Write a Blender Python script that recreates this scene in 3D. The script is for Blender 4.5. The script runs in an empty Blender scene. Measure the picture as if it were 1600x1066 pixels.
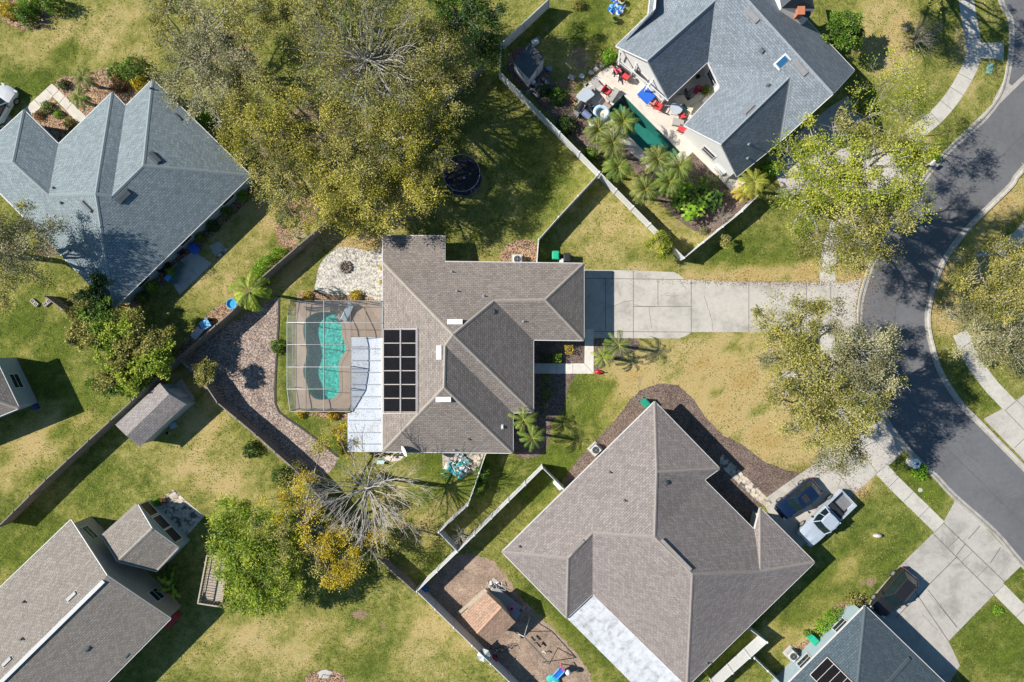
import bpy, bmesh, math, random
import numpy as np
from mathutils import Vector, Matrix, Euler
from mathutils.geometry import tessellate_polygon
R = math.radians
S = bpy.context.scene
COL = S.collection
H = 64.0            # height of the camera above the ground
K = 0.06            # metres on the ground per photo pixel

# ---------------------------------------------------------------- camera, sky, sun, exposure
cam = bpy.data.cameras.new('camera'); camo = bpy.data.objects.new('camera', cam); COL.objects.link(camo)
camo.location = (0, 0, H); camo.rotation_euler = (0, 0, 0)
cam.sensor_fit = 'HORIZONTAL'; cam.sensor_width = 36; cam.lens = 24; cam.clip_end = 2000; cam.clip_start = 0.5
S.camera = camo
SUN_EL = R(39.5); SHX, SHY = 1.0, -0.16      # direction in which shadows fall on the ground
_n = math.hypot(SHX, SHY); SHX /= _n; SHY /= _n
W = bpy.data.worlds.new('World'); S.world = W; W.use_nodes = True
wn = W.node_tree.nodes; wl = W.node_tree.links
sky = wn.new('ShaderNodeTexSky'); sky.sky_type = 'NISHITA'; sky.sun_disc = False
sky.sun_elevation = SUN_EL; sky.sun_rotation = math.atan2(-SHX, -SHY)
sky.air_density = 1.0; sky.dust_density = 0.6
bg = wn['Background']; bg.inputs[1].default_value = 0.062
tint = wn.new('ShaderNodeMix'); tint.data_type = 'RGBA'; tint.blend_type = 'MULTIPLY'; tint.inputs[0].default_value = 1
tint.inputs[7].default_value = (0.62, 0.96, 1.12, 1)      # the photograph's cool white balance in the open shade
wl.new(sky.outputs[0], tint.inputs[6]); wl.new(tint.outputs[2], bg.inputs[0])
sl = bpy.data.lights.new('sun', 'SUN'); sl.energy = 4.9; sl.angle = R(0.5); sl.color = (1.0, 0.95, 0.86)
so = bpy.data.objects.new('sun', sl); COL.objects.link(so)
dv = Vector((SHX*math.cos(SUN_EL), SHY*math.cos(SUN_EL), -math.sin(SUN_EL)))
so.rotation_euler = dv.to_track_quat('-Z', 'Y').to_euler(); so.location = (-60, 10, 80)
S.view_settings.view_transform = 'Standard'; S.view_settings.look = 'None'
S.view_settings.exposure = 0.55; S.view_settings.gamma = 1
S.cycles.max_bounces = 6; S.cycles.diffuse_bounces = 3; S.cycles.glossy_bounces = 2
S.cycles.transmission_bounces = 4; S.cycles.transparent_max_bounces = 12
S.cycles.caustics_reflective = False; S.cycles.caustics_refractive = False

def P(px, py, h=0.0):
    """the point at height h that the photo shows at pixel (px, py)"""
    s = K*(H-h)/H
    return Vector(((px-800)*s, (533-py)*s, h))

# ---------------------------------------------------------------- materials
MATS = {}
def nodes_of(name):
    m = bpy.data.materials.new(name); m.use_nodes = True
    nt = m.node_tree; return m, nt.nodes, nt.links, nt.nodes['Principled BSDF']
def N(ns, t, **kw):
    n = ns.new(t)
    for k, v in kw.items(): setattr(n, k, v)
    return n
def ramp(ns, stops):
    r = ns.new('ShaderNodeValToRGB'); e = r.color_ramp.elements
    while len(e) < len(stops): e.new(0.5)
    for i, (p, c) in enumerate(stops):
        e[i].position = p; e[i].color = (*c, 1) if len(c) == 3 else c
    return r
def noise(ns, ls, vec, scale, detail=4, rough=0.6, dist=0.0):
    n = ns.new('ShaderNodeTexNoise'); n.inputs['Scale'].default_value = scale
    n.inputs['Detail'].default_value = detail; n.inputs['Roughness'].default_value = rough
    n.inputs['Distortion'].default_value = dist
    if vec is not None: ls.new(vec, n.inputs['Vector'])
    return n.outputs['Fac']
def mixc(ns, ls, fac, a, b, mode='MIX'):
    m = ns.new('ShaderNodeMix'); m.data_type = 'RGBA'; m.blend_type = mode
    for s, v in ((m.inputs[0], fac), (m.inputs[6], a), (m.inputs[7], b)):
        if isinstance(v, (int, float)): s.default_value = v
        elif isinstance(v, tuple): s.default_value = (*v, 1)
        else: ls.new(v, s)
    return m.outputs[2]
def math_(ns, ls, op, a, b=0.0, clamp=False):
    m = ns.new('ShaderNodeMath'); m.operation = op; m.use_clamp = clamp
    for s, v in ((m.inputs[0], a), (m.inputs[1], b)):
        if isinstance(v, (int, float)): s.default_value = v
        else: ls.new(v, s)
    return m.outputs[0]
def bump(ns, ls, bs, h, strength=0.3, dist=0.02):
    b = ns.new('ShaderNodeBump'); b.inputs['Strength'].default_value = strength; b.inputs['Distance'].default_value = dist
    ls.new(h, b.inputs['Height']); ls.new(b.outputs[0], bs.inputs['Normal'])
def srgb(r, g, b):
    f = lambda c: (c/255/12.92) if c/255 <= 0.04045 else ((c/255+0.055)/1.055)**2.4
    return (f(r), f(g), f(b))
def plain(name, col, rough=0.6, var=0.18, scale=3.0, metal=0.0, bmp=0.15, fine=40):
    """a real-world surface: base colour with worn, blotchy variation and fine bump"""
    if name in MATS: return MATS[name]
    m, ns, ls, bs = nodes_of(name)
    tc = ns.new('ShaderNodeTexCoord').outputs['Object']
    a = noise(ns, ls, tc, scale, 5, 0.65); b = noise(ns, ls, tc, fine, 3, 0.6)
    f = math_(ns, ls, 'ADD', math_(ns, ls, 'MULTIPLY', a, 0.7), math_(ns, ls, 'MULTIPLY', b, 0.3))
    rp = ramp(ns, [(0.3, tuple(c*(1-var) for c in col)), (0.7, tuple(min(1, c*(1+var)) for c in col))])
    ls.new(f, rp.inputs[0]); ls.new(rp.outputs[0], bs.inputs['Base Color'])
    bs.inputs['Roughness'].default_value = rough; bs.inputs['Metallic'].default_value = metal
    if bmp: bump(ns, ls, bs, b, bmp, 0.01)
    MATS[name] = m; return m

def shingles(name, col, streak=0.18, bright=1.0):
    m, ns, ls, bs = nodes_of(name)
    uv = ns.new('ShaderNodeUVMap').outputs[0]
    obj = ns.new('ShaderNodeTexCoord').outputs['Object']
    br = ns.new('ShaderNodeTexBrick'); ls.new(uv, br.inputs['Vector'])
    br.inputs['Scale'].default_value = 1.0; br.inputs['Brick Width'].default_value = 0.36; br.inputs['Row Height'].default_value = 0.19
    br.inputs['Mortar Size'].default_value = 0.012; br.inputs['Mortar Smooth'].default_value = 0.3
    br.inputs['Bias'].default_value = 0.0; br.offset = 0.5; br.squash = 1.0
    br.inputs['Color1'].default_value = (*[c*0.85 for c in col], 1)
    br.inputs['Color2'].default_value = (*[min(1, c*1.15) for c in col], 1)
    br.inputs['Mortar'].default_value = (*[c*0.42 for c in col], 1)
    mp = ns.new('ShaderNodeMapping'); mp.inputs['Scale'].default_value = (1.6, 0.8, 1); ls.new(uv, mp.inputs[0])
    st = noise(ns, ls, mp.outputs[0], 0.55, 5, 0.7)
    big = noise(ns, ls, obj, 0.28, 4, 0.6)
    fin = noise(ns, ls, obj, 9.0, 5, 0.9)
    f = math_(ns, ls, 'ADD', math_(ns, ls, 'MULTIPLY', st, 0.5), math_(ns, ls, 'MULTIPLY', big, 0.5))
    rp = ramp(ns, [(0.3, (1-streak*.8,)*3), (0.7, (1+streak*0.5,)*3)]); ls.new(f, rp.inputs[0])
    rf = ramp(ns, [(0.38, (0.70,)*3), (0.62, (1.28,)*3)]); ls.new(fin, rf.inputs[0])
    c = mixc(ns, ls, 1.0, br.outputs['Color'], rp.outputs[0], 'MULTIPLY')
    c = mixc(ns, ls, 1.0, c, rf.outputs[0], 'MULTIPLY')
    ls.new(c, bs.inputs['Base Color']); bs.inputs['Roughness'].default_value = 0.9
    bs.inputs['Specular IOR Level'].default_value = 0.2
    hh = math_(ns, ls, 'ADD', br.outputs['Fac'], math_(ns, ls, 'MULTIPLY', fin, -0.6))
    b = ns.new('ShaderNodeBump'); b.invert = True; b.inputs['Strength'].default_value = 0.5; b.inputs['Distance'].default_value = 0.02
    ls.new(hh, b.inputs['Height']); ls.new(b.outputs[0], bs.inputs['Normal'])
    MATS[name] = m; return m

def concrete(name, col, stain=0.25, scale=0.5):
    m, ns, ls, bs = nodes_of(name)
    tc = ns.new('ShaderNodeTexCoord').outputs['Object']
    a = noise(ns, ls, tc, scale, 7, 0.68, 0.4); b = noise(ns, ls, tc, 14, 4, 0.7); c3 = noise(ns, ls, tc, 2.2, 5, 0.75)
    r1 = ramp(ns, [(0.3, tuple(x*(1-stain) for x in col)), (0.5, col), (0.72, tuple(x*1.12 for x in col))]); ls.new(a, r1.inputs[0])
    r2 = ramp(ns, [(0.25, (0.82,)*3), (0.55, (1,)*3)]); ls.new(c3, r2.inputs[0])
    r3 = ramp(ns, [(0.3, (0.86,)*3), (0.7, (1.08,)*3)]); ls.new(b, r3.inputs[0])
    c = mixc(ns, ls, 1.0, r1.outputs[0], r2.outputs[0], 'MULTIPLY'); c = mixc(ns, ls, 1.0, c, r3.outputs[0], 'MULTIPLY')
    ls.new(c, bs.inputs['Base Color']); bs.inputs['Roughness'].default_value = 0.88; bump(ns, ls, bs, b, 0.25, 0.01)
    MATS[name] = m; return m

def stones(name, cols, size, gap=0.3, gapcol=(0.05, 0.045, 0.04), b_=0.8, dist=0.03, patch=0.35):
    """pebbles, wood chips or pavers: one colour per cell, dark in the gaps between"""
    m, ns, ls, bs = nodes_of(name)
    tc = ns.new('ShaderNodeTexCoord').outputs['Object']
    v = ns.new('ShaderNodeTexVoronoi'); v.inputs['Scale'].default_value = 1/size; ls.new(tc, v.inputs['Vector'])
    sep = ns.new('ShaderNodeSeparateColor'); ls.new(v.outputs['Color'], sep.inputs[0])
    k = len(cols); rp = ramp(ns, [((i+0.5)/k, c) for i, c in enumerate(cols)]); ls.new(sep.outputs[0], rp.inputs[0])
    g = ramp(ns, [(gap, (0, 0, 0)), (min(1, gap+0.25), (1, 1, 1))]); ls.new(v.outputs['Distance'], g.inputs[0])
    c = mixc(ns, ls, g.outputs[0], rp.outputs[0], gapcol)
    bigr = ramp(ns, [(0.3, (1-patch,)*3), (0.7, (1+patch*0.6,)*3)]); ls.new(noise(ns, ls, tc, 0.7, 6, 0.7), bigr.inputs[0])
    c = mixc(ns, ls, 1.0, c, bigr.outputs[0], 'MULTIPLY')
    ls.new(c, bs.inputs['Base Color']); bs.inputs['Roughness'].default_value = 0.95
    b = ns.new('ShaderNodeBump'); b.invert = True; b.inputs['Strength'].default_value = b_; b.inputs['Distance'].default_value = dist
    ls.new(v.outputs['Distance'], b.inputs['Height']); ls.new(b.outputs[0], bs.inputs['Normal'])
    MATS[name] = m; return m

def grass_mat():
    m, ns, ls, bs = nodes_of('lawn grass')
    tc = ns.new('ShaderNodeTexCoord').outputs['Object']
    at = {}
    for k in ('dry', 'dirt', 'lush'):
        a = ns.new('ShaderNodeAttribute'); a.attribute_name = k; at[k] = a.outputs['Fac']
    n1 = noise(ns, ls, tc, 0.22, 6, 0.68, 0.6); n2 = noise(ns, ls, tc, 1.3, 6, 0.75, 0.4); n3 = noise(ns, ls, tc, 7.0, 5, 0.8); n4 = noise(ns, ls, tc, 28, 3, 0.75)
    base = ramp(ns, [(0.0, srgb(56, 70, 28)), (0.3, srgb(98, 108, 48)), (0.5, srgb(134, 134, 68)), (0.7, srgb(164, 154, 94)), (1.0, srgb(198, 178, 130))])
    f = math_(ns, ls, 'ADD', math_(ns, ls, 'MULTIPLY', n1, 0.34), math_(ns, ls, 'MULTIPLY', n2, 0.42))
    f = math_(ns, ls, 'ADD', f, math_(ns, ls, 'MULTIPLY', n3, 0.42))
    f = math_(ns, ls, 'ADD', f, math_(ns, ls, 'MULTIPLY', n4, 0.22)); f = math_(ns, ls, 'SUBTRACT', f, 0.24)
    f = math_(ns, ls, 'ADD', f, math_(ns, ls, 'MULTIPLY', at['dry'], 0.34))
    f = math_(ns, ls, 'SUBTRACT', f, math_(ns, ls, 'MULTIPLY', at['lush'], 0.26))
    f = math_(ns, ls, 'MULTIPLY_ADD', f, 3.0)
    f.node.inputs[2].default_value = -0.85
    ls.new(f, base.inputs[0]); c = base.outputs[0]
    lush = ramp(ns, [(0.36, srgb(74, 98, 30)), (0.64, srgb(156, 166, 70))]); ls.new(math_(ns, ls, 'ADD', math_(ns, ls, 'MULTIPLY', n3, 0.6), math_(ns, ls, 'MULTIPLY', n4, 0.4)), lush.inputs[0])
    fl = math_(ns, ls, 'MULTIPLY', at['lush'], math_(ns, ls, 'MULTIPLY', n2, 1.5), True)
    c = mixc(ns, ls, fl, c, lush.outputs[0])
    gold = ramp(ns, [(0.36, srgb(132, 108, 56)), (0.5, srgb(180, 150, 90)), (0.64, srgb(214, 188, 130))]); ls.new(math_(ns, ls, 'ADD', math_(ns, ls, 'MULTIPLY', n3, 0.6), math_(ns, ls, 'MULTIPLY', n4, 0.4)), gold.inputs[0])
    fd = math_(ns, ls, 'MULTIPLY', at['dry'], math_(ns, ls, 'MULTIPLY', n2, 1.7), True)
    c = mixc(ns, ls, math_(ns, ls, 'MULTIPLY', fd, 0.8), c, gold.outputs[0])
    dirt = ramp(ns, [(0.3, srgb(120, 96, 78)), (0.7, srgb(182, 158, 132))]); ls.new(math_(ns, ls, 'ADD', math_(ns, ls, 'MULTIPLY', n3, 0.5), math_(ns, ls, 'MULTIPLY', n4, 0.5)), dirt.inputs[0])
    dd = math_(ns, ls, 'ADD', at['dirt'], math_(ns, ls, 'MULTIPLY', math_(ns, ls, 'SUBTRACT', n2, 0.5), 1.6))
    dr = ramp(ns, [(0.45, (0, 0, 0)), (0.62, (1, 1, 1))]); ls.new(dd, dr.inputs[0])
    gate = math_(ns, ls, 'MULTIPLY', at['dirt'], 4.0, True)
    c = mixc(ns, ls, math_(ns, ls, 'MULTIPLY', dr.outputs[0], gate), c, dirt.outputs[0])
    ls.new(c, bs.inputs['Base Color']); bs.inputs['Roughness'].default_value = 1.0; bs.inputs['Specular IOR Level'].default_value = 0.05
    hh = math_(ns, ls, 'ADD', math_(ns, ls, 'MULTIPLY', n3, 1.0), math_(ns, ls, 'MULTIPLY', n4, 0.45))
    bump(ns, ls, bs, hh, 0.8, 0.10)
    return m

def leafmat(name, a, b, c, rough=0.55, trans=0.25):
    """leaves: the colour of each leaf comes from its own 'tint' (leaf tone; tree ramps also hold sunlit clumps and shaded gaps)"""
    m, ns, ls, bs = nodes_of(name)
    at = ns.new('ShaderNodeAttribute'); at.attribute_name = 'tint'
    rp = ramp(ns, [(0.0, a), (0.5, b), (1.0, c)]); ls.new(at.outputs['Fac'], rp.inputs[0])
    ls.new(rp.outputs[0], bs.inputs['Base Color']); bs.inputs['Roughness'].default_value = rough
    bs.inputs['Specular IOR Level'].default_value = 0.3
    tr = ns.new('ShaderNodeBsdfTranslucent'); ls.new(rp.outputs[0], tr.inputs[0])
    mx = ns.new('ShaderNodeMixShader'); mx.inputs[0].default_value = trans
    out = [n for n in ns if n.type == 'OUTPUT_MATERIAL'][0]
    ls.new(bs.outputs[0], mx.inputs[1]); ls.new(tr.outputs[0], mx.inputs[2]); ls.new(mx.outputs[0], out.inputs[0])
    return m

def water(name, tint, glossw=(0.9, 0.95, 1), rip=3.0, strength=0.12):
    m, ns, ls, bs = nodes_of(name)
    ns.remove(bs); out = [n for n in ns if n.type == 'OUTPUT_MATERIAL'][0]
    tc = ns.new('ShaderNodeTexCoord').outputs['Object']
    t = ns.new('ShaderNodeBsdfTransparent'); t.inputs[0].default_value = (*tint, 1)
    g = ns.new('ShaderNodeBsdfGlossy'); g.inputs['Roughness'].default_value = 0.06; g.inputs[0].default_value = (*glossw, 1)
    b = ns.new('ShaderNodeBump'); b.inputs['Strength'].default_value = strength; b.inputs['Distance'].default_value = 0.05
    ls.new(noise(ns, ls, tc, rip, 4, 0.6, 0.5), b.inputs['Height'])
    lw = ns.new('ShaderNodeLayerWeight'); ls.new(b.outputs[0], g.inputs['Normal'])
    fac = math_(ns, ls, 'ADD', math_(ns, ls, 'MULTIPLY', math_(ns, ls, 'POWER', lw.outputs['Facing'], 5.0), 0.6), 0.035)
    mx = ns.new('ShaderNodeMixShader'); ls.new(fac, mx.inputs[0]); ls.new(t.outputs[0], mx.inputs[1]); ls.new(g.outputs[0], mx.inputs[2])
    ls.new(mx.outputs[0], out.inputs[0]); return m

def screenmat(name, col, cover):
    """insect screen: a woven mesh too fine to draw thread by thread, so part of the light goes through"""
    m, ns, ls, bs = nodes_of(name)
    bs.inputs['Base Color'].default_value = (*col, 1); bs.inputs['Roughness'].default_value = 0.6
    t = ns.new('ShaderNodeBsdfTransparent'); mx = ns.new('ShaderNodeMixShader'); mx.inputs[0].default_value = cover
    out = [n for n in ns if n.type == 'OUTPUT_MATERIAL'][0]
    ls.new(t.outputs[0], mx.inputs[1]); ls.new(bs.outputs[0], mx.inputs[2]); ls.new(mx.outputs[0], out.inputs[0]); return m
def glassy(name, col, rough=0.08):
    m, ns, ls, bs = nodes_of(name); bs.inputs['Base Color'].default_value = (*col, 1)
    bs.inputs['Roughness'].default_value = rough; bs.inputs['Specular IOR Level'].default_value = 0.8; MATS[name] = m; return m
def carpaint(name, col, metal=0.5):
    m, ns, ls, bs = nodes_of(name); tc = ns.new('ShaderNodeTexCoord').outputs['Object']
    rp = ramp(ns, [(0.3, tuple(c*0.9 for c in col)), (0.7, tuple(min(1, c*1.1) for c in col))]); ls.new(noise(ns, ls, tc, 2, 5), rp.inputs[0])
    ls.new(rp.outputs[0], bs.inputs['Base Color']); bs.inputs['Metallic'].default_value = metal; bs.inputs['Roughness'].default_value = 0.32
    bs.inputs['Coat Weight'].default_value = 0.8; bs.inputs['Coat Roughness'].default_value = 0.06; return m

WHITE = plain('white vinyl', (0.62, 0.62, 0.62), 0.5, 0.08)
TRIM = plain('white trim paint', (0.58, 0.57, 0.56), 0.5, 0.08)
DARK = plain('black plastic', (0.022, 0.022, 0.025), 0.5, 0.3)
METAL = plain('galvanised metal', (0.42, 0.43, 0.44), 0.4, 0.2, metal=0.6)
GLASS = glassy('window glass', (0.02, 0.03, 0.04))
WOOD = plain('weathered fence wood', (0.22, 0.19, 0.165), 0.9, 0.45, 5.0, fine=24)
WOODL = plain('pale weathered wood', (0.42, 0.35, 0.28), 0.85, 0.3, 6.0)
STUCCO = plain('cream stucco', (0.55, 0.50, 0.42), 0.9, 0.1)
RED = plain('faded red fabric', (0.62, 0.05, 0.055), 0.8, 0.2)
BLUE = plain('blue plastic', (0.02, 0.12, 0.55), 0.4, 0.15)
SKYBLUE = plain('pale blue plastic', (0.12, 0.42, 0.75), 0.4, 0.15)
GREEN = plain('green bin plastic', (0.015, 0.26, 0.17), 0.45, 0.15)
TEAL = plain('teal plastic', (0.05, 0.45, 0.42), 0.5, 0.2)
PINK = plain('pink plastic', (0.75, 0.10, 0.35), 0.5, 0.15)
TERRA = plain('terracotta', (0.45, 0.17, 0.09), 0.9, 0.2)
CHROME = plain('chromed steel', (0.7, 0.7, 0.7), 0.2, 0.1, metal=0.9)
RUBBER = plain('tyre rubber', (0.02, 0.02, 0.02), 0.85, 0.3)

# ---------------------------------------------------------------- mesh helpers
ORG = {}
def tag(o, label=None, cat=None, group=None, kind=None):
    if label: o['label'] = label
    if cat: o['category'] = cat
    if group: o['group'] = group
    if kind: o['kind'] = kind
    return o
def empty(name, label, cat, loc, group=None, rz=0.0):
    o = bpy.data.objects.new(name, None); COL.objects.link(o); o.location = loc; o.rotation_euler = (0, 0, rz)
    o.empty_display_size = 0.3
    ORG[o.name] = Vector(loc) if rz == 0.0 and name not in LOCAL else Vector((0, 0, 0))
    return tag(o, label, cat, group)
LOCAL = set()
class MB:
    def __init__(s): s.v = []; s.f = []; s.mi = []; s.uv = None; s.m = 0; s.M = None
    def add(s, vs, fs, m=None):
        n = len(s.v)
        for v in vs:
            v = Vector(v); s.v.append(s.M @ v if s.M is not None else v)
        for f in fs: s.f.append([n+i for i in f]); s.mi.append(s.m if m is None else m)
        return s
    def box(s, c, d, rz=0.0, rot=None, m=None, taper=1.0):
        hx, hy, hz = d[0]/2, d[1]/2, d[2]/2
        vs = [(x*hx*(taper if z > 0 else 1), y*hy*(taper if z > 0 else 1), z*hz) for z in (-1, 1) for y in (-1, 1) for x in (-1, 1)]
        Rm = rot if rot is not None else Matrix.Rotation(rz, 3, 'Z')
        return s.add([Vector(c)+Rm @ Vector(v) for v in vs], [(0, 2, 3, 1), (4, 5, 7, 6), (0, 1, 5, 4), (2, 6, 7, 3), (0, 4, 6, 2), (1, 3, 7, 5)], m)
    def beam(s, a, b, w, t, m=None, up=None):
        a, b = Vector(a), Vector(b); d = b-a; L = d.length
        if L < 1e-6: return s
        x = d/L; up = Vector(up) if up else Vector((0, 0, 1))
        y = up.cross(x)
        if y.length < 1e-4: y = Vector((0, 1, 0)).cross(x)
        y.normalize(); z = x.cross(y)
        Rm = Matrix((x, y, z)).transposed()
        return s.box((a+b)/2, (L, w, t), rot=Rm, m=m)
    def tube(s, pts, rad, n=6, cap=True, m=None):
        pts = [Vector(p) for p in pts]
        if isinstance(rad, (int, float)): rad = [rad]*len(pts)
        vs = []; fs = []; ref = Vector((0.13, 0.31, 0.94))
        for i, p in enumerate(pts):
            d = (pts[min(i+1, len(pts)-1)]-pts[max(i-1, 0)])
            d = d.normalized() if d.length > 1e-9 else Vector((0, 0, 1))
            u = d.cross(ref)
            if u.length < 0.05: u = d.cross(Vector((1, 0, 0)))
            u.normalize(); w = d.cross(u)
            for k in range(n):
                a = 2*math.pi*k/n; vs.append(p+rad[i]*(math.cos(a)*u+math.sin(a)*w))
        for i in range(len(pts)-1):
            for k in range(n):
                k2 = (k+1) % n; fs.append((i*n+k, i*n+k2, (i+1)*n+k2, (i+1)*n+k))
        if cap: fs.append(tuple(range(n))[::-1]); fs.append(tuple((len(pts)-1)*n+k for k in range(n)))
        return s.add(vs, fs, m)
    def lathe(s, c, prof, n=20, m=None, sx=1.0, sy=1.0):
        vs = []; fs = []; c = Vector(c)
        for (r, z) in prof:
            for k in range(n):
                a = 2*math.pi*k/n; vs.append(c+Vector((r*math.cos(a)*sx, r*math.sin(a)*sy, z)))
        for i in range(len(prof)-1):
            for k in range(n):
                k2 = (k+1) % n; fs.append((i*n+k, i*n+k2, (i+1)*n+k2, (i+1)*n+k))
        fs.append(tuple(range(n))[::-1]); fs.append(tuple((len(prof)-1)*n+k for k in range(n)))
        return s.add(vs, fs, m)
    def prism(s, poly, z0, z1, m=None):
        """poly: list of xy (counter-clockwise or not)"""
        poly = [Vector((p[0], p[1], 0)) for p in poly]
        ar = sum(poly[i].x*poly[(i+1) % len(poly)].y-poly[(i+1) % len(poly)].x*poly[i].y for i in range(len(poly)))
        if ar < 0: poly = poly[::-1]
        n = len(poly)
        vs = [(p.x, p.y, z0) for p in poly]+[(p.x, p.y, z1) for p in poly]
        fs = [tuple(range(n))[::-1], tuple(range(n, 2*n))]+[(i, (i+1) % n, n+(i+1) % n, n+i) for i in range(n)]
        return s.add(vs, fs, m)
    def ball(s, c, r, n=10, k=6, m=None, jit=0.0, rnd=random):
        c = Vector(c); r = Vector(r) if not isinstance(r, (int, float)) else Vector((r, r, r)); vs = []; fs = []
        for i in range(k+1):
            t = math.pi*i/k
            for j in range(n):
                a = 2*math.pi*j/n; q = 1+rnd.uniform(-jit, jit)
                vs.append(c+Vector((r.x*math.sin(t)*math.cos(a)*q, r.y*math.sin(t)*math.sin(a)*q, r.z*math.cos(t)*q)))
        for i in range(k):
            for j in range(n):
                j2 = (j+1) % n; fs.append((i*n+j, (i+1)*n+j, (i+1)*n+j2, i*n+j2))
        return s.add(vs, fs, m)
    def build(s, name, mat, parent=None, smooth=False, bevel=0.0, uvs=None):
        org = ORG.get(parent.name, Vector((0, 0, 0))) if parent is not None else Vector((0, 0, 0))
        if parent is None and s.v:      # a thing that is one mesh: its origin at its base
            xs = [v.x for v in s.v]; ys = [v.y for v in s.v]; zs = [v.z for v in s.v]
            org = Vector(((min(xs)+max(xs))/2, (min(ys)+max(ys))/2, min(zs)))
            if name in ATZERO: org = Vector((0, 0, 0))
        me = bpy.data.meshes.new(name); me.from_pydata([tuple(v-org) for v in s.v], [], s.f)
        mats = mat if isinstance(mat, (list, tuple)) else [mat]
        for mm in mats: me.materials.append(mm)
        if len(mats) > 1: me.polygons.foreach_set('material_index', s.mi)
        if smooth: me.polygons.foreach_set('use_smooth', [True]*len(me.polygons))
        if uvs: 
            l = me.uv_layers.new(name='UVMap'); l.data.foreach_set('uv', [c for f in uvs for u in f for c in u])
        me.update(); o = bpy.data.objects.new(name, me); COL.objects.link(o)
        if parent is not None: o.parent = parent; ORG[o.name] = org
        else: o.location = org; ORG[o.name] = org
        if bevel:
            b = o.modifiers.new('bevel', 'BEVEL'); b.width = bevel; b.segments = 2; b.limit_method = 'ANGLE'
        return o
ATZERO = set()
def copy_tree(o, loc=None, rz=None, label=None, parent=None, scale=None):
    c = o.copy(); COL.objects.link(c)
    if parent is not None: c.parent = parent
    if loc is not None: c.location = loc
    if rz is not None: c.rotation_euler = (0, 0, rz)
    if label: c['label'] = label
    if scale: c.scale = scale if not isinstance(scale, (int, float)) else (scale,)*3
    for ch in list(o.children): copy_tree(ch, parent=c)
    return c

def smooth_poly(pts, closed=True, sub=5):
    out = []; n = len(pts)
    for i in range(n if closed else n-1):
        p0 = pts[(i-1) % n] if closed or i > 0 else pts[i]; p1 = pts[i]; p2 = pts[(i+1) % n]; p3 = pts[(i+2) % n] if closed or i+2 < n else p2
        for k in range(sub):
            t = k/sub
            out.append(tuple(0.5*((2*p1[j])+(-p0[j]+p2[j])*t+(2*p0[j]-5*p1[j]+4*p2[j]-p3[j])*t*t+(-p0[j]+3*p1[j]-3*p2[j]+p3[j])*t**3) for j in (0, 1)))
    if not closed: out.append(tuple(pts[-1]))
    return out
def rough_edge(pts, step=6.0, amp=1.2, seed=1):
    r = random.Random(seed); out = []
    for i in range(len(pts)):
        a = pts[i]; b = pts[(i+1) % len(pts)]; L = math.dist(a, b); n = max(1, int(L/step))
        for k in range(n):
            t = k/n; out.append((a[0]+(b[0]-a[0])*t+r.uniform(-amp, amp), a[1]+(b[1]-a[1])*t+r.uniform(-amp, amp)))
    return out
SHEETS = []
def sheet(name, pxs, z, mat, holes=(), thick=0.0, parent=None, kind='structure', label=None):
    """a flat layer on the ground traced in photo pixels"""
    SHEETS.append(list(pxs))
    loops = [[P(x, y, 0) for x, y in pxs]]+[[P(x, y, 0) for x, y in h] for h in holes]
    flat = [p for l in loops for p in l]
    tris = tessellate_polygon(loops)
    mb = MB(); vs = [(p.x, p.y, z) for p in flat]
    fs = []
    for t in tris:
        a, b, c = (flat[i] for i in t)
        fs.append(tuple(t) if (b-a).cross(c-a).z > 0 else tuple(t)[::-1])
    mb.add(vs, fs)
    if thick:
        for l in loops:
            n = len(l); ar = sum(l[i].x*l[(i+1) % n].y-l[(i+1) % n].x*l[i].y for i in range(n)); l2 = l if ar > 0 else l[::-1]
            if l is not loops[0]: l2 = l2[::-1]
            for i in range(n):
                a, b = l2[i], l2[(i+1) % n]
                mb.add([(a.x, a.y, z-thick), (b.x, b.y, z-thick), (b.x, b.y, z), (a.x, a.y, z)], [(0, 1, 2, 3)])
    if parent is None: ATZERO.add(name)
    o = mb.build(name, mat, parent)
    if kind: o['kind'] = kind
    if label: o['label'] = label
    return o
def strips(name, segs, z, w, mat, parent=None, jit=0.0, seed=3):
    """joints or cracks: thin flat lines; segs are pixel polylines"""
    mb = MB(); r = random.Random(seed)
    for sg in segs:
        pts = [P(*p) for p in sg]
        if jit:
            q = []
            for i in range(len(pts)-1):
                n = max(1, int((pts[i+1]-pts[i]).length/0.3))
                for k in range(n): q.append(pts[i].lerp(pts[i+1], k/n)+Vector((r.uniform(-jit, jit), r.uniform(-jit, jit), 0)))
            pts = q+[pts[-1]]
        L = []; Rr = []
        for i, p in enumerate(pts):
            d = (pts[min(i+1, len(pts)-1)]-pts[max(i-1, 0)]).normalized(); nn = Vector((-d.y, d.x, 0))*w/2
            L.append((p+nn)); Rr.append((p-nn))
        for i in range(len(pts)-1):
            mb.add([(v.x, v.y, z) for v in (Rr[i], Rr[i+1], L[i+1], L[i])], [(0, 1, 2, 3)])
    if parent is None: ATZERO.add(name)
    o = mb.build(name, mat, parent)
    if parent is None: o['kind'] = 'structure'
    return o
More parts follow.
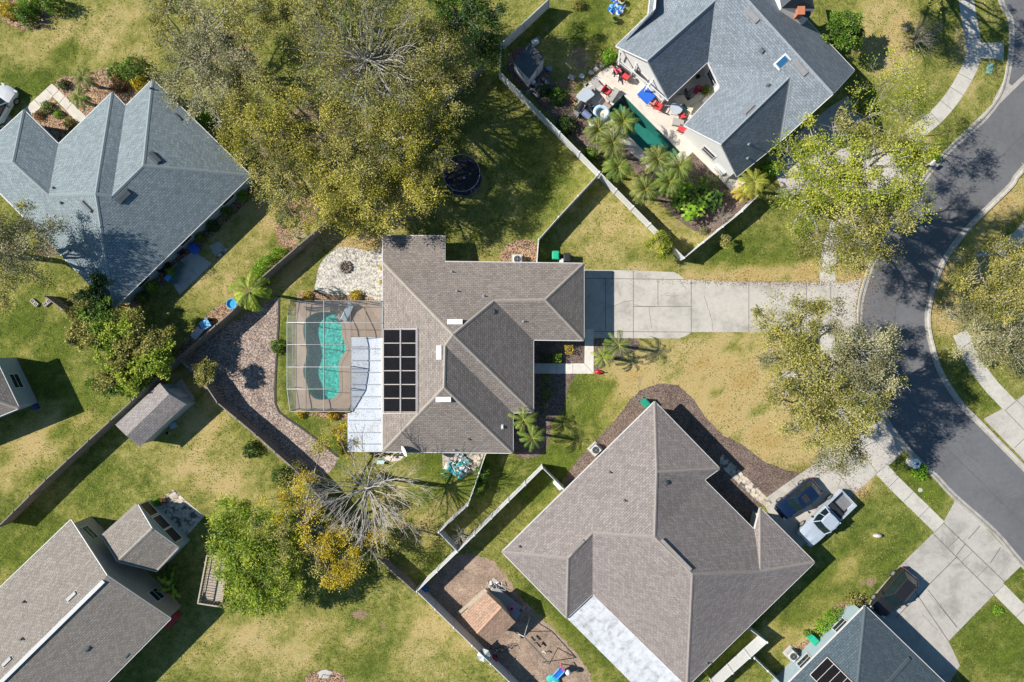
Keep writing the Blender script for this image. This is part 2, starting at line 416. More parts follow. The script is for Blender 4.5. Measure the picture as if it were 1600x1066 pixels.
# ---------------------------------------------------------------- ground
POOL1 = smooth_poly([(506.4,487.3),(518.3,488.6),(528.8,497.8),(534,511),(535.3,526.7),(539.3,537.2),(540.6,547.7),(535.3,555.6),(530,568.7),(530,587),(530.8,603),(528.8,614.7),(519.5,622.6),(506.4,625.2),(494.6,624),(486.7,618.6),(481.5,608),(478.8,597.6),(474.4,587),(474,574),(477.5,563.5),(479.6,550.3),(477.5,537.2),(474,521.5),(474.4,508.3),(478.8,497.8),(489.3,490.4),(497.2,487.8)], sub=3)
POOL2 = [(974,148),(952,170),(946,177),(1034,265),(1044,256),(1063,237.5)]
def inpoly(X, Y, poly):
    r = np.zeros(X.shape, bool); n = len(poly)
    for i in range(n):
        x1, y1 = poly[i]; x2, y2 = poly[(i+1) % n]
        if y1 == y2: continue
        c = ((y1 > Y) != (y2 > Y)) & (X < (x2-x1)*(Y-y1)/(y2-y1)+x1); r ^= c
    return r
def build_ground():
    xs = np.r_[-320, -180, -110, -75, np.arange(-58, 58.01, 0.4), 75, 110, 180, 320]
    ys = np.r_[-320, -180, -110, -60, np.arange(-42, 42.01, 0.4), 60, 110, 180, 320]
    nx, ny = len(xs), len(ys); X, Y = np.meshgrid(xs, ys)
    PX = X/K+800; PY = 533-Y/K
    rng = np.random.default_rng(5)
    Z = np.zeros_like(X)
    co = np.stack([X, Y, Z], -1).reshape(-1, 3)
    i, j = np.meshgrid(np.arange(nx-1), np.arange(ny-1)); a = (j*nx+i)
    cx = (PX[:-1, :-1]+PX[1:, 1:])/2; cy = (PY[:-1, :-1]+PY[1:, 1:])/2
    def near(poly):
        m = np.zeros(cx.shape, bool)
        for dx in (-5, 0, 5):
            for dy in (-5, 0, 5): m |= inpoly(cx+dx, cy+dy, poly)
        return m
    keep = ~(near(POOL1) | near(POOL2)); a = a[keep]
    q = np.stack([a, a+1, a+nx+1, a+nx], -1).reshape(-1)
    me = bpy.data.meshes.new('lawn'); me.vertices.add(len(co)); me.vertices.foreach_set('co', co.ravel())
    nf = len(q)//4; me.loops.add(len(q)); me.loops.foreach_set('vertex_index', q)
    me.polygons.add(nf); me.polygons.foreach_set('loop_start', np.arange(nf)*4); me.polygons.foreach_set('loop_total', np.full(nf, 4))
    def blobs(L):
        out = np.zeros_like(PX)
        for (x, y, rx, ry, ang, s) in L:
            t = math.radians(ang); u = (PX-x)*math.cos(t)+(PY-y)*math.sin(t); v = -(PX-x)*math.sin(t)+(PY-y)*math.cos(t)
            d = np.sqrt((u/rx)**2+(v/ry)**2); out = np.maximum(out, s*np.clip(1.35-d, 0, 1)**1.0)
        return np.clip(out, 0, 1.3)
    dry = blobs([(1130,600,110,75,0,.95),(1250,432,170,22,0,1.1),(1090,440,120,20,10,.7),(1000,600,70,60,0,.7),(1190,690,70,60,45,.9),(1385,60,50,60,0,.75),
                 (950,360,70,60,0,.35),(1240,670,50,60,0,.9),(560,378,60,18,10,1.0),(620,320,50,40,0,.5),(400,330,80,40,-42,.75),(330,420,60,60,-42,.35),(460,420,60,16,-45,.55),
                 (60,690,110,40,-35,.45),(300,650,80,60,0,.45),(330,740,80,50,30,.45),(430,1000,150,50,0,.35),(700,970,60,90,45,.45),(900,890,14,70,-45,.2),(1340,770,40,10,-52,.9),
                 (200,45,60,60,0,.3),(70,60,90,40,0,.3),(1480,480,30,40,0,.9),(1510,430,60,40,-20,.7),(1560,330,60,25,-48,.8),(1310,900,80,20,-45,.3),(1580,510,60,60,0,.5),
                 (905,90,20,40,30,.6),(1090,360,30,30,0,.4),(740,430,50,40,0,.2),(1000,340,60,50,45,.3),(20,590,30,60,0,.2),(160,40,40,40,0,.25),(1230,880,40,15,-45,.3),(1250,1000,60,40,0,.5),(640,800,60,60,0,.3),(1510,90,20,60,0,.5),(940,900,10,60,0,.2)])
    dirt = blobs([(560,960,26,9,0,.75),(600,985,10,22,-20,.5),(635,1030,20,12,0,.45),(905,90,22,40,25,.6),(935,110,30,18,-50,.75),(360,800,28,10,20,.45),(325,812,20,8,0,.35),(40,780,30,12,0,.35),(1357,908,18,14,0,.65),(1280,740,30,14,45,.5),
                  (500,190,90,50,0,.75),(430,235,60,50,0,.65),(620,110,90,50,0,.7),(340,80,80,60,0,.65),(560,270,90,60,0,.6),(1300,290,80,60,0,.6),(1290,600,70,70,0,.45),(300,500,12,8,0,.4),(640,830,40,30,0,.5),(160,780,20,10,0,.3),(930,340,14,8,0,.3),(860,380,12,12,0,.3),(1540,330,60,14,-45,.5),(1250,300,30,20,0,.7),(75,390,26,16,0,.9),(1000,600,12,30,20,.4),
                  (880,150,40,60,30,.55),(845,60,12,60,35,.45),(1060,345,24,16,0,.4),(715,800,24,22,0,.5),(1240,1015,30,22,0,.45)])
    lush = blobs([(930,625,48,36,20,1.0),(830,745,60,34,-20,.9),(700,745,60,40,0,.8),(880,720,40,30,-30,.7),(480,690,60,34,30,1.1),(447,560,8,70,0,.8),(60,560,70,100,-30,.65),(120,640,60,60,0,.6),(190,600,30,40,-40,.6),
                  (100,85,40,20,-40,.4),(45,130,40,20,0,.7),(850,40,14,40,35,.4),(920,40,30,40,20,.75),(40,850,60,60,-40,.6),(160,760,40,40,-40,.45),(1210,400,80,24,0,.6),(1130,400,60,20,-35,.6),(900,320,34,14,-45,.5),(860,430,70,30,10,.2),(1380,860,80,60,-45,.45),
                  (1440,760,16,60,-50,.8),(1270,930,120,28,-45,.6),(900,960,30,110,-45,.8),(850,900,20,60,-45,.5),(1560,1000,60,50,0,.75),(1530,610,40,20,45,.6),(820,230,50,60,0,.2),(870,300,50,30,-40,.35),(560,1010,60,60,0,.3),(1160,1010,70,20,-42,.8),(60,740,40,14,-40,.4),(760,730,14,60,20,.7),(1580,900,30,12,-40,.6),(640,870,60,30,30,.3)])
    rngn = np.sin(PX*.071+PY*.043)+np.sin(PX*.037-PY*.083+1.3)+np.sin(PX*.141+PY*.118+.5)*.7+np.sin(PX*.023+PY*.19)*.6+rng.normal(size=PX.shape)*.35
    dry = np.clip(dry*.80*(1+.32*rngn), 0, 1.2); lush = np.clip(lush*.72*(1-.38*rngn)+.05, 0, 1.2); dirt = np.clip(dirt+(rng.normal(size=PX.shape)*.06)*(dirt > .02), 0, 1.2)
    for k, v in (('dry', dry), ('dirt', dirt), ('lush', lush)):
        at = me.attributes.new(k, 'FLOAT', 'POINT'); at.data.foreach_set('value', v.astype(np.float32).ravel())
    me.materials.append(grass_mat()); me.update(calc_edges=True); me.validate()
    o = bpy.data.objects.new('lawn', me); COL.objects.link(o); tag(o, kind='structure')
build_ground()

ASPH = concrete('asphalt', (0.138, 0.138, 0.147), 0.2, 0.22)
CONC = concrete('driveway concrete', (0.475, 0.44, 0.395), 0.34, 0.45)
CONC2 = concrete('sidewalk concrete', (0.50, 0.47, 0.42), 0.2, 0.8)
CONC3 = concrete('older grey concrete', (0.42, 0.395, 0.36), 0.38, 0.45)
DECKW = concrete('pale pool deck', (0.66, 0.59, 0.51), 0.12, 0.6)
DECKT = concrete('tan pool deck', (0.45, 0.345, 0.265), 0.12, 0.6)
KERB = concrete('kerb concrete', (0.40, 0.37, 0.33), 0.35, 1.5)
MULCH = stones('red brown mulch', [srgb(102,84,76), srgb(130,110,100), srgb(148,128,116), srgb(114,96,88), srgb(88,72,66)], 0.07, 0.6, b_=.5)
BARK = stones('pale mulch', [srgb(150,112,84), srgb(182,146,112), srgb(196,166,134), srgb(128,92,70)], 0.10, 0.5)
ROCKS = stones('mixed river rock', [srgb(130,110,100), srgb(162,144,132), srgb(196,180,168), srgb(150,130,118), srgb(114,96,90), srgb(178,158,142)], 0.095, 0.6, b_=0.6, gapcol=(0.09,0.075,0.07))
FLAG = stones('flagstone', [srgb(160,156,148), srgb(196,190,180), srgb(214,208,196), srgb(178,172,164)], 0.14, 0.6, gapcol=(0.22, 0.21, 0.19), b_=0.6, patch=0.15)
SAND = stones('trodden bark and dirt', [srgb(146,124,108), srgb(160,138,120), srgb(176,154,134), srgb(134,112,98)], 0.07, 0.75, b_=0.4, patch=0.45)
PAVER = stones('concrete pavers', [srgb(190,178,162), srgb(208,196,178), srgb(176,162,148)], 0.30, 0.55, gapcol=(0.12, 0.11, 0.1), b_=0.4, patch=0.15)
JOINT = plain('joint', (0.13, 0.12, 0.11), 0.95, 0.3)
BLACKE = plain('black edging', (0.03, 0.03, 0.03), 0.7, 0.3)

WK = [(1562,-60),(1562,0),(1576,28),(1579,56),(1576,94),(1567,138),(1552,165),(1526,194),(1490,225),(1455,262),(1425,305),(1390,360),(1364,405),(1354,430),(1344,465),(1341,495),(1343,530),(1352,580),(1372,640),(1413,700.5),(1458.7,744),(1488.5,775.7),(1554,834),(1598.7,885.5),(1680,966)]
EK = [(1720,140),(1600,265),(1580,292),(1527,344),(1489,389),(1468.5,425),(1456,465),(1451,500),(1457,537.6),(1473,584.6),(1504,631.6),(1532,660),(1600,728.7),(1700,830)]
WKs = smooth_poly(WK, False, 4); EKs = smooth_poly(EK, False, 4)
sheet('road', WKs+[(1800,1090),(2400,1090),(1700,830)]+EKs[::-1][1:]+[(2400,-60)], 0.004, ASPH)
strips('road_seam', [smooth_poly([(1620,190),(1560,250),(1500,320),(1440,395),(1408,450),(1398,500),(1402,560),(1420,620),(1470,690),(1540,760),(1640,860)], False, 4)], 0.008, 0.05, plain('tar seam', (0.09,0.09,0.095), .9, .2), jit=.02)
strips('road_cracks', [[(1420,600),(1440,612),(1460,606)],[(1500,690),(1512,712),(1530,722)],[(1560,790),(1572,776),(1590,770)],[(1385,470),(1404,476),(1425,470)]], 0.008, 0.035, plain('tar seam', (0.09,0.09,0.095), .9, .2), jit=.06)
def offset_line(pts, d):
    out = []
    for i, p in enumerate(pts):
        a = pts[max(i-1, 0)]; b = pts[min(i+1, len(pts)-1)]; dx, dy = b[0]-a[0], b[1]-a[1]; L = math.hypot(dx, dy) or 1
        out.append((p[0]-dy/L*d, p[1]+dx/L*d))
    return out
def kerb(name, line, side):
    """rolled kerb: gutter pan on the road side, raised lip behind it"""
    mb = MB(); prof = [(6.5, 0.012), (2.5, 0.02), (0.8, 0.10), (-2.0, 0.12), (-2.6, 0.004)]
    rows = [[P(*p) for p in offset_line(line, side*d)] for d, z in prof]
    n = len(line)
    for r_, (d, z) in zip(rows, prof):
        for p in r_: p.z = z
    vs = [p for r_ in rows for p in r_]
    for k in range(len(rows)-1):
        for i in range(n-1):
            f = (k*n+i, k*n+i+1, (k+1)*n+i+1, (k+1)*n+i); mb.f.append(list(f if side > 0 else f[::-1])); mb.mi.append(0)
    mb.v = vs; ATZERO.add(name)
    o = mb.build(name, KERB); o['kind'] = 'structure'; return o
kerb('kerb', WKs, -1); kerb('kerb', EKs, 1)
sheet('gutter_strip', [(1640,82),(1600,116),(1550,163),(1490,222),(1493,230),(1540,184),(1603,122),(1645,88)], 0.016, KERB)
sheet('gutter_strip', [(1566,130),(1572,126),(1583,136),(1556,162),(1550,160)], 0.012, KERB)

DRV = [(905,421),(1000,423),(1053,425.5),(1062,430),(1070,437.5),(1200,441),(1320,442),(1346,434),(1338,478),(1337,530),(1320,519),(1200,519),(1080,519),(1074,524),(1062,529),(905,528)]
sheet('driveway', DRV, 0.012, CONC)
strips('driveway_joints', [[(912,435),(1072,437)],[(989.5,423),(989.5,528)],[(1080,438),(1080,519)],[(1170,440),(1170,519)],[(989,479),(1080,479)],[(1028,437),(1028,478)],[(912,518),(1080,519)],[(957,424),(957,437)],[(1260,441),(1260,519)],[(1298,442),(1298,519)],[(946,436),(946,518)]], 0.016, 0.05, JOINT)
strips('driveway_cracks', [[(960,478),(975,472),(989,469)],[(989,476),(1010,480),(1024,479)],[(1014,482),(1016,500),(1018,514)],[(1100,463),(1106,480),(1112,500),(1114,518)],[(1064,442),(1072,451)],[(1060,463),(1040,462)]], 0.016, 0.03, JOINT, jit=0.05)
SW = smooth_poly([(1509.5,-30),(1510,0),(1516,40),(1520,60),(1520,92),(1508,120),(1490,150),(1467,178),(1444,198),(1426,212),(1392,245),(1350,290),(1318,335),(1301,375),(1294,410),(1293,442)], False, 4)
sheet('sidewalk', offset_line(SW, 12)+offset_line(SW, -12)[::-1], 0.008, CONC2)
sheet('sidewalk', [(1527,67),(1569,66.5),(1567.5,96),(1556,92),(1526,91)], 0.012, CONC2)
SW2 = [(1292,519),(1296,560),(1310,610),(1335,668),(1377,733),(1468,824),(1561,921),(1700,1060)]
sheet('sidewalk', offset_line(smooth_poly(SW2, False, 4), 11.5)+offset_line(smooth_poly(SW2, False, 4), -11.5)[::-1], 0.008, CONC2)
js = []
for ln, nst in ((SW, 26), (smooth_poly(SW2, False, 4), 26)):
    acc = 0; L0 = offset_line(ln, 12); L1 = offset_line(ln, -12)
    for i in range(1, len(ln)):
        acc += math.dist(ln[i-1], ln[i])
        if acc > nst: acc = 0; js.append([L0[i], L1[i]])
strips('sidewalk_joints', js, 0.016, 0.04, JOINT)
sheet('sidewalk', smooth_poly([(1450,420),(1462,402),(1500,405),(1540,392),(1573,374),(1600,345)], False, 2)[3:]+[(1640,330),(1640,345),(1574,398)], 0.008, CONC2)
SW3 = [(1500,520),(1512,550),(1528,577),(1551,606),(1580,636),(1640,700)]
sheet('sidewalk', offset_line(SW3, 12)+offset_line(SW3, -12)[::-1], 0.006, CONC2)
sheet('driveway', [(1536.5,654.5),(1570,637),(1615,606),(1720,700),(1700,822)], 0.012, CONC)
strips('driveway_joints', [[(1570,641),(1606,678)],[(1589,626),(1625,662)],[(1571,641),(1600,616)],[(1585,700),(1606,680)]], 0.016, 0.05, JOINT)
DB = [(1190,783),(1215,765),(1288,714),(1330,680),(1385,652),(1398,676),(1414,702),(1395,722),(1370,740),(1336,772),(1240,866)]
sheet('driveway', DB, 0.012, CONC)
strips('driveway_joints', [[(1236,751),(1290,812)],[(1288,715),(1336,772)],[(1330,685),(1371,739)],[(1352,668),(1396,720)],[(1215,790),(1345,690)]], 0.016, 0.04, JOINT)
strips('driveway_cracks', [[(1310,760),(1315,745),(1330,730),(1342,715)],[(1286,742),(1300,735),(1318,728)]], 0.016, 0.03, JOINT, jit=0.04)
DE = [(1361,934),(1405,885),(1457.5,833.6),(1473.7,817),(1492,782),(1530,814),(1596,884),(1569.5,909),(1553,929),(1482,1002),(1500,1040),(1470,1090),(1340,1000)]
sheet('driveway', DE, 0.012, CONC3)
strips('driveway_joints', [[(1457.5,833.6),(1553,929)],[(1473.7,817),(1569.5,909)],[(1410,895),(1482,1002)],[(1495,870),(1400,965)],[(1508,850),(1494,868)],[(1531,822),(1513,842)],[(1563,856),(1547,880)],[(1450,922),(1495,980)]], 0.016, 0.07, JOINT)
strips('driveway_cracks', [[(1450,928),(1470,950),(1480,962),(1500,985)],[(1440,960),(1465,985)]], 0.016, 0.03, JOINT, jit=0.05)
# paths by the houses
sheet('garden_path', [(914,514),(927.5,514),(927.5,584),(832,584),(832,568),(913,568)], 0.018, concrete('pale path concrete', (0.66, 0.62, 0.56), 0.08, 1.0))
strips('path_joints', [[(913,540),(927.5,540)],[(913,568),(927.5,584)],[(895,568),(895,584)],[(870,568),(870,584)]], 0.022, 0.03, JOINT)
sheet('garden_path', [(38,170),(81,130.5),(133,181),(133,195),(120,190),(82,151),(46,184),(-20,240),(-20,222)], 0.010, concrete('beige path concrete', (0.60, 0.54, 0.46), 0.1, 1.0))
strips('path_joints', [[(54,156),(62,165)],[(72,139),(82,149)],[(92,141),(82,151)],[(102,150),(93,161)],[(113,161),(104,172)]], 0.014, 0.04, JOINT)
sheet('garden_path', [(1125,716),(1130,710),(1207,786),(1196,792),(1180,780),(1125,728)], 0.014, PAVER)
sheet('driveway', [(-60,160),(10,178),(25,190),(0,208),(-60,250)], 0.012, CONC2)
sheet('driveway', [(1300,165),(1325,150),(1350,190),(1330,220),(1215,275),(1195,250)], 0.010, CONC3)
sheet('driveway', [(1210,270),(1300,215),(1390,235),(1440,262),(1420,310),(1330,300),(1220,292)], 0.012, concrete('light driveway concrete', (0.52, 0.47, 0.45), 0.2, 0.6))

# beds
def bed(name, pts, mat, z=0.005, sub=4, seed=1, amp=1.0):
    return sheet(name, rough_edge(smooth_poly(pts, True, sub), 5, amp, seed), z, mat, kind='stuff')
bed('river_rock', [(279,560),(300,548),(365,500),(425,470),(436,464),(434,500),(433,560),(430,600),(432,632),(442,648),(470,668),(505,695),(530,716),(500,750),(460,735),(400,682),(340,632),(312,600)], ROCKS, 0.006, 2, 2, 0.8)
strips('edging', [[(436,462),(435.5,500),(432,560),(430,600),(430,630),(436,644),(452,656),(470,668),(500,690),(528,714)]], 0.05, 0.16, BLACKE)
sheet('flagstone_patio', rough_edge(smooth_poly([(527,388),(542,385.5),(557,388),(577,393),(600,393),(600,468),(578,464),(562,460),(535,461),(514,460),(492.5,452.7),(494,440),(496,427),(501,412),(511.5,399.5)], True, 3), 5, 0.4, 4), 0.012, FLAG)
bed('mulch', [(468,458),(490,454),(520,462),(560,461),(590,462),(596,470),(560,471),(500,470),(466,469)], BARK, 0.007, 3, 5, 0.5)
bed('mulch', [(462,648),(490,645),(545,645),(538,656),(515,654),(490,650)], BARK, 0.007, 3, 6, 0.5)
bed('mulch', [(834,536),(865,532),(914,530),(914,569),(834,569)], MULCH, 0.007, 1, 7, 0.3)
bed('mulch', [(927,533),(960,528),(990,528),(1000,538),(990,550),(965,562),(945,572),(928,580)], MULCH, 0.007, 3, 8)
bed('mulch', [(834,583),(895,583),(896,592),(888,606),(880,640),(862,660),(858,690),(842,712),(806,712),(800,650),(834,640)], MULCH, 0.007, 2, 9)
bed('mulch', [(878,752),(905,715),(960,658),(985,625),(1000,610),(1030,599),(1060,602),(1082,622),(1102,652),(1130,680),(1160,695),(1195,722),(1230,735),(1252,738),(1205,782),(1130,716),(1100,750),(1024,640),(890,772)], MULCH, 0.006, 1, 10)
bed('mulch', [(1100,745),(1130,722),(1190,785),(1170,820)], MULCH, 0.007, 1, 11, 0.3)
bed('mulch', [(784,392),(800,378),(820,374),(838,380),(839,408),(784,408)], BARK, 0.007, 3, 12)
bed('mulch', [(83,140),(95,122),(120,118),(160,108),(190,105),(200,115),(232,118),(238,126),(196,166),(174,148),(134,186),(120,165),(100,150)], BARK, 0.007, 2, 13)
bed('mulch', [(46,186),(80,152),(120,190),(92,224)], BARK, 0.007, 1, 14, 0.3)
bed('mulch', [(0,8),(2,30),(20,42),(45,48),(70,40),(76,22),(60,5),(20,-10)], BARK, 0.007, 3, 15)
bed('mulch', [(430,352),(444,330),(465,310),(490,300),(500,320),(490,345),(475,365),(450,395),(436,380)], BARK, 0.007, 3, 16)
bed('mulch', [(1230,1015),(1262,1000),(1300,950),(1340,930),(1352,948),(1260,1030)], BARK, 0.007, 2, 17)
bed('bark', [(712,868),(740,866),(772,876),(790,898),(806,925),(838,958),(872,990),(900,1020),(922,1052),(925,1090),(842,1100),(790,1052),(655,926)], SAND, 0.006, 1, 18, 1.5)
bed('mulch', [(900,190),(960,235),(1010,290),(1060,345),(1110,365),(1155,330),(1180,300),(1130,270),(1080,240),(1045,262),(1035,272),(960,200),(930,185),(905,170),(870,150),(850,170)], MULCH, 0.005, 2, 19)
bed('mulch', [(785,100),(830,70),(850,100),(880,150),(905,175),(940,230),(935,255),(860,180)], MULCH, 0.006, 2, 20, 2)
bed('mulch', [(190,480),(240,430),(300,370),(390,290),(402,300),(330,372),(250,450),(205,488)], BARK, 0.006, 1, 21, 1.0)
bed('mulch', [(340,478),(372,470),(368,486),(330,515),(292,555),(280,560),(280,545),(300,520),(318,498)], BARK, 0.007, 2, 22, 1.0)
bed('mulch', [(476,1066),(480,1056),(500,1047),(522,1048),(540,1060),(548,1085),(520,1100),(480,1090)], BARK, 0.006, 2, 23, .6)
# pools: basin walls and floor, coping, water
def pool(name, label, px, deck_mat, deck_px, basin_col, depth, tint, z=0.05, rip=3.0, deckname='pool_deck'):
    loop = [P(*p) for p in px]
    ar = sum(loop[i].x*loop[(i+1) % len(loop)].y-loop[(i+1) % len(loop)].x*loop[i].y for i in range(len(loop)))
    if ar < 0: loop = loop[::-1]
    sheet(deckname, deck_px, z, deck_mat, holes=[px], thick=0.3)
    root = empty(name, label, 'swimming pool', (loop[0].x, loop[0].y, 0))
    c = sum(loop, Vector())/len(loop); n = len(loop); mb = MB()
    vs = [(p.x, p.y, z-0.001) for p in loop]+[(c.x+(p.x-c.x)*0.985, c.y+(p.y-c.y)*0.985, -depth) for p in loop]
    mb.add(vs, [(i+n, (i+1) % n+n, (i+1) % n, i)[::-1] for i in range(n)]+[tuple(range(n, 2*n))])
    mb.build('basin', basin_col, root)
    cp = MB()
    vs = []
    for k in (1.0, 0.0):
        for i, p in enumerate(loop):
            a = loop[i-1]; b = loop[(i+1) % n]; d = (b-a).normalized(); nn = Vector((d.y, -d.x, 0))
            vs.append((p.x+nn.x*(0.28 if k else -0.02), p.y+nn.y*(0.28 if k else -0.02), z+0.02))
    cp.add(vs, [(i, (i+1) % n, n+(i+1) % n, n+i) for i in range(n)]+[])
    m = len(vs)
    for i in range(n):
        a, b = vs[n+i], vs[n+(i+1) % n]
        cp.add([a, b, (b[0], b[1], z-0.08), (a[0], a[1], z-0.08)], [(0, 1, 2, 3)[::-1]])
    cp.build('coping', deck_mat if name != 'swimming_pool' else deck_mat, root)
    w = MB(); w.add([(p.x, p.y, -0.08) for p in loop], [tuple(range(n))])
    w.build('water', water(name+' water', tint, rip=rip), root)
    return root
PLASTER = stones('pebble pool plaster', [srgb(40,172,160), srgb(70,200,188), srgb(112,222,208), srgb(30,150,142)], 0.17, 0.6, gapcol=srgb(60,190,178), b_=0.2, patch=0.08)
pool('swimming_pool', 'turquoise kidney shaped swimming pool inside the screened cage', POOL1, DECKT,
     [(463,472),(600,472),(600,700),(552,700),(552,643),(463,643)], PLASTER, 0.9, (0.72, 0.98, 0.97))
PLG = plain('algae stained plaster', srgb(84,140,132), 0.8, 0.3, 0.5)
pr = pool('swimming_pool', 'dark green rectangular swimming pool with steps beside palms', POOL2, DECKW,
     [(1002,97),(1066,110),(1110,98),(1140,140),(1086,190),(1078,215),(1165,285),(1145,300),(1082,238),(1058,262),(1036,282),(1012,262),(930,190),(914,170),(901,148),(930,118),(958,100),(972,92)], PLG, 1.9, (0.50, 0.80, 0.76), rip=1.6)
mb = MB()
for i, z in enumerate((-0.25, -0.5, -0.75)):
    a = P(960+i*5.5, 165+i*5.5); a.z = 0; mb.beam(P(960+i*6+9, 178+i*4-12)+Vector((0, 0, z)), P(960+i*6+22, 178+i*4-1)+Vector((0, 0, z)), 0.35, 0.25)
mb.build('steps', PLG, pr)
mb = MB()
mb.prism([P(1040,242).xy[:], P(1052,230).xy[:], P(1063,238).xy[:], P(1046,255).xy[:]], -1.6, -0.35); mb.build('bench_ledge', PLG, pr)
# ---------------------------------------------------------------- houses
def newell(pts):
    n = Vector()
    for i in range(len(pts)):
        a, b = pts[i], pts[(i+1) % len(pts)]
        n += Vector(((a.y-b.y)*(a.z+b.z), (a.z-b.z)*(a.x+b.x), (a.x-b.x)*(a.y+b.y)))
    return n.normalized()
class Roof:
    """V: name -> (px, py, height or None); F: (vertex names, (eave a, eave b), pitch). Unknown heights come from the roof planes."""
    def __init__(s, V, F, eh, pw=0.5):
        s.eh = eh; s.F = F; s.planes = []
        C = sum((P(v[0], v[1], eh) for v in V.values()), Vector())/len(V)
        fd = []
        for names, (ea, eb), pitch in F:
            A = P(*V[ea][:2], V[ea][2] or eh); B = P(*V[eb][:2], V[eb][2] or eh); d = (B-A); d.z = 0; d.normalize(); n = Vector((-d.y, d.x, 0))
            cen = sum((P(*V[k][:2], eh) for k in names), Vector())/len(names)
            if (cen-A).dot(n) < 0: n = -n
            fd.append([names, n, n.dot(A), (A.z+B.z)/2, pitch, pitch])
        hz = {}
        for it in range(60):     # heights from the planes, then pitches from the heights, until they agree
            hs = {k: [] for k in V}
            for names, n, nA, h0, pitch, p0 in fd:
                for k in names:
                    kx, ky = (V[k][0]-800)*K/H, (533-V[k][1])*K/H; q = n.x*kx+n.y*ky
                    hs[k].append((h0+pitch*(q*H-nA))/(1+pitch*q))
            hz = {k: (v[2] if v[2] is not None else sum(hs[k])/max(1, len(hs[k]))) for k, v in V.items()}
            for f in fd:
                num = den = 0
                for k in f[0]:
                    p = P(V[k][0], V[k][1], hz[k]); dist = f[1].dot(p)-f[2]; num += dist*(hz[k]-f[3]); den += dist*dist
                f[4] = (1-pw)*num/den+pw*f[5] if den > 1e-6 else f[5]
        s.P3 = {k: P(v[0], v[1], hz[k]) for k, v in V.items()}
        s.faces = []
        for names, e, pitch in F:
            pts = [s.P3[k] for k in names]; nn = newell(pts)
            names = list(names)
            if nn.z < 0: names = names[::-1]; nn = -nn
            s.faces.append((names, nn))
        ed = {}
        for fi, (names, nn) in enumerate(s.faces):
            for i in range(len(names)): ed.setdefault(frozenset((names[i], names[(i+1) % len(names)])), []).append((fi, names[i], names[(i+1) % len(names)]))
        s.inner = {k: v for k, v in ed.items() if len(v) == 2}; bd = [v[0] for v in ed.values() if len(v) == 1]
        nxt = {a: b for _, a, b in bd}; st = bd[0][1]; loop = [st]; 
        while nxt.get(loop[-1]) and nxt[loop[-1]] != st and len(loop) < 100: loop.append(nxt[loop[-1]])
        s.loop = loop
    def z_at(s, x, y):
        best = None
        for names, nn in s.faces:
            pts = [s.P3[k] for k in names]
            if pip(x, y, pts):
                p = pts[0]; return p.z-(nn.x*(x-p.x)+nn.y*(y-p.y))/nn.z
            d = min((Vector((x, y))-q.xy).length for q in pts)
        # outside: nearest face plane that gives the lowest height
        zz = []
        for names, nn in s.faces:
            p = s.P3[names[0]]; c = sum((s.P3[k] for k in names), Vector())/len(names); zz.append(((c.xy-Vector((x, y))).length, p.z-(nn.x*(x-p.x)+nn.y*(y-p.y))/nn.z))
        return s.eh
    def on(s, px, py):
        """the roof point seen at a pixel, with the face's across, up-slope and normal directions"""
        kx, ky = (px-800)*K/H, (533-py)*K/H
        best = None
        for names, n0 in s.faces:
            pts = [s.P3[k] for k in names]
            for t in tessellate_polygon([[Vector((p.x, p.y, 0)) for p in pts]]):
                tp = [pts[i] for i in t]; nn = (tp[1]-tp[0]).cross(tp[2]-tp[0])
                if nn.length < 1e-6: continue
                nn.normalize(); nn = -nn if nn.z < 0 else nn
                den = nn.z-nn.x*kx-nn.y*ky; z = (nn.dot(tp[0])-(nn.x*kx+nn.y*ky)*H)/den; x, y = kx*(H-z), ky*(H-z)
                if pip(x, y, tp) and (best is None or z > best[0].z):
                    v = Vector((-nn.x, -nn.y, 0)); v = (v-nn*v.dot(nn)).normalized() if v.length > 1e-4 else Vector((0, 1, 0)); best = (Vector((x, y, z)), v.cross(nn).normalized(), v, nn)
        if best: return best
        return P(px, py, s.eh+1), Vector((1, 0, 0)), Vector((0, 1, 0)), Vector((0, 0, 1))
def pip(x, y, pts):
    r = False; n = len(pts)
    for i in range(n):
        a, b = pts[i], pts[(i+1) % n]
        if (a.y > y) != (b.y > y) and x < (b.x-a.x)*(y-a.y)/(b.y-a.y)+a.x: r = not r
    return r
def inset(loop, d):
    n = len(loop); out = []
    ar = sum(loop[i].x*loop[(i+1) % n].y-loop[(i+1) % n].x*loop[i].y for i in range(n)); sg = 1 if ar > 0 else -1
    pts = []
    for i in range(n):       # drop nearly straight points
        a, b, c = loop[i-1], loop[i], loop[(i+1) % n]; u = (b-a).xy.normalized(); v = (c-b).xy.normalized()
        if abs(u.x*v.y-u.y*v.x) > 0.12: pts.append(b)
    n = len(pts)
    for i in range(n):
        a, b, c = pts[i-1], pts[i], pts[(i+1) % n]; u = (b-a).xy.normalized(); v = (c-b).xy.normalized()
        nu = Vector((-u.y, u.x))*sg*d; nv = Vector((-v.y, v.x))*sg*d
        p1 = a.xy+nu; p2 = b.xy+nv; den = u.x*v.y-u.y*v.x; t = ((p2.x-p1.x)*v.y-(p2.y-p1.y)*v.x)/den
        out.append(Vector((p1.x+u.x*t, p1.y+u.y*t, 0)))
    return out if sg > 0 else out[::-1]
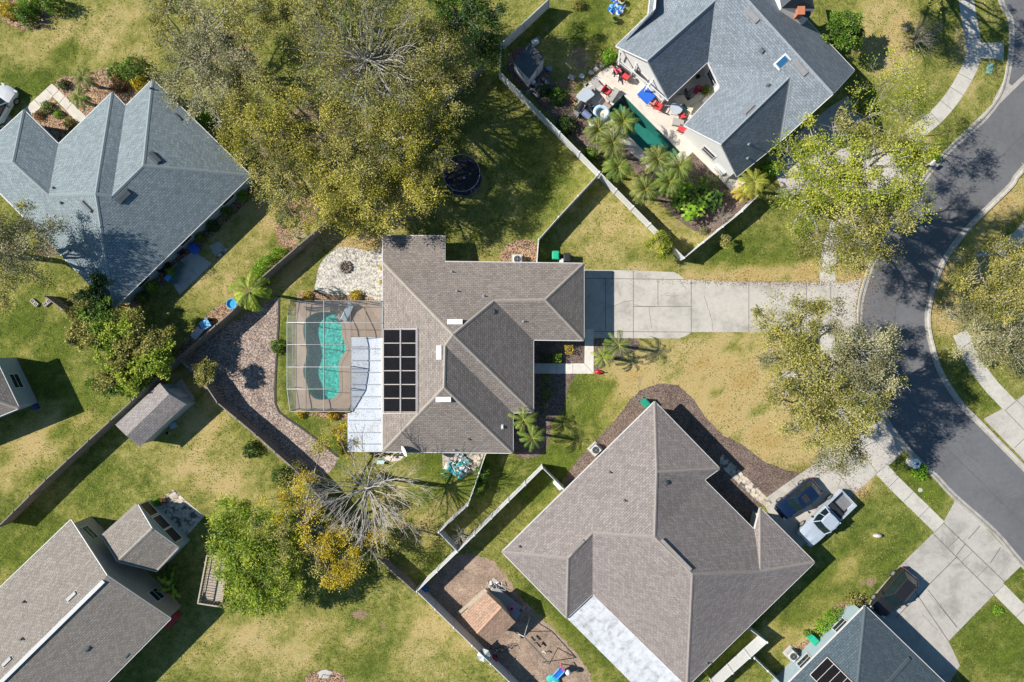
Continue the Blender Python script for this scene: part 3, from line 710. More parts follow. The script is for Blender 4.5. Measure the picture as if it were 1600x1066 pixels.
def house(name, label, cat, V, F, eh, mats, over=0.45, base=0.0, capw=0.15, windows=True, gut=True, skipwin=(), thick=0.16, caps=True):
    rmat, wmat, cmat, gmat = mats
    r = Roof(V, F, eh); lp = [r.P3[k] for k in r.loop]
    c = sum(lp, Vector())/len(lp); root = empty(name, label, cat, (c.x, c.y, base))
    mb = MB(); uvs = []
    for names, nn in r.faces:
        pts = [r.P3[k] for k in names]; v = Vector((-nn.x, -nn.y, 0)); v = (v-nn*v.dot(nn)).normalized() if v.length > 1e-3 else Vector((0, 1, 0)); u = v.cross(nn)
        for t in tessellate_polygon([[Vector((p.x, p.y, 0)) for p in pts]]):
            tp = [pts[i] for i in t]
            if (tp[1]-tp[0]).cross(tp[2]-tp[0]).z < 0: tp = tp[::-1]
            mb.add(tp, [(0, 1, 2)], 0); uvs.append([(p.dot(u)+50, p.dot(v)+50) for p in tp])
            mb.add([p-Vector((0, 0, thick)) for p in tp], [(2, 1, 0)], 1); uvs.append([(0, 0)]*3)
    n = len(lp)
    for i in range(n):
        a, b = lp[i], lp[(i+1) % n]; dz = Vector((0, 0, thick)); mb.add([a-dz, b-dz, b, a], [(0, 1, 2, 3)], 1); uvs.append([(0, 0)]*4)
    roof = mb.build('roof', [rmat, gmat], root, uvs=uvs)
    if caps:
        cb = MB(); vb = MB()
        for key, ((f1, a1, b1), (f2, a2, b2)) in r.inner.items():
            A, B = r.P3[a1], r.P3[b1]; c1 = sum((r.P3[k] for k in r.faces[f1][0]), Vector())/len(r.faces[f1][0]); c2 = sum((r.P3[k] for k in r.faces[f2][0]), Vector())/len(r.faces[f2][0])
            n1, n2 = r.faces[f1][1], r.faces[f2][1]
            if n1.dot(n2) > 0.995: continue
            convex = (c2-A).dot(n1) < 0; d = (B-A).normalized(); up = (n1+n2).normalized()
            t1 = n1.cross(d); t2 = -(n2.cross(d)); o_ = up*0.045; tgt = cb if convex else vb; w = capw if convex else 0.07
            if not convex: o_ = up*0.012
            tgt.add([A+o_, B+o_, B+t1*w+n1*0.02, A+t1*w+n1*0.02], [(0, 1, 2, 3)]); tgt.add([B+o_, A+o_, A+t2*w+n2*0.02, B+t2*w+n2*0.02], [(0, 1, 2, 3)])
        if cb.v: cb.build('ridge_cap', cmat, roof)
    if gut:
        g = MB()
        for i in range(n):
            a, b = lp[i], lp[(i+1) % n]; d = (b-a).normalized(); nn = Vector((d.y, -d.x, 0)).normalized()*0.035
            g.beam(a+nn-Vector((0, 0, 0.09)), b+nn-Vector((0, 0, 0.09)), 0.075, 0.12)
        g.build('gutter', gmat, roof)
    wl_ = inset(lp, over); wb = MB(); tops = []
    m = len(wl_)
    for i in range(m):
        a, b = wl_[i], wl_[(i+1) % m]; L = (b-a).length; k = max(1, int(L/0.6)); pr = None
        for j in range(k+1):
            q = a.lerp(b, j/k); ins = (sum(wl_, Vector())/m-q).normalized()*0.0
            zt = max(r.z_at(q.x, q.y)-thick-0.02, eh-0.35)
            if pr is not None: wb.add([(pr[0], pr[1], base), (q.x, q.y, base), (q.x, q.y, zt), (pr[0], pr[1], pr[2])], [(0, 1, 2, 3)])
            pr = (q.x, q.y, zt)
    wb.build('wall', wmat, root)
    if windows:
        for i in range(m):
            if i in skipwin: continue
            a, b = wl_[i], wl_[(i+1) % m]; L = (b-a).length
            if L < 2.6: continue
            k = max(1, int(L/4.2)); d = (b-a).normalized()
            for j in range(k): window(root, a.lerp(b, (j+0.5)/k), d, 1.4, 1.15, 1.45)
    root['_'] = 0; del root['_']
    HR[root.name] = (r, roof, wl_)
    return root, r, roof, wl_
HR = {}
def window(root, p, d, w, h, zc, fm=None):
    """p on the wall line, d along it (wall on the left is inside)"""
    nn = Vector((d.y, -d.x, 0)); f = MB(); c = p+nn*0.03; c.z = zc
    Rm = Matrix((d, nn, Vector((0, 0, 1)))).transposed()
    for (x, z, ww, hh) in ((0, h/2, w+0.12, 0.07), (0, -h/2, w+0.12, 0.09), (-w/2, 0, 0.07, h), (w/2, 0, 0.07, h), (0, 0, w, 0.04)):
        f.box(c+Rm @ Vector((x, 0, z)), (ww, 0.06 if z == 0 else 0.08, hh), rot=Rm)
    fo = f.build('window', fm or TRIM, root)
    g = MB(); g.box(c-nn*0.01, (w, 0.03, h), rot=Rm); g.build('pane', GLASS, fo)
    return fo
def door(root, p, d, w, h, mat, nm='door'):
    nn = Vector((d.y, -d.x, 0)); Rm = Matrix((d, nn, Vector((0, 0, 1)))).transposed(); c = p+nn*0.03
    f = MB(); c.z = h/2; f.box(c, (w, 0.05, h), rot=Rm)
    rows = 4 if w > 2 else 3
    for k in range(rows):
        for q in range(4 if w > 2 else 2):
            nx = 4 if w > 2 else 2; f.box(c+Rm @ Vector((-w/2+w*(q+0.5)/nx, 0.035, -h/2+h*(k+0.5)/rows)), (w/nx*0.8, 0.03, h/rows*0.7), rot=Rm)
    o = f.build(nm, mat, root); k = MB(); k.box(c+Rm @ Vector((w*0.38 if w < 2 else 0, 0.06, -0.1)), (0.12, 0.06, 0.04), rot=Rm); k.build('handle', CHROME, o); return o
def vent(root, r, px, py, w, l, h, mat, nm='roof_vent', rz=0.0):
    p, u, v, n = r.on(px, py); mb = MB(); Rm = Matrix((u, v, n)).transposed() @ Matrix.Rotation(rz, 3, 'Z')
    mb.box(p+n*h/2, (w, l, h), rot=Rm, taper=0.9)
    mb.box(p+n*0.012, (w+0.14, l+0.14, 0.02), rot=Rm)
    return mb.build(nm, mat, root)
def pipe(root, r, px, py, rad=0.05, h=0.32, mat=None, nm='vent_pipe'):
    p, u, v, n = r.on(px, py); mb = MB(); mb.tube([p-Vector((0, 0, 0.05)), p+Vector((0, 0, h))], rad, 8)
    mb.lathe(p+n*0.01, [(rad+0.09, 0.0), (rad+0.02, 0.07)], 10); return mb.build(nm, mat or METAL, root)

def leafy_white(s2=.8, s1=11.0, name='white roof panel with fallen leaves'):
    m, ns, ls, bs = nodes_of(name); tc = ns.new('ShaderNodeTexCoord').outputs['Object']
    v = noise(ns, ls, tc, s1, 4, .7, .3); v2 = noise(ns, ls, tc, s2, 4, .6); f = math_(ns, ls, 'ADD', v, math_(ns, ls, 'MULTIPLY', v2, .35))
    rp = ramp(ns, [(.50, (.60, .63, .69)), (.72, (.52, .55, .60)), (.80, (.36, .36, .36)), (.86, (.17, .155, .13))] if s1 > 5 else [(.45, (.66, .67, .70)), (.68, (.55, .56, .59)), (.80, (.42, .43, .44)), (.9, (.3, .3, .3))]); ls.new(f, rp.inputs[0]); ls.new(rp.outputs[0], bs.inputs['Base Color']); bs.inputs['Roughness'].default_value = .5; return m
RM1 = shingles('brown grey shingles', (0.262, 0.224, 0.200)); RM2 = shingles('slate blue shingles', (0.222, 0.265, 0.285), 0.08)
RM3 = shingles('taupe shingles', (0.262, 0.226, 0.215), 0.08); RM4 = shingles('grey blue shingles', (0.208, 0.238, 0.272), 0.1)
RM5 = shingles('grey taupe shingles', (0.262, 0.232, 0.205), 0.1); RM6 = shingles('dark slate shingles', (0.078, 0.105, 0.125), 0.1)
CP1 = plain('weathered ridge shingles', (0.31, 0.27, 0.235), 0.9, 0.2, 4); CP2 = plain('slate ridge shingles', (0.225, 0.262, 0.275), 0.9, 0.15, 4)
CP3 = plain('taupe ridge shingles', (0.27, 0.235, 0.215), 0.9, 0.2, 4); CP4 = plain('grey ridge shingles', (0.225, 0.25, 0.275), 0.9, 0.15, 4)
CP5 = plain('pale ridge shingles', (0.30, 0.27, 0.24), 0.9, 0.2, 4); CP6 = plain('dark ridge shingles', (0.08, 0.10, 0.115), 0.9, 0.2, 4)
WBLUE = plain('pale blue grey siding', (0.30, 0.38, 0.42), 0.8, 0.08); WTAN = plain('tan stucco', (0.46, 0.37, 0.29), 0.9, 0.1); WWH = plain('white stucco', (0.66, 0.65, 0.63), 0.85, 0.06)
VDARK = plain('dark roof vent', (0.10, 0.11, 0.12), 0.5, 0.2); VWH = plain('white roof vent', (0.74, 0.74, 0.72), 0.5, 0.08); VGR = plain('grey roof vent', (0.2, 0.2, 0.21), 0.5, 0.2)

# centre house
EH = 2.6
V = dict(a=(598,409,EH), c=(912,412,EH), d=(912,532,EH), e=(833,531,EH), f=(833,644.5,EH), g=(801,645,EH), h=(801,708,EH), i=(598,706,EH), b=(694.4,409,EH), s=(598,368,2.25), t=(694.4,369,2.25),
         P=(708,523,None), Q=(695.6,540,None), R=(694,605.5,None), G=(772,470,None), J=(852,468.5,None))
F = [('abcJGP', 'ac', 0.53), ('cdJ', 'cd', 0.53), ('deGJ', 'de', 0.53), ('efPG', 'ef', 0.53), ('fgQP', 'fg', 0.53), ('ghRQ', 'gh', 0.53), ('hiR', 'hi', 0.53), ('iaPQR', 'ia', 0.53), ('sabt', 'st', 0.14)]
m1, r1, ro1, w1 = house('house', 'grey brown hip roofed house with black solar panels and screened pool', 'house', V, F, EH, (RM1, STUCCO, CP1, TRIM), windows=True)
for x, y, w, l in ((711,503,1.25,.38), (686,551,.40,1.15), (693,624,1.25,.38)):
    p, u, v, n = r1.on(x, y); mb = MB(); mb.box(p+Vector((0, 0, .12)), (w, l, .16)); mb.box(p+Vector((0, 0, .22)), (w+.06, l+.06, .03)); mb.build('roof_vent', VWH, m1)
for x, y in ((706,425),(714,455),(756,463),(710,703),(818,502)): pipe(m1, r1, x, y)
vent(m1, r1, 785,667, .30,.10,.1, VWH); vent(m1, r1, 733,686, .12,.12,.14, VDARK); vent(m1, r1, 772,487,.35,.08,.08,VDARK)
# solar pool heating collectors on the west slope
SOL = plain('solar collector', (0.010, 0.010, 0.012), 0.95, 0.3, 1.0, fine=6); SOL.node_tree.nodes['Principled BSDF'].inputs['Specular IOR Level'].default_value = 0.05; SOLF = plain('collector frame', (0.55, 0.5, 0.47), 0.6, 0.15)
for cx0, cx1 in ((601,626), (627.6,651)):
    for k in range(6):
        y0 = 515.2+k*21.5; y1 = y0+20.7; c = [r1.on(x, y) for x, y in ((cx0,y1),(cx1,y1),(cx1,y0),(cx0,y0))]; n = c[0][3]
        pts = [q[0]+n*0.09 for q in c]; mb = MB(); mb.add([p-n*0.04 for p in pts]+pts, [(3,2,1,0),(4,5,6,7),(0,1,5,4),(1,2,6,5),(2,3,7,6),(3,0,4,7)]); sp = mb.build('solar_panel', SOL, m1)
        fb = MB()
        for q in range(4): fb.beam(pts[q]+n*0.005, pts[(q+1) % 4]+n*0.005, 0.022, 0.04, up=n)
        fb.build('frame', SOLF, sp)
mb = MB(); PB = [r1.on(x, y)[0]+Vector((0,0,.16)) for x, y in ((651.8,513),(651.8,646),(598.8,646))]
mb.tube(PB, 0.032, 6); mb.tube([r1.on(600,646)[0]+Vector((0,0,.16)), r1.on(600,514)[0]+Vector((0,0,.16)), r1.on(651,514)[0]+Vector((0,0,.16))], .032, 6)
mb.tube([r1.on(626.8,514)[0]+Vector((0,0,.2)), r1.on(626.8,646)[0]+Vector((0,0,.2))], .03, 6); mb.build('solar_pipe', plain('white pvc pipe', (.62,.58,.62), .4, .1), m1)

# garage door and front door of the centre house
def nearest_wall(wl_, px, py):
    q = P(px, py); best = None
    for i in range(len(wl_)):
        a, b = wl_[i], wl_[(i+1) % len(wl_)]; t = max(0.05, min(0.95, (q-a).dot(b-a)/(b-a).length_squared)); p = a.lerp(b, t); dd = (p-q).length
        if best is None or dd < best[0]: best = (dd, p, (b-a).normalized())
    return best[1], best[2]
p, d = nearest_wall(w1, 902, 472); door(m1, p+Vector((0.05,0,0)), d, 4.9, 2.15, TRIM, 'garage_door')
p, d = nearest_wall(w1, 830, 576); door(m1, p+Vector((0.05,0,0)), d, 0.95, 2.05, plain('dark red door paint', (.2,.03,.03), .5), 'door')

# left house
EH = 2.6
V = dict(A=(238,124,EH), E=(391.4,274,EH), S=(177,482,EH), W=(-50,251,EH), T=(36.7,172,EH), n=(91,225.5,EH), m=(174.8,144.4,EH), k=(196,166,EH),
         r=(224,259,None), v=(175,307,None), q=(149.5,303,None), j=(76,304.5,None), g=(20,253,None))
F = [('AEr', 'AE', .50), ('ESqvr', 'ES', .50), ('kAr'+'v', 'kA', .50), ('mkvq', 'mk', .50), ('nmqj', 'nm', .50), ('SWgjq', 'SW', .50), ('WTg', 'WT', .50), ('Tnjg', 'Tn', .50)]
m2, r2, ro2, w2 = house('house', 'slate blue hip roofed house under the spreading oak on the left', 'house', V, F, EH, (RM2, WBLUE, CP2, TRIM))
for x, y, w, l in ((242,247,.45,1.25), (194,307,.45,1.35), (137,323,.28,1.2)): vent(m2, r2, x, y, l, w, .16, VDARK)
vent(m2, r2, 279,183,.75,.08,.08,VDARK)
for x, y in ((236,139),(96,317),(84,294),(109,392)): pipe(m2, r2, x, y, .07, .3, VDARK)
# upper right house
EH = 2.9
V = dict(a=(962.7,72,EH), b=(1012,95,5.6), c=(1043.7,154.5,EH), d=(1106,96,EH), e=(1125,137,EH), f=(1069,196,EH), g=(1127,225.5,5.8), h=(1151.7,275.7,EH), i=(1218,222,EH),
         j=(1302,146,6.5), k=(1335,109.6,EH), l=(1259.8,29.8,EH), m=(1222,-10,EH), n=(1140,-97,EH), o=(1080,-100,None), p=(1117,2,5.65), u=(1234.7,120.6,5.85), z=(1020,-40,EH), y=(1013,23,EH), x=(1102,91,None), w=(1060,-100,EH))
V['o'] = (1082,-97,6.5)
F = [('abpozya', 'ay', .42)]
F = [(tuple('abpowzy'), 'ay', .42), (tuple('bcdp'), 'cd', .42), (tuple('fguе'.replace('е','e')), 'ef', .42), (tuple('ghiu'), 'hi', .42), (tuple('deuijop'), 'de', .42), (tuple('jklmno'), 'kl', .42)]
m3, r3, ro3, w3 = house('house', 'blue grey gabled house in the upper right corner with patio and pool', 'house', V, F, EH, (RM4, WWH, CP4, TRIM), over=0.35)
for x, y, w, l, mt in ((1176,25,.5,1.4,VGR), (1251,107,.5,1.5,VGR), (1171,172,.3,1.2,VGR)): vent(m3, r3, x, y, l, w, .15, mt, rz=0)
vent(m3, r3, 1191,79,.35,.3,.18,VDARK); vent(m3, r3, 1201,134,.25,.25,.18,VDARK)
sk = vent(m3, r3, 1222,97, .62,1.1,.12, TRIM, 'skylight'); p, u, v, n = r3.on(1222,97); mb = MB(); mb.box(p+n*.15, (.48,.92,.02), rot=Matrix((u,v,n)).transposed()); mb.build('pane', glassy('sky blue skylight glass', (.02,.10,.22)), sk)
for x, y in ((1170,225),(1168,247)): pipe(m3, r3, x, y, .05, .3)
# small cross gable with a chimney cap
V = dict(a=(1216,8,4.6), b=(1238,-16,None), c=(1272,16,4.6), d=(1290,-30,4.6), e=(1250,-50,4.6))
mb = MB(); q = [P(1215,-18,5.0), P(1221,13,5.0), P(1263,29,5.0), P(1273,14,5.0), P(1262,-40,5.0), P(1245,-8,6.6), P(1230,-60,6.6)]
mb.add([q[1], q[2], q[3], q[5]], [(0,1,2),(0,2,3)]); mb.add([q[3], q[4], q[6], q[5]], [(0,1,2,3)]); mb.add([q[0], q[1], q[5], q[6]], [(0,1,2,3)])
base_ = [(v_.x, v_.y, 3.0) for v_ in q[:5]]; nb = len(mb.v)
for i in range(1,5):
    a, b = q[i-1], q[i]; mb.add([(a.x,a.y,3.2),(b.x,b.y,3.2),tuple(b),tuple(a)], [(0,1,2,3)], 1)
mb.build('dormer', [RM4, WWH], m3)
mb = MB(); c = P(1248,21,5.1); mb.box(c, (.5,.6,.9)); mb.box(c+Vector((0,0,.5)), (.62,.72,.1)); mb.build('chimney', TERRA, ro3)
# lower right house
EH = 2.6
V = dict(W=(784.5,862.8,EH), N=(1023,628,EH), c=(1124.4,732.5,EH), n=(1100,750,EH), m=(1178.7,828.4,EH), T=(1187.8,794,EH), E=(1272.8,879,EH), S=(1073.5,1073,EH), s=(925.7,928.5,EH), o=(885.5,966,EH),
         j=(1026,738,None), k=(1023,839,None), l=(926,833,None), i=(888,872.6,None), q=(1082,897,None), r=(1188,893,None))
F = [('WNjkli', 'WN', .50), ('Wio', 'Wo', .50), ('osli', 'os', .50), ('sSqkl', 'sS', .50), ('SErq', 'SE', .50), ('ETr', 'ET', .50), ('Tmr', 'Tm', .50), ('mnjkqr', 'mn', .50), ('ncj', 'nc', .50), ('cNj', 'cN', .50)]
m4, r4, ro4, w4 = house('house', 'large taupe hip roofed house with white metal patio roof and cars in front', 'house', V, F, EH, (RM3, STUCCO, CP3, TRIM))
for x, y in ((953,738),(976,782),(812,854),(1105,1036)): pipe(m4, r4, x, y, .06, .3, VDARK)
vent(m4, r4, 1040,754,.32,.28,.16,VDARK)
for (x0,y0,x1,y1) in ((1031,845,1078,893),(910,846,891,866)):
    a = r4.on(x0+2, y0-2)[0]+Vector((0,0,.10)); b = r4.on(x1+1, y1-3)[0]+Vector((0,0,.10)); mb = MB(); mb.beam(a, b, .28, .10); mb.build('ridge_vent', CP3, ro4)
mb = MB(); q = [P(886.5,966.5,2.35), P(926,930.5,2.35), P(1068,1068,2.35), P(1026,1106,2.35)]
mb.prism([v_.xy[:] for v_ in q], 2.27, 2.37)
for k in range(1, 22):
    t = k/22; mb.beam(q[0].lerp(q[3], t)+Vector((0,0,.03)), q[1].lerp(q[2], t)+Vector((0,0,.03)), .03, .03)
mb.build('patio_roof', leafy_white(.45, 1.6, 'white metal patio roof with grime'), m4)
mb = MB()
for t in (0.02, .35, .68, .98): a = q[0].lerp(q[3], t); mb.box((a.x+.1*0, a.y, 1.13), (.1,.1,2.26))
mb.build('patio_post', TRIM, m4)
# corner house
EH = 2.7
V = dict(t=(1352,947.2,EH), w=(1170,1130,EH), s=(1290,1260,EH), e=(1478,1066,EH), f=(1443,1031.6,EH), x=(1560,1148,EH), u=(1380,1290,EH), p=(1337,1100,None), q=(1440,1180,None))
F = [('twp', 'tw', .42), ('txqp', 'tx', .42), ('wsuqp', 'ws', .42), ('xuq', 'xu', .42)]
V = {k: V[k] for k in 'twsxupq'}
m5, r5, ro5, w5 = house('house', 'dark slate roofed house in the lower right corner with one solar panel', 'house', V, F, EH, (RM6, WBLUE, CP6, TRIM))
for (x0,y0,x1,y1) in ((1420,1028,1385,1068),):
    mb = MB(); a, b = r5.on(x0,y0)[0], r5.on(x1,y1)[0]; mb.beam(a+Vector((0,0,.08)), b+Vector((0,0,.08)), .3,.12); mb.build('ridge_vent', CP6, ro5)
p, u, v, n = r5.on(1300,1062); mb = MB(); mb.box(p+n*.12, (2.2,2.8,.05), rot=Matrix((u,v,n)).transposed()); sp = mb.build('solar_panel', SOL, m5)
mb = MB(); Rm = Matrix((u,v,n)).transposed()
for dx, dy, w, l in ((-1.1,0,.05,2.8),(1.1,0,.05,2.8),(0,1.4,2.2,.05),(0,-1.4,2.2,.05),(0,0,2.2,.03),(0,.7,2.2,.03),(0,-.7,2.2,.03)): mb.box(p+n*.13+Rm @ Vector((dx,dy,0)), (w,l,.06), rot=Rm)
mb.build('frame', SOLF, sp)
# lower left house: long gable, porch gable
EH = 3.0
V = dict(a=(110,812.8,EH), b=(166.7,900.5,None), c=(266,967,EH), d=(80,1155,EH), e=(-20,1084,None), f=(-70,985,EH))
F = [(tuple('abef'), 'af', .36), (tuple('bcde'), 'cd', .36)]
m6, r6, ro6, w6 = house('house', 'grey taupe gabled house with screened porch in the lower left corner', 'house', V, F, EH, (RM5, WTAN, CP5, TRIM), over=0.3, caps=False, windows=False)
mb = MB(); a, b = r6.P3['b'], r6.P3['e']; dn = (r6.P3['c']-b*0-r6.P3['b'])
mb.beam(a.lerp(b,.03)+Vector((.05,-.1,.03)), b+Vector((.05,-.1,.03)), .34, .05); mb.build('ridge_flashing', TRIM, ro6)
for x, y in ((110,985),(38,940)): vent(m6, r6, x if x > 60 else 38, 928 if x > 60 else 1032, .9, .3, .16, VGR) if False else None
vent(m6, r6, 113,932, .30,1.1,.15, VGR, rz=R(90)); vent(m6, r6, 12,1034, .30,1.1,.15, VGR, rz=R(90))
for x, y in ((38,940),(35,998)): pipe(m6, r6, x, y, .07, .3, VDARK)
vent(m6, r6, 137,1014,.55,.12,.12,VDARK); vent(m6, r6, 199,1025,.4,.06,.06,VDARK)
# gable end: windows and a red step
gi = [i for i in range(len(w6)) if (P(200,880)-(w6[i]+w6[(i+1) % len(w6)])/2).length < 5]
gi = min(range(len(w6)), key=lambda i: ((P(205,890)-(w6[i]+w6[(i+1) % len(w6)])/2).length))
a, b = w6[gi], w6[(gi+1) % len(w6)]; d = (b-a).normalized()
p, d = nearest_wall(w6, 240, 938); window(m6, p, d, 1.2, 1.3, 1.5); p, d = nearest_wall(w6, 143, 840); window(m6, p, d, 1.5, .9, 1.9)
p, d = nearest_wall(w6, 262, 958); nn = Vector((d.y,-d.x,0)); mb = MB(); mb.box(p+nn*.35+Vector((0,0,.25)), (1.5,.55,.5), rot=Matrix((d,nn,Vector((0,0,1)))).transposed()); o = mb.build('planter_box', RED); tag(o, 'red box standing at the corner of the tan gable wall', 'box')
V = dict(a=(159,838,2.6), b=(214,788,2.6), c=(237,827,None), d=(279,857,2.6), e=(244.6,893,2.6), f=(183.5,877.6,None))
F = [(tuple('abcf'), 'ab', .36), (tuple('fcde'), 'de', .36)]
m7, r7, ro7, w7 = house('porch', 'screened porch with its own small gable roof beside the stone patio', 'porch', V, F, 2.6, (RM5, WBLUE, CP5, TRIM), over=0.12, windows=False)
mb = MB(); A, B = r7.P3['a'], r7.P3['b']; mb.beam(A+Vector((.05,-.05,.03)), B+Vector((.05,-.05,.03)), .35,.04); A, B = r7.P3['d'], r7.P3['e']; mb.beam(A+Vector((-.1,.1,.03)), B+Vector((-.1,.1,.03)), .35,.04); mb.build('eave_flashing', CP5, ro7)
# the gable wall facing the patio: three tall dark screens in a pale frame
SCR = glassy('dark porch screen', (.012,.013,.018), .5)
for k, (sx, sy) in enumerate(((238,797),(256,818),(273,838))):
    p, d = nearest_wall(w7, sx, sy); nn = Vector((d.y,-d.x,0)); Rm = Matrix((d, nn, Vector((0,0,1)))).transposed(); c = p+nn*.03; c.z = 1.55; mb = MB()
    for (x, z, ww, hh) in ((0,.72,1.5,.09),(0,-.72,1.5,.09),(-.74,0,.09,1.5),(.74,0,.09,1.5)): mb.box(c+Rm @ Vector((x,0,z)), (ww,.08,hh), rot=Rm)
    f_ = mb.build('window', TRIM, m7); mb = MB(); mb.box(c, (1.4,.03,1.36), rot=Rm); mb.build('screen', SCR, f_)
sheet('stone_patio', [(228,800),(270.6,764.5),(319.6,806.7),(284,846),(250,838)], 0.03, PAVER, thick=.1)
mb = MB(); c = P(281,857); mb.lathe(c+Vector((-.6,0,0)), [(.25,0),(.32,.5),(.34,.55)], 14)
o = mb.build('planter_pot', plain('maroon glaze', (.2,.02,.03), .4)); tag(o, 'maroon round pot at the corner of the screened porch', 'pot')
# far left house, mostly out of frame
EH = 3.2
V = dict(a=(-40,494,EH), b=(29,638,EH), c=(-110,705,EH), d=(-180,560,EH), e=(-36,600,None), f=(-105,566,None))
V = dict(a=(-12,552,EH), b=(29,638,EH), c=(-140,706,EH), d=(-182,622,EH), e=(-30,608,None), f=(-125,650,None)); V['e'] = (-38,616,None); V['f'] = (-120,648,None)
F = [(tuple('abe'), 'ab', .42), (tuple('bcfe'), 'bc', .42), (tuple('cdf'), 'cd', .42), (tuple('daef'), 'da', .42)]
m8, r8, ro8, w8 = house('house', 'brown roofed house cut by the left edge with pale blue wall', 'house', V, F, EH, (RM1, WBLUE, CP1, TRIM), over=.35)
# storage shed
V = dict(a=(249.5,598.6,2.3), b=(264,616,None), c=(291,632,2.3), d=(218,698,2.3), e=(197.6,681.4,None), f=(180,664,2.3))
F = [(tuple('abef'), 'af', .42), (tuple('bcde'), 'cd', .42)]
m9, r9, ro9, w9 = house('shed', 'grey shingled garden shed with pale blue walls beside the wooden fence', 'shed', V, F, 2.3, (shingles('ash grey shingles', (.29,.26,.25), .1), WBLUE, CP3, TRIM), over=.12, windows=False, gut=False, caps=False)
p, d = nearest_wall(w9, 284, 616); door(m9, p, d, 1.2, 1.9, TRIM, 'door')
sheet('shed_pad', [(272,602),(284,592),(304,622),(296,636)], 0.05, CONC2, thick=.1)
# tool shed of the upper right garden
V = dict(a=(801.8,97.5,2.3), b=(827,124,2.3), c=(851,90,2.6), d=(828,67,2.6))
F = [(tuple('abcd'), 'ab', .1)]
mA, rA, roA, wA = house('shed', 'small square shed with dark flat roof behind the white fence', 'shed', V, F, 2.3, (plain('dark felt roof', (.10,.10,.11), .9, .5, 1.5), WWH, CP6, TRIM), over=.08, windows=False, caps=False, gut=False)
p, d = nearest_wall(wA, 840, 112); door(mA, p, d, .9, 1.9, TRIM, 'door')
# ---------------------------------------------------------------- plants
LEAF = {  # tree ramps stretched: low ends mimic shaded gaps, high ends sunlit clumps
 'olive': leafmat('olive oak leaves', srgb(78,84,36), srgb(142,140,66), srgb(196,186,106)),
 'yellow': leafmat('yellow green oak leaves', srgb(86,88,28), srgb(164,158,58), srgb(214,202,98)),
 'grey': leafmat('grey green mossy leaves', srgb(84,86,58), srgb(142,140,96), srgb(194,188,144)),
 'bright': leafmat('bright spring leaves', srgb(76,94,24), srgb(144,156,46), srgb(200,198,84)),
 'gold': leafmat('golden leaves', srgb(120,108,16), srgb(192,168,36), srgb(224,204,76)),
 'green': leafmat('mid green leaves', srgb(54,84,26), srgb(98,130,42), srgb(142,164,64)),
 'dark': leafmat('dark green leaves', srgb(30,54,22), srgb(56,88,34), srgb(94,124,50)),
 'willow': leafmat('willow green leaves', srgb(74,100,24), srgb(136,158,46), srgb(188,196,76)),
 'palm': leafmat('palm fronds', srgb(46,76,28), srgb(92,122,42), srgb(158,172,76)),
 'sabal': leafmat('cluster palm fronds', srgb(46,66,26), srgb(92,110,44), srgb(156,160,86)),
 'brown': leafmat('dry brown leaves', srgb(92,68,42), srgb(136,104,66), srgb(172,140,98)),
 'hedge': leafmat('hedge leaves', srgb(70,112,22), srgb(120,164,38), srgb(164,196,64)),
 'blades': leafmat('grass blades', srgb(52,74,28), srgb(112,120,54), srgb(168,156,96), .8, .1),
}
BARKM = {'pale': plain('pale grey bark', (0.36, 0.335, 0.30), 0.95, 0.25, 3), 'brown': plain('brown bark', (0.16, 0.125, 0.10), 0.95, 0.35, 3),
         'mid': plain('grey brown bark', (0.25, 0.225, 0.195), 0.95, 0.3, 3), 'white': plain('bleached dead wood', (0.42, 0.38, 0.33), 0.9, 0.2, 3)}
def leaf_object(name, cen, direc, nrm, ln, wd, tint, mat, parent):
    """cen, direc, nrm: (N,3); every leaf is one kite-shaped face"""
    org = np.array(ORG.get(parent.name, Vector((0, 0, 0)))) if parent is not None else np.zeros(3)
    N_ = len(cen); d = direc/np.linalg.norm(direc, axis=1, keepdims=True); s = np.cross(d, nrm); s /= np.linalg.norm(s, axis=1, keepdims=True)+1e-9
    L = ln[:, None]; Wd = wd[:, None]; c = cen-org
    v = np.stack([c-d*L*0.5, c+s*Wd*0.5-d*L*0.05, c+d*L*0.5, c-s*Wd*0.5-d*L*0.05], 1).reshape(-1, 3)
    me = bpy.data.meshes.new(name); me.vertices.add(N_*4); me.vertices.foreach_set('co', v.astype(np.float32).ravel())
    me.loops.add(N_*4); me.loops.foreach_set('vertex_index', np.arange(N_*4)); me.polygons.add(N_)
    me.polygons.foreach_set('loop_start', np.arange(N_)*4); me.polygons.foreach_set('loop_total', np.full(N_, 4))
    at = me.attributes.new('tint', 'FLOAT', 'POINT'); at.data.foreach_set('value', np.repeat(np.clip(tint, 0, 1), 4).astype(np.float32))
    me.materials.append(mat); me.update(calc_edges=True)
    o = bpy.data.objects.new(name, me); COL.objects.link(o)
    if parent is not None: o.parent = parent; ORG[o.name] = Vector(org)
    return o
def rnd_unit(g, n):
    v = g.normal(size=(n, 3)); return v/np.linalg.norm(v, axis=1, keepdims=True)
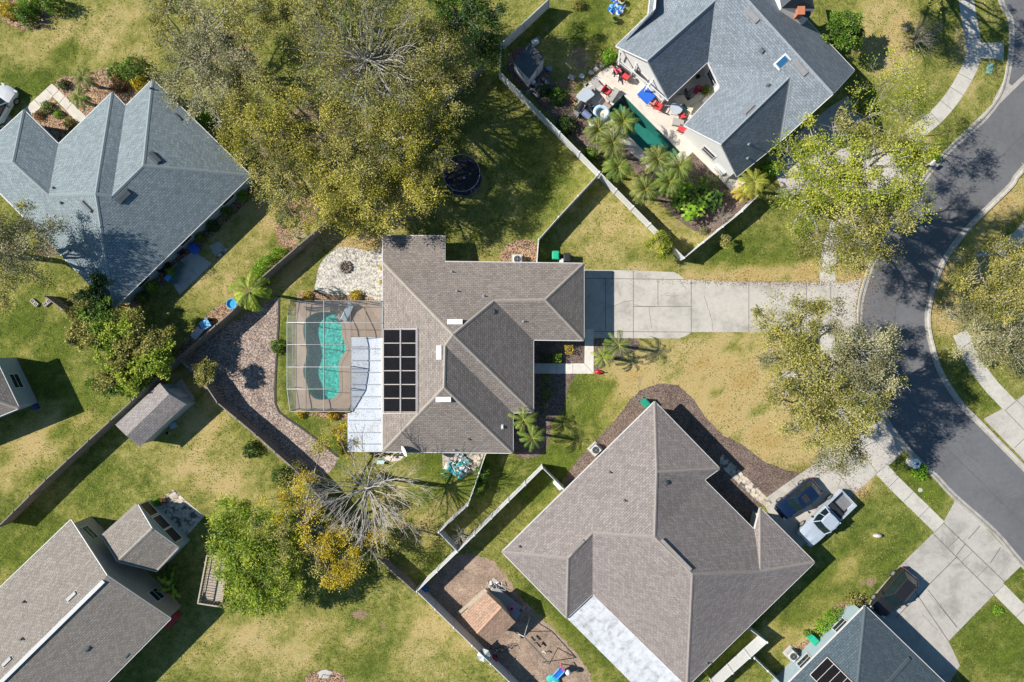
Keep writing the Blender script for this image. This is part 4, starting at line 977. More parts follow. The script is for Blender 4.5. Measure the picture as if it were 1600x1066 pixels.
def tree(name, label, cat, base, lobes, pal, bark='mid', seed=1, clump=0.80, per=185, dens=1.0, leaf=(0.145, 0.08), trunk=0.30, fork=0.35, group=None, bare=0.0, spur=2, inner=0.22, pal2=None, mix=0.0, uplift=0.5):
    """a tapered trunk, limbs that fork out to every clump of leaves, and leaves that sit in clumps round the twig ends.
    lobes: (px, py, radius px, height of the lobe's centre); bare: share of twig ends that carry no leaves"""
    g = np.random.default_rng(seed); r = random.Random(seed)
    bp = P(*base, 0); root = empty(name, label, cat, bp, group); tips = []; lobe_top = []
    for (px, py, rp, hc) in lobes:
        c = P(px, py, hc); Rr = rp*K*(H-hc)/H; n = max(6, int(dens*3.14*Rr*Rr/(clump*clump*1.25)))
        ph = g.uniform(0, 6.28, 4); a = g.uniform(0, 2*math.pi, n); u = np.sqrt(g.uniform(0, 1, n))
        out = 1+0.13*np.sin(3*a+ph[0])+0.10*np.sin(5*a+ph[1])+0.07*np.sin(9*a+ph[2])
        rr = u*out*Rr; hgt = np.sqrt(np.clip(1-u*u, 0, 1))*Rr*uplift; k = g.uniform(0, 1, n) < inner
        z = hc+hgt*np.where(k, g.uniform(-0.3, 0.75, n), g.uniform(0.8, 1.1, n))
        tips.append(np.stack([c.x+rr*np.cos(a), c.y+rr*np.sin(a), z], 1))
    T = np.concatenate(tips); nT = len(T); zc = T[:, 2].mean()
    tt = np.array([bp.x+(T[:, 0].mean()-bp.x)*0.25, bp.y+(T[:, 1].mean()-bp.y)*0.25, max(0.6, fork*zc)])
    m1 = max(4, min(11, nT//9)); idx = [0]; dm = np.linalg.norm(T-T[0], axis=1)
    while len(idx) < m1: j = int(dm.argmax()); idx.append(j); dm = np.minimum(dm, np.linalg.norm(T-T[j], axis=1))
    as1 = np.argmin(np.linalg.norm(T[:, None]-T[idx][None], axis=2), 1)
    mb = MB(); rt = trunk; tv = Vector(tt)
    mb.tube([bp-Vector((0, 0, .05)), bp+Vector((0, 0, .25)), bp.lerp(tv, .5)+Vector((r.uniform(-.1, .1), r.uniform(-.1, .1), 0)), tv], [rt*1.5, rt*1.1, rt*.92, rt*.8], 9)
    tw = MB()
    for q in range(m1):
        mem = np.where(as1 == q)[0]
        if not len(mem): continue
        cen = T[mem].mean(0); n1 = Vector(tt+(cen-tt)*0.58); n1.z = tt[2]+(cen[2]-tt[2])*0.66
        bend = tv.lerp(n1, .5)+Vector((r.uniform(-.3, .3), r.uniform(-.3, .3), r.uniform(0, .5)))
        R1 = rt*.62*min(1, (len(mem)/nT*m1)**.4); mb.tube([tv-Vector((0, 0, .1)), bend, n1], [R1, R1*.8, R1*.6], 6)
        m2 = max(1, len(mem)//6); jd = [mem[0]]; Tm = T[mem]; d2 = np.linalg.norm(Tm-T[mem[0]], axis=1)
        while len(jd) < m2: j = int(d2.argmax()); jd.append(mem[j]); d2 = np.minimum(d2, np.linalg.norm(Tm-T[mem[j]], axis=1))
        as2 = np.argmin(np.linalg.norm(Tm[:, None]-T[jd][None], axis=2), 1)
        for w in range(m2):
            sub = mem[as2 == w]
            if not len(sub): continue
            c2 = T[sub].mean(0); n2 = n1.lerp(Vector(c2), .66); n2.z -= 0.05
            bd = n1.lerp(n2, .5)+Vector((r.uniform(-.25, .25), r.uniform(-.25, .25), r.uniform(-.1, .25))); R2 = R1*.5
            mb.tube([n1, bd, n2], [R2, R2*.8, R2*.62], 5)
            for t in sub:
                e = Vector(T[t]); b3 = n2.lerp(e, .5)+Vector((r.uniform(-.14, .14), r.uniform(-.14, .14), r.uniform(-.05, .12)))
                tw.tube([n2, b3, e], [R2*.5, R2*.36, .012], 4, cap=False)
                for k in range(spur):
                    st = b3.lerp(e, r.uniform(.1, 1)); o_ = Vector((r.uniform(-1, 1), r.uniform(-1, 1), r.uniform(-.1, .9))).normalized()*clump*r.uniform(.7, 1.35)
                    tw.tube([st, st+o_*.5+Vector((r.uniform(-.05, .05),)*3), st+o_], [.022, .016, .008], 3, cap=False)
    mb.v += tw.v and []; off = len(mb.v); mb.build('trunk', BARKM[bark], root, smooth=True)
    tw.build('branches', BARKM[bark], root)
    keep = T[g.uniform(0, 1, nT) >= bare]
    def leaves(Tk, mat, nm):
        if not len(Tk): return
        n = len(Tk); cnt = g.integers(int(per*.55), int(per*1.35)+1, n); cid = np.repeat(np.arange(n), cnt); M = len(cid)
        sz = g.uniform(.65, 1.3, n)*clump
        off = g.normal(size=(M, 3))*np.array([.40, .40, .25]); off *= sz[cid][:, None]
        cen = Tk[cid]+off; dr = off/(np.linalg.norm(off, axis=1, keepdims=True)+1e-6)+rnd_unit(g, M)*.8
        nr = rnd_unit(g, M)*.7+np.array([0, 0, .8]); tb = g.uniform(.08, .95, n)
        tint = tb[cid]+g.normal(size=M)*.12+.06
        leaf_object(nm, cen, dr, nr, g.uniform(.7, 1.3, M)*leaf[0], g.uniform(.7, 1.3, M)*leaf[1], tint, LEAF[mat], root)
    if pal2 and mix > 0:
        w = np.sin(keep[:, 0]*.5+seed)+np.cos(keep[:, 1]*.6+seed*2); k2 = w > np.quantile(w, 1-mix)
        leaves(keep[~k2], pal, 'crown'); leaves(keep[k2], pal2, 'new_growth')
    else: leaves(keep, pal, 'crown')
    return root
def radial(name, label, cat, base, centre, h, Rm_, n, pal=None, bark='white', seed=1, group=None, depth=4, trunk=.2, leafy=0.0, down=(0, 0), r0=.05, per=30, hf=.45):
    """a tree seen in winter: limbs fan out from the top of the trunk and fork again and again at narrow angles"""
    g = random.Random(seed); bp = P(*base, 0); root = empty(name, label, cat, bp, group); C = P(*centre, h); tips = []; tb = MB(); mb = MB()
    tb.tube([bp-Vector((0, 0, .05)), bp+Vector((0, 0, .2)), bp.lerp(C, .5)+Vector((g.uniform(-.1, .1), g.uniform(-.1, .1), 0)), C], [trunk*1.4, trunk, trunk*.85, trunk*.7], 9); tb.build('trunk', BARKM[bark], root, smooth=True)
    def grow(p, d, L, r, k):
        pts = [p]; q = p; dd = d.copy(); m = 4 if k > 1 else 3
        for i in range(m):
            dd = (dd+Vector((g.uniform(-.2, .2), g.uniform(-.2, .2), g.uniform(-.06, .13)))).normalized(); q = q+dd*L/m; pts.append(q)
        mb.tube(pts, [r*(1-.62*i/m) for i in range(m+1)], 6 if k > 2 else (4 if k > 0 else 3), cap=False)
        if k == 0: tips.append(q); return
        for c in range(g.choice((2, 3)) if k > 1 else 3):
            t = g.uniform(.3, 1.0); j = min(m-1, int(t*m)); s = pts[j].lerp(pts[j+1], t*m-j); ax = Vector((g.uniform(-1, 1), g.uniform(-1, 1), g.uniform(-.5, .7))); ax = (ax-d*ax.dot(d)).normalized()
            grow(s, (dd+ax*g.uniform(.35, .62)).normalized(), L*g.uniform(.5, .72), r*.52, k-1)
        grow(q, dd, L*.5, r*.4, 0)
    for i in range(n):
        a = 6.283*i*.618+g.uniform(-.2, .2); e = math.asin(min(.98, (i+.5)/n))*hf*2*.8; st = C-Vector((0, 0, g.uniform(0, h*.16))); L = Rm_*g.uniform(.42, .58)*(1-.25*math.sin(e))
        d = Vector((math.cos(a)*math.cos(e)+down[0], math.sin(a)*math.cos(e)+down[1], math.sin(e)+.12)).normalized(); grow(st, d, L, r0*g.uniform(.7, 1.2), depth-1)
    mb.build('branches', BARKM[bark], root)
    if leafy > 0:
        gg = np.random.default_rng(seed); T = np.array([tuple(t) for t in tips]); T = T[gg.uniform(0, 1, len(T)) < leafy]; cid = np.repeat(np.arange(len(T)), per); M = len(cid); off = gg.normal(size=(M, 3))*np.array([.34, .34, .2])
        leaf_object('crown', T[cid]+off, off+rnd_unit(gg, M)*.5, rnd_unit(gg, M)*.7+np.array([0, 0, .8]), gg.uniform(.11, .2, M), gg.uniform(.06, .1, M), gg.uniform(.2, .8, len(T))[cid]+gg.normal(size=M)*.15, LEAF[pal], root)
    return root
def bush(name, label, cat, px, py, rp, h, pal, seed=1, group=None, leaf=(0.13, 0.08), dens=1.0, ry=None, ang=0, box=False, base=0.0, airy=0.0):
    """a shrub: stems and a dome (or a clipped box) of leaves"""
    g = np.random.default_rng(seed); c = P(px, py, h*.5); c.z = base; rx = rp*K; ry_ = (ry or rp)*K; root = empty(name, label, cat, c, group)
    n = int(dens*(4*3.14*rx*ry_*.5+h*(rx+ry_)*2.5)/(leaf[0]*leaf[1])*1.5); n = min(n, 26000)
    if box:
        f = g.integers(0, 5, n); u = g.uniform(-1, 1, (n, 2)); X = np.where(f == 0, 1, np.where(f == 1, -1, u[:, 0])); Y = np.where(f == 2, 1, np.where(f == 3, -1, u[:, 1])); Z = np.where(f == 4, 1, (u[:, 1] if False else g.uniform(0, 1, n)))
        Pn = np.stack([X*rx, Y*ry_, Z*h], 1)+g.normal(size=(n, 3))*.035; nr = np.stack([(f == 0)*1.-(f == 1), (f == 2)*1.-(f == 3), (f == 4)*1.], 1)
    else:
        v = rnd_unit(g, n); v[:, 2] = np.abs(v[:, 2]); a = np.arctan2(v[:, 1], v[:, 0]); ph = g.uniform(0, 6, 3)
        k = (1+.12*np.sin(3*a+ph[0])+.09*np.sin(6*a+ph[1]+v[:, 2]*4)+.08*np.sin(11*a+ph[2]+v[:, 2]*9))*(g.uniform(.72-airy, 1.04, n))
        Pn = v*np.array([rx, ry_, h])*k[:, None]; nr = v
    t = math.radians(ang); Rm = np.array([[math.cos(t), -math.sin(t), 0], [math.sin(t), math.cos(t), 0], [0, 0, 1]]); Pn = Pn @ Rm.T; nr = nr @ Rm.T
    cl = np.sin(Pn[:, 0]*5+seed)*np.cos(Pn[:, 1]*5.3)*.2
    leaf_object('foliage', Pn+np.array(c), rnd_unit(g, n)+nr*.4, nr+rnd_unit(g, n)*.8, g.uniform(.7, 1.3, n)*leaf[0], g.uniform(.7, 1.3, n)*leaf[1], .5+cl+g.normal(size=n)*.2, LEAF[pal], root)
    mb = MB(); r = random.Random(seed)
    for k in range(7 if not box else 5):
        a = r.uniform(0, 6.28); q = r.uniform(.3, .75); e = c+Vector((math.cos(a)*rx*q, math.sin(a)*ry_*q, h*.75)); mb.tube([c+Vector((math.cos(a)*rx*.12, math.sin(a)*ry_*.12, -.02)), c.lerp(e, .5), e], [.03, .022, .01], 5)
    mb.build('stem', BARKM['brown'], root); return root
def palm_mesh(seed, n, L, pairs, leaf_l, droop, fan=False, up=0.9):
    """fronds as arched midribs with leaflets along both sides; returns arrays round the crown's centre"""
    r = random.Random(seed); cen = []; dr = []; nr = []; ln = []; wd = []; ti = []; ribs = []
    for i in range(n):
        az = 2*math.pi*i*0.618+r.uniform(-.2, .2); lev = i/n; el = up*(1-lev)+r.uniform(-.12, .12)-.10; Lf = L*r.uniform(.85, 1.1)*(0.85 if lev < .2 else 1)
        p = Vector((0, 0, .05)); pts = [p.copy()]; e = el; tb = r.uniform(.2, .8)
        for k in range(7):
            p = p+Vector((math.cos(az)*math.cos(e), math.sin(az)*math.cos(e), math.sin(e)))*Lf/7; e -= droop/7*(1+k*.25); pts.append(p.copy())
        ribs.append(pts)
        for k in range(pairs):
            t = .12+.88*k/(pairs-1); f = t*7; j = min(6, int(f)); q = pts[j].lerp(pts[j+1], f-j); d = (pts[j+1]-pts[j]).normalized(); side = d.cross(Vector((0, 0, 1)))
            side = side.normalized() if side.length > .01 else Vector((1, 0, 0)); upv = side.cross(d)
            ll = leaf_l*math.sin(math.pi*(.12+.80*t))**.6*r.uniform(.85, 1.1)
            for sg in (1, -1):
                dd = (side*sg*.86+d*(.55+.6*t)-Vector((0, 0, .28+r.uniform(0, .25)))).normalized(); cen.append(q+dd*ll*.5); dr.append(dd); nr.append(upv+side*sg*.3); ln.append(ll); wd.append(.036+.012*(L > 2)); ti.append(tb+r.uniform(-.15, .15)+.12*t)
    return [np.array([tuple(x) for x in a]) for a in (cen, dr, nr)]+[np.array(a) for a in (ln, wd, ti)]+[ribs]
def palm(name, label, px, py, h, pal='palm', seed=1, n=22, L=2.2, pairs=22, leaf_l=.55, droop=1.3, trunk=.13, group=None, up=.95, lean=(0, 0), skirt=0):
    top = P(px, py, h); bs = Vector((top.x+lean[0], top.y+lean[1], 0)); root = empty(name, label, 'palm tree', bs, group)
    cen, dr, nr, ln, wd, ti, ribs = palm_mesh(seed, n, L, pairs, leaf_l, droop, up=up)
    leaf_object('crown', cen+np.array(top), dr, nr, ln, wd, ti, LEAF[pal], root)
    mb = MB(); 
    for pts in ribs: mb.tube([p+top for p in pts], [.028, .025, .022, .018, .015, .012, .009, .006], 4, cap=False)
    mb.build('midribs', plain('palm midrib', srgb(150, 148, 70), .6, .2), root)
    mb = MB(); k = 9; pts = [bs.lerp(top, i/k) for i in range(k+1)]; rad = [trunk*(1.35-.35*min(1, i/2))*(1.06 if i % 2 else .95) for i in range(k+1)]
    mb.tube(pts, rad, 9); mb.build('trunk', BARKM['mid'], root, smooth=False)
    if skirt:
        cen, dr, nr, ln, wd, ti, ribs = palm_mesh(seed+50, skirt, L*.6, 12, leaf_l*.8, 1.2, up=-.6); leaf_object('dead_fronds', cen+np.array(top)-np.array([0, 0, .2]), dr, nr, ln, wd, ti, LEAF['brown'], root)
    return root

# big oaks
G1 = 'oaks and other trees over the back gardens'
tree('oak_tree', 'grey green mossy oak behind the slate blue house, left end of the big grove', 'tree', (330,110), [(300,60,62,7),(355,80,60,8),(290,128,44,6.5),(345,150,50,7),(270,20,38,6),(385,30,46,8)], 'grey', 'pale', 11, group=G1, dens=1.19, pal2='olive', mix=.35, spur=3, bare=.12, inner=.38)
tree('oak_tree', 'yellow olive oak at the lower left of the grove above the curved mulch bed', 'tree', (455,235), [(420,185,66,7.5),(375,150,44,7),(465,250,60,7),(430,285,40,6),(500,310,52,6),(385,215,36,6.5),(455,330,30,5)], 'yellow', 'mid', 12, group=G1, dens=1.44, pal2='olive', mix=.5, bare=.08, inner=.38)
radial('oak_tree', 'sparse winter oak with many bare pale branches in the middle of the grove', 'tree', (605,140), (572,92), 6.8, 8.8, 44, pal='olive', bark='pale', seed=13, group=G1, depth=4, trunk=.3, leafy=.34, r0=.08, per=34)
tree('oak_tree', 'low grey olive oak under the bare pale branches of the grove', 'tree', (560,120), [(520,130,60,5),(600,60,60,5),(560,20,60,5.5),(640,120,50,5.5),(500,70,46,5),(585,170,50,6)], 'olive', 'pale', 113, group=G1, dens=0.94, pal2='grey', mix=.4, bare=.1, spur=3, inner=.38)
tree('oak_tree', 'yellow green oak at the bottom of the grove above the brown house roof', 'tree', (570,285), [(560,265,62,7.5),(610,230,58,8),(530,215,50,7.5),(600,310,46,6),(540,335,34,5),(650,285,46,6.5)], 'yellow', 'mid', 14, group=G1, dens=1.44, pal2='olive', mix=.4, bare=.08, inner=.38)
tree('oak_tree', 'yellow green oak at the right end of the grove beside the trampoline', 'tree', (655,185), [(665,130,48,8),(690,175,40,7.5),(640,190,48,8),(715,105,32,7),(665,235,44,7),(690,70,36,7.5)], 'yellow', 'mid', 15, group=G1, dens=1.38, pal2='olive', mix=.5, bare=.12, inner=.38)
tree('oak_tree', 'dark green leafy tree at the top edge between the grove and the white fence', 'tree', (715,40), [(720,22,50,7),(690,5,34,7),(765,60,24,4.5),(765,95,26,4),(745,-10,50,7.5)], 'dark', 'mid', 16, group=G1, dens=1.38, pal2='green', mix=.45, inner=.38)
tree('oak_tree', 'green tree at the top edge behind the bare pale branches', 'tree', (480,20), [(480,10,50,6),(440,30,40,6),(560,0,46,6),(610,-10,40,6.5),(520,60,36,4)], 'green', 'mid', 17, group=G1, dens=1.00, pal2='olive', mix=.4, inner=.38)
tree('oak_tree', 'grey brown oak leaning over the corner of the slate blue roof at the left edge', 'tree', (30,400), [(15,345,36,7),(50,365,40,7.5),(10,400,44,7),(85,375,30,6.5),(30,435,34,6),(-30,380,50,8),(15,465,22,5)], 'grey', 'mid', 18, dens=.95, pal2='olive', mix=.5, bare=.12, spur=3)
tree('oak_tree', 'broad grey olive oak on the front lawn between the two driveways', 'tree', (1228,586), [(1285,560,62,11.2),(1345,560,50,11.2),(1235,500,40,10.2),(1300,490,34,10.2),(1240,590,52,11.2),(1330,620,56,11.2),(1260,650,48,10.2),(1300,680,50,9.7),(1225,535,36,9.7),(1380,590,28,10.2),(1370,540,30,10.2),(1330,700,26,9.2),(1190,500,22,9.2)], 'olive', 'pale', 19, dens=1.55, pal2='grey', mix=.35, bare=.10, inner=.35, spur=3, trunk=.4)
tree('oak_tree', 'bright yellow green oak over the driveway of the upper right house', 'tree', (1222,302), [(1310,235,58,14.6),(1270,280,48,12.4),(1370,270,60,15.6),(1330,330,60,13.1),(1255,330,40,10.9),(1400,315,46,15.1),(1290,375,46,10.4),(1355,385,40,12.1),(1240,245,34,10.9),(1415,232,38,15.6),(1330,405,28,11.6)], 'bright', 'pale', 20, dens=1.55, pal2='olive', mix=.35, bare=.14, spur=3, trunk=.4)
tree('young_tree', 'thin yellow green tree on the lawn above the curving sidewalk', 'tree', (1322,203), [(1380,115,32,10.3),(1410,150,36,10.3),(1360,175,36,10.3),(1340,215,30,9.8),(1440,175,24,9.8),(1385,200,36,9.8),(1400,95,24,9.8)], 'bright', 'mid', 21, dens=.85, bare=.15, spur=3, per=90, trunk=.12)
tree('oak_tree', 'olive brown oak between road and right edge of the photo', 'tree', (1550,470), [(1530,430,46,6.5),(1580,440,46,7),(1510,480,40,6),(1560,500,50,7),(1610,490,50,7),(1530,540,34,6),(1585,550,40,6),(1500,440,22,5.5),(1570,395,30,6)], 'olive', 'pale', 22, dens=1.3, pal2='grey', mix=.4, bare=.1, spur=3, trunk=.35)
tree('oak_tree', 'oak mostly out of frame at the upper right edge beyond the side street', 'tree', (1400,-60), [(1380,-55,60,9),(1440,-50,60,9),(1500,-48,50,9),(1340,-50,40,8)], 'olive', 'mid', 23, dens=.8)
tree('oak_tree', 'oak just out of frame beyond the road, right of the curve', 'tree', (1690,300), [(1690,290,60,9),(1660,340,50,9),(1650,240,40,8)], 'olive', 'mid', 24, dens=.8)
# lower middle: dead tree, golden and willow trees
radial('dead_tree', 'leafless pale tree whose branches fan out below the patio roof', 'tree', (598,745), (572,764), 6.0, 7.0, 30, seed=30, trunk=.26, down=(-.05,-.2), r0=.065, depth=4, hf=.36)
tree('golden_tree', 'golden yellow tree under and left of the leafless pale tree', 'tree', (470,815), [(455,800,44,5),(495,850,40,4.5),(440,850,36,5),(540,865,44,4.5),(600,855,34,4),(475,745,28,4),(500,695,16,3.5),(520,900,20,4)], 'gold', 'mid', 31, dens=.75, pal2='olive', mix=.3, bare=.12, spur=2)
tree('willow_tree', 'soft bright green drooping tree left of the golden tree', 'tree', (400,860), [(385,840,54,4.5),(420,890,54,4.5),(360,880,36,4),(400,920,40,3.8),(440,850,34,4.5),(370,810,26,4)], 'willow', 'mid', 32, dens=1.5, leaf=(.30,.07), spur=1)
radial('bare_sapling', 'small leafless shrub in the corner of two white fences', 'shrub', (720,838), (719,838), .8, 1.7, 22, seed=33, depth=3, trunk=.06, r0=.022)
radial('bare_bush', 'brown leafless bush fanned out on the lawn near the top sidewalk', 'shrub', (1422,60), (1430,59), .8, 3.0, 46, bark='mid', seed=34, depth=3, trunk=.09, down=(.45,0), r0=.028, hf=.6)
radial('bare_sapling', 'leafless pale shrub by the bent wooden fence near the curved bed', 'shrub', (463,372), (460,370), .9, 2.0, 14, seed=35, depth=3, trunk=.06, r0=.03)
radial('bare_sapling', 'leafless shrub inside the white fence corner by the big leaved plants', 'shrub', (1130,345), (1126,342), .7, 1.7, 18, bark='mid', seed=36, depth=3, trunk=.05, r0=.022)
tree('small_tree', 'round dark green tree beside the brown roof slope of the upper right house', 'tree', (1318,50), [(1316,48,27,3.2),(1330,60,16,2.6)], 'green', 'mid', 37, dens=1.5, clump=.4, leaf=(.17,.1), trunk=.12)
for i, (x, y, rr, h, pl, lb) in enumerate(((145,470,30,3.2,'dark','dark green tree at the corner of the slate blue house'),(150,510,36,3.4,'green','green tree against the hidden garden fence'),(190,530,38,3.6,'willow','light green tree in the middle of the garden row'),(240,555,34,3.4,'willow','round light green tree next to the shed fence'),(205,575,36,2.8,'willow','low yellow green tree above the wooden fence'),(180,590,30,2.5,'green','spreading green bush tree at the lower end of the row'))):
    tree('garden_tree', lb, 'tree', (x, y), [(x, y, rr*.8, h), (x+14, y-20, rr*.6, h), (x-20, y+10, rr*.6, h*.9), (x+16, y+16, rr*.45, h*.8)], pl, 'brown', 40+i, dens=1.2, clump=.5, leaf=(.2,.11), trunk=.11, group='garden trees along the left fence', spur=2, pal2='olive', mix=.4, bare=.12)
tree('small_tree', 'yellowish small tree poking over the wooden fence above the river rock', 'tree', (322,585), [(322,583,18,2.6)], 'olive', 'mid', 50, dens=1.4, clump=.32, leaf=(.14,.08), trunk=.06)
tree('small_tree', 'sparse golden shrub beside the patio roof and strip of lawn', 'shrub', (535,680), [(533,680,14,1.8),(545,700,14,1.7),(560,690,12,2.0)], 'gold', 'mid', 51, dens=1.1, clump=.35, leaf=(.14,.08), trunk=.05)
tree('small_tree', 'narrow yellow green bush growing through the white fence', 'shrub', (1030,380), [(1030,378,16,2.0),(1040,390,10,1.6)], 'bright', 'mid', 52, dens=1.5, clump=.35, leaf=(.16,.06), trunk=.05)
tree('small_tree', 'tiny bare yellowish sapling in the shade of the white fence', 'shrub', (1132,378), [(1132,377,8,1.3)], 'olive', 'white', 53, dens=1.5, clump=.25, leaf=(.1,.06), trunk=.03)
# palms
palm('queen_palm', 'tall bright green palm whose fronds hang over the wooden fence', 389, 455, 5.2, 'willow', 61, n=12, L=2.9, pairs=46, leaf_l=.52, droop=1.7, trunk=.14, up=.75, lean=(-.2,.1))
palm('garden_palm', 'larger palm beside the front walk, nearest the garage', 966, 539, 3.3, 'palm', 62, n=15, L=1.75, leaf_l=.34, up=1.0)
palm('garden_palm', 'smaller palm below the garage palm at the bend of the walk', 942, 558, 2.4, 'willow', 63, n=14, L=1.35, leaf_l=.28, up=1.0)
palm('garden_palm', 'palm at the step of the brown roof, upper of two', 818, 656, 3.0, 'palm', 64, n=15, L=1.7, leaf_l=.34, up=1.0)
palm('garden_palm', 'palm under the roof corner, lower of two', 832, 684, 3.3, 'palm', 65, n=14, L=1.65, leaf_l=.34, up=1.0)
palm('garden_palm', 'palm at the garden path of the slate blue house, upper one', 131, 122, 2.3, 'sabal', 66, n=18, L=1.45, leaf_l=.3)
palm('garden_palm', 'palm at the garden path of the slate blue house, lower one', 124, 152, 2.1, 'palm', 67, n=18, L=1.35, leaf_l=.3)
PL = [(935,203,'palm in the row by the green pool, at the grill corner'),(973,191,'palm whose fronds hang over the shallow end of the green pool'),(957,224,'palm leaning over the long side of the green pool'),(965,262,'palm between the pool garden and the long white fence'),(1027,250,'palm at the deep end of the green pool'),(1060,262,'dark palm right of the pool end'),(1008,296,'palm closest to the white fence below the pool'),(1045,285,'palm rising over the broad leaved plants')]
for i, (x, y, lb) in enumerate(PL):
    palm('cluster_palm', lb, x, y, 3.4+.25*(i % 3), 'sabal' if i % 2 == 0 else 'palm', 70+i, n=42, L=1.58+.1*(i % 3), pairs=19, leaf_l=.34, droop=1.1, up=1.25, group='palms round the green pool', skirt=6)
palm('cluster_palm', 'palm in front of the white gable wall near the big bright oak', 1178, 284, 3.0, 'bright', 80, n=18, L=1.9, leaf_l=.38, up=1.0)
palm('cluster_palm', 'low yellowish palm at the end of the white fence by the bright oak', 1163, 300, 2.0, 'gold', 81, n=14, L=1.4, leaf_l=.3, up=.8)
# banana and other broad leaved plants
def broadleaf(name, label, px, py, h, n, L, Wd, pal, seed, group=None):
    g = random.Random(seed); c = P(px, py, 0); root = empty(name, label, 'plant', c, group); cen = []; dr = []; nr = []; ln = []; wd = []; ti = []; mb = MB()
    for s_ in range(max(1, n//6)):
        sx, sy = g.uniform(-.8, .8)*L*.6, g.uniform(-.8, .8)*L*.6; b = c+Vector((sx, sy, 0)); t = b+Vector((0, 0, h*g.uniform(.55, .9))); mb.tube([b, b.lerp(t, .5), t], [.07, .06, .04], 6)
        for k in range(6):
            az = g.uniform(0, 6.28); e = g.uniform(-.2, .8); p = t.copy(); tb = g.uniform(.2, .9)
            for q in range(3):
                d = Vector((math.cos(az)*math.cos(e), math.sin(az)*math.cos(e), math.sin(e))); cen.append(tuple(p+d*L/6)); dr.append(tuple(d)); s2 = d.cross(Vector((0, 0, 1))).normalized(); nr.append(tuple(s2.cross(d))); ln.append(L/2.2); wd.append(Wd*(1, 1.1, .8)[q]); ti.append(tb); p = p+d*L/3; e -= .55
    leaf_object('leaves', *[np.array(a, float) for a in (cen, dr, nr, ln, wd, ti)], LEAF[pal], root); mb.build('stem', plain('green stem', srgb(90, 110, 50), .6), root); return root
GB = 'broad leaved plants beside the pool'
for i, (x, y, pl) in enumerate(((1068,300,'hedge'),(1090,318,'green'),(1075,335,'hedge'),(1055,318,'green'),(1098,295,'green'),(1112,312,'dark'))):
    broadleaf('broad_leaved_plant', ('glossy broad leaved plant among the pool palms, upper left of its clump','broad leaved plant in the middle of the clump by the bare shrub','lowest broad leaved plant of the clump near the fence corner','broad leaved plant on the left of the clump, next to the palms','broad leaved plant near the path along the white gable wall','dark broad leaved plant on the bare mulch right of the clump')[i], x, y, 1.7, 30, 1.1, .30, pl, 90+i, GB)
broadleaf('banana_plant', 'banana plant with pale yellow leaves in the shade of the tan gable', 288, 912, 2.0, 12, 1.7, .42, 'willow', 97)
broadleaf('banana_plant', 'dark leafy plant beside the banana plant at the shaded wall', 272, 900, 1.5, 12, 1.2, .32, 'dark', 98)
# hedges and shrubs
GS = 'garden shrubs'
bush('hedge', 'bright green hedge on the wooden fence above the river rock', 'hedge', 418, 410, 34, 1.9, 'hedge', 101, ry=11, ang=42)
bush('hedge', 'bright green hedge at the front corner of the dark slate roof', 'hedge', 1295, 972, 30, 1.0, 'hedge', 102, ry=11, ang=45)
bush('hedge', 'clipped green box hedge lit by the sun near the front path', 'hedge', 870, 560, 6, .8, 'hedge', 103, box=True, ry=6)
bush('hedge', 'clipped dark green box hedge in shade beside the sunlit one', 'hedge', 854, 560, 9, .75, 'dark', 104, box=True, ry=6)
bush('hedge', 'long clipped hedge in the shade of the eave below the path', 'hedge', 854, 603, 6, .8, 'green', 105, box=True, ry=17)
bush('shrub', 'square golden shrub in the front bed', 'shrub', 889, 546, 5.5, .7, 'gold', 106, box=True, ry=6)
bush('shrub', 'pale agave like shrub in the shaded bed below the path', 'shrub', 851, 632, 6, .5, 'grey', 107)
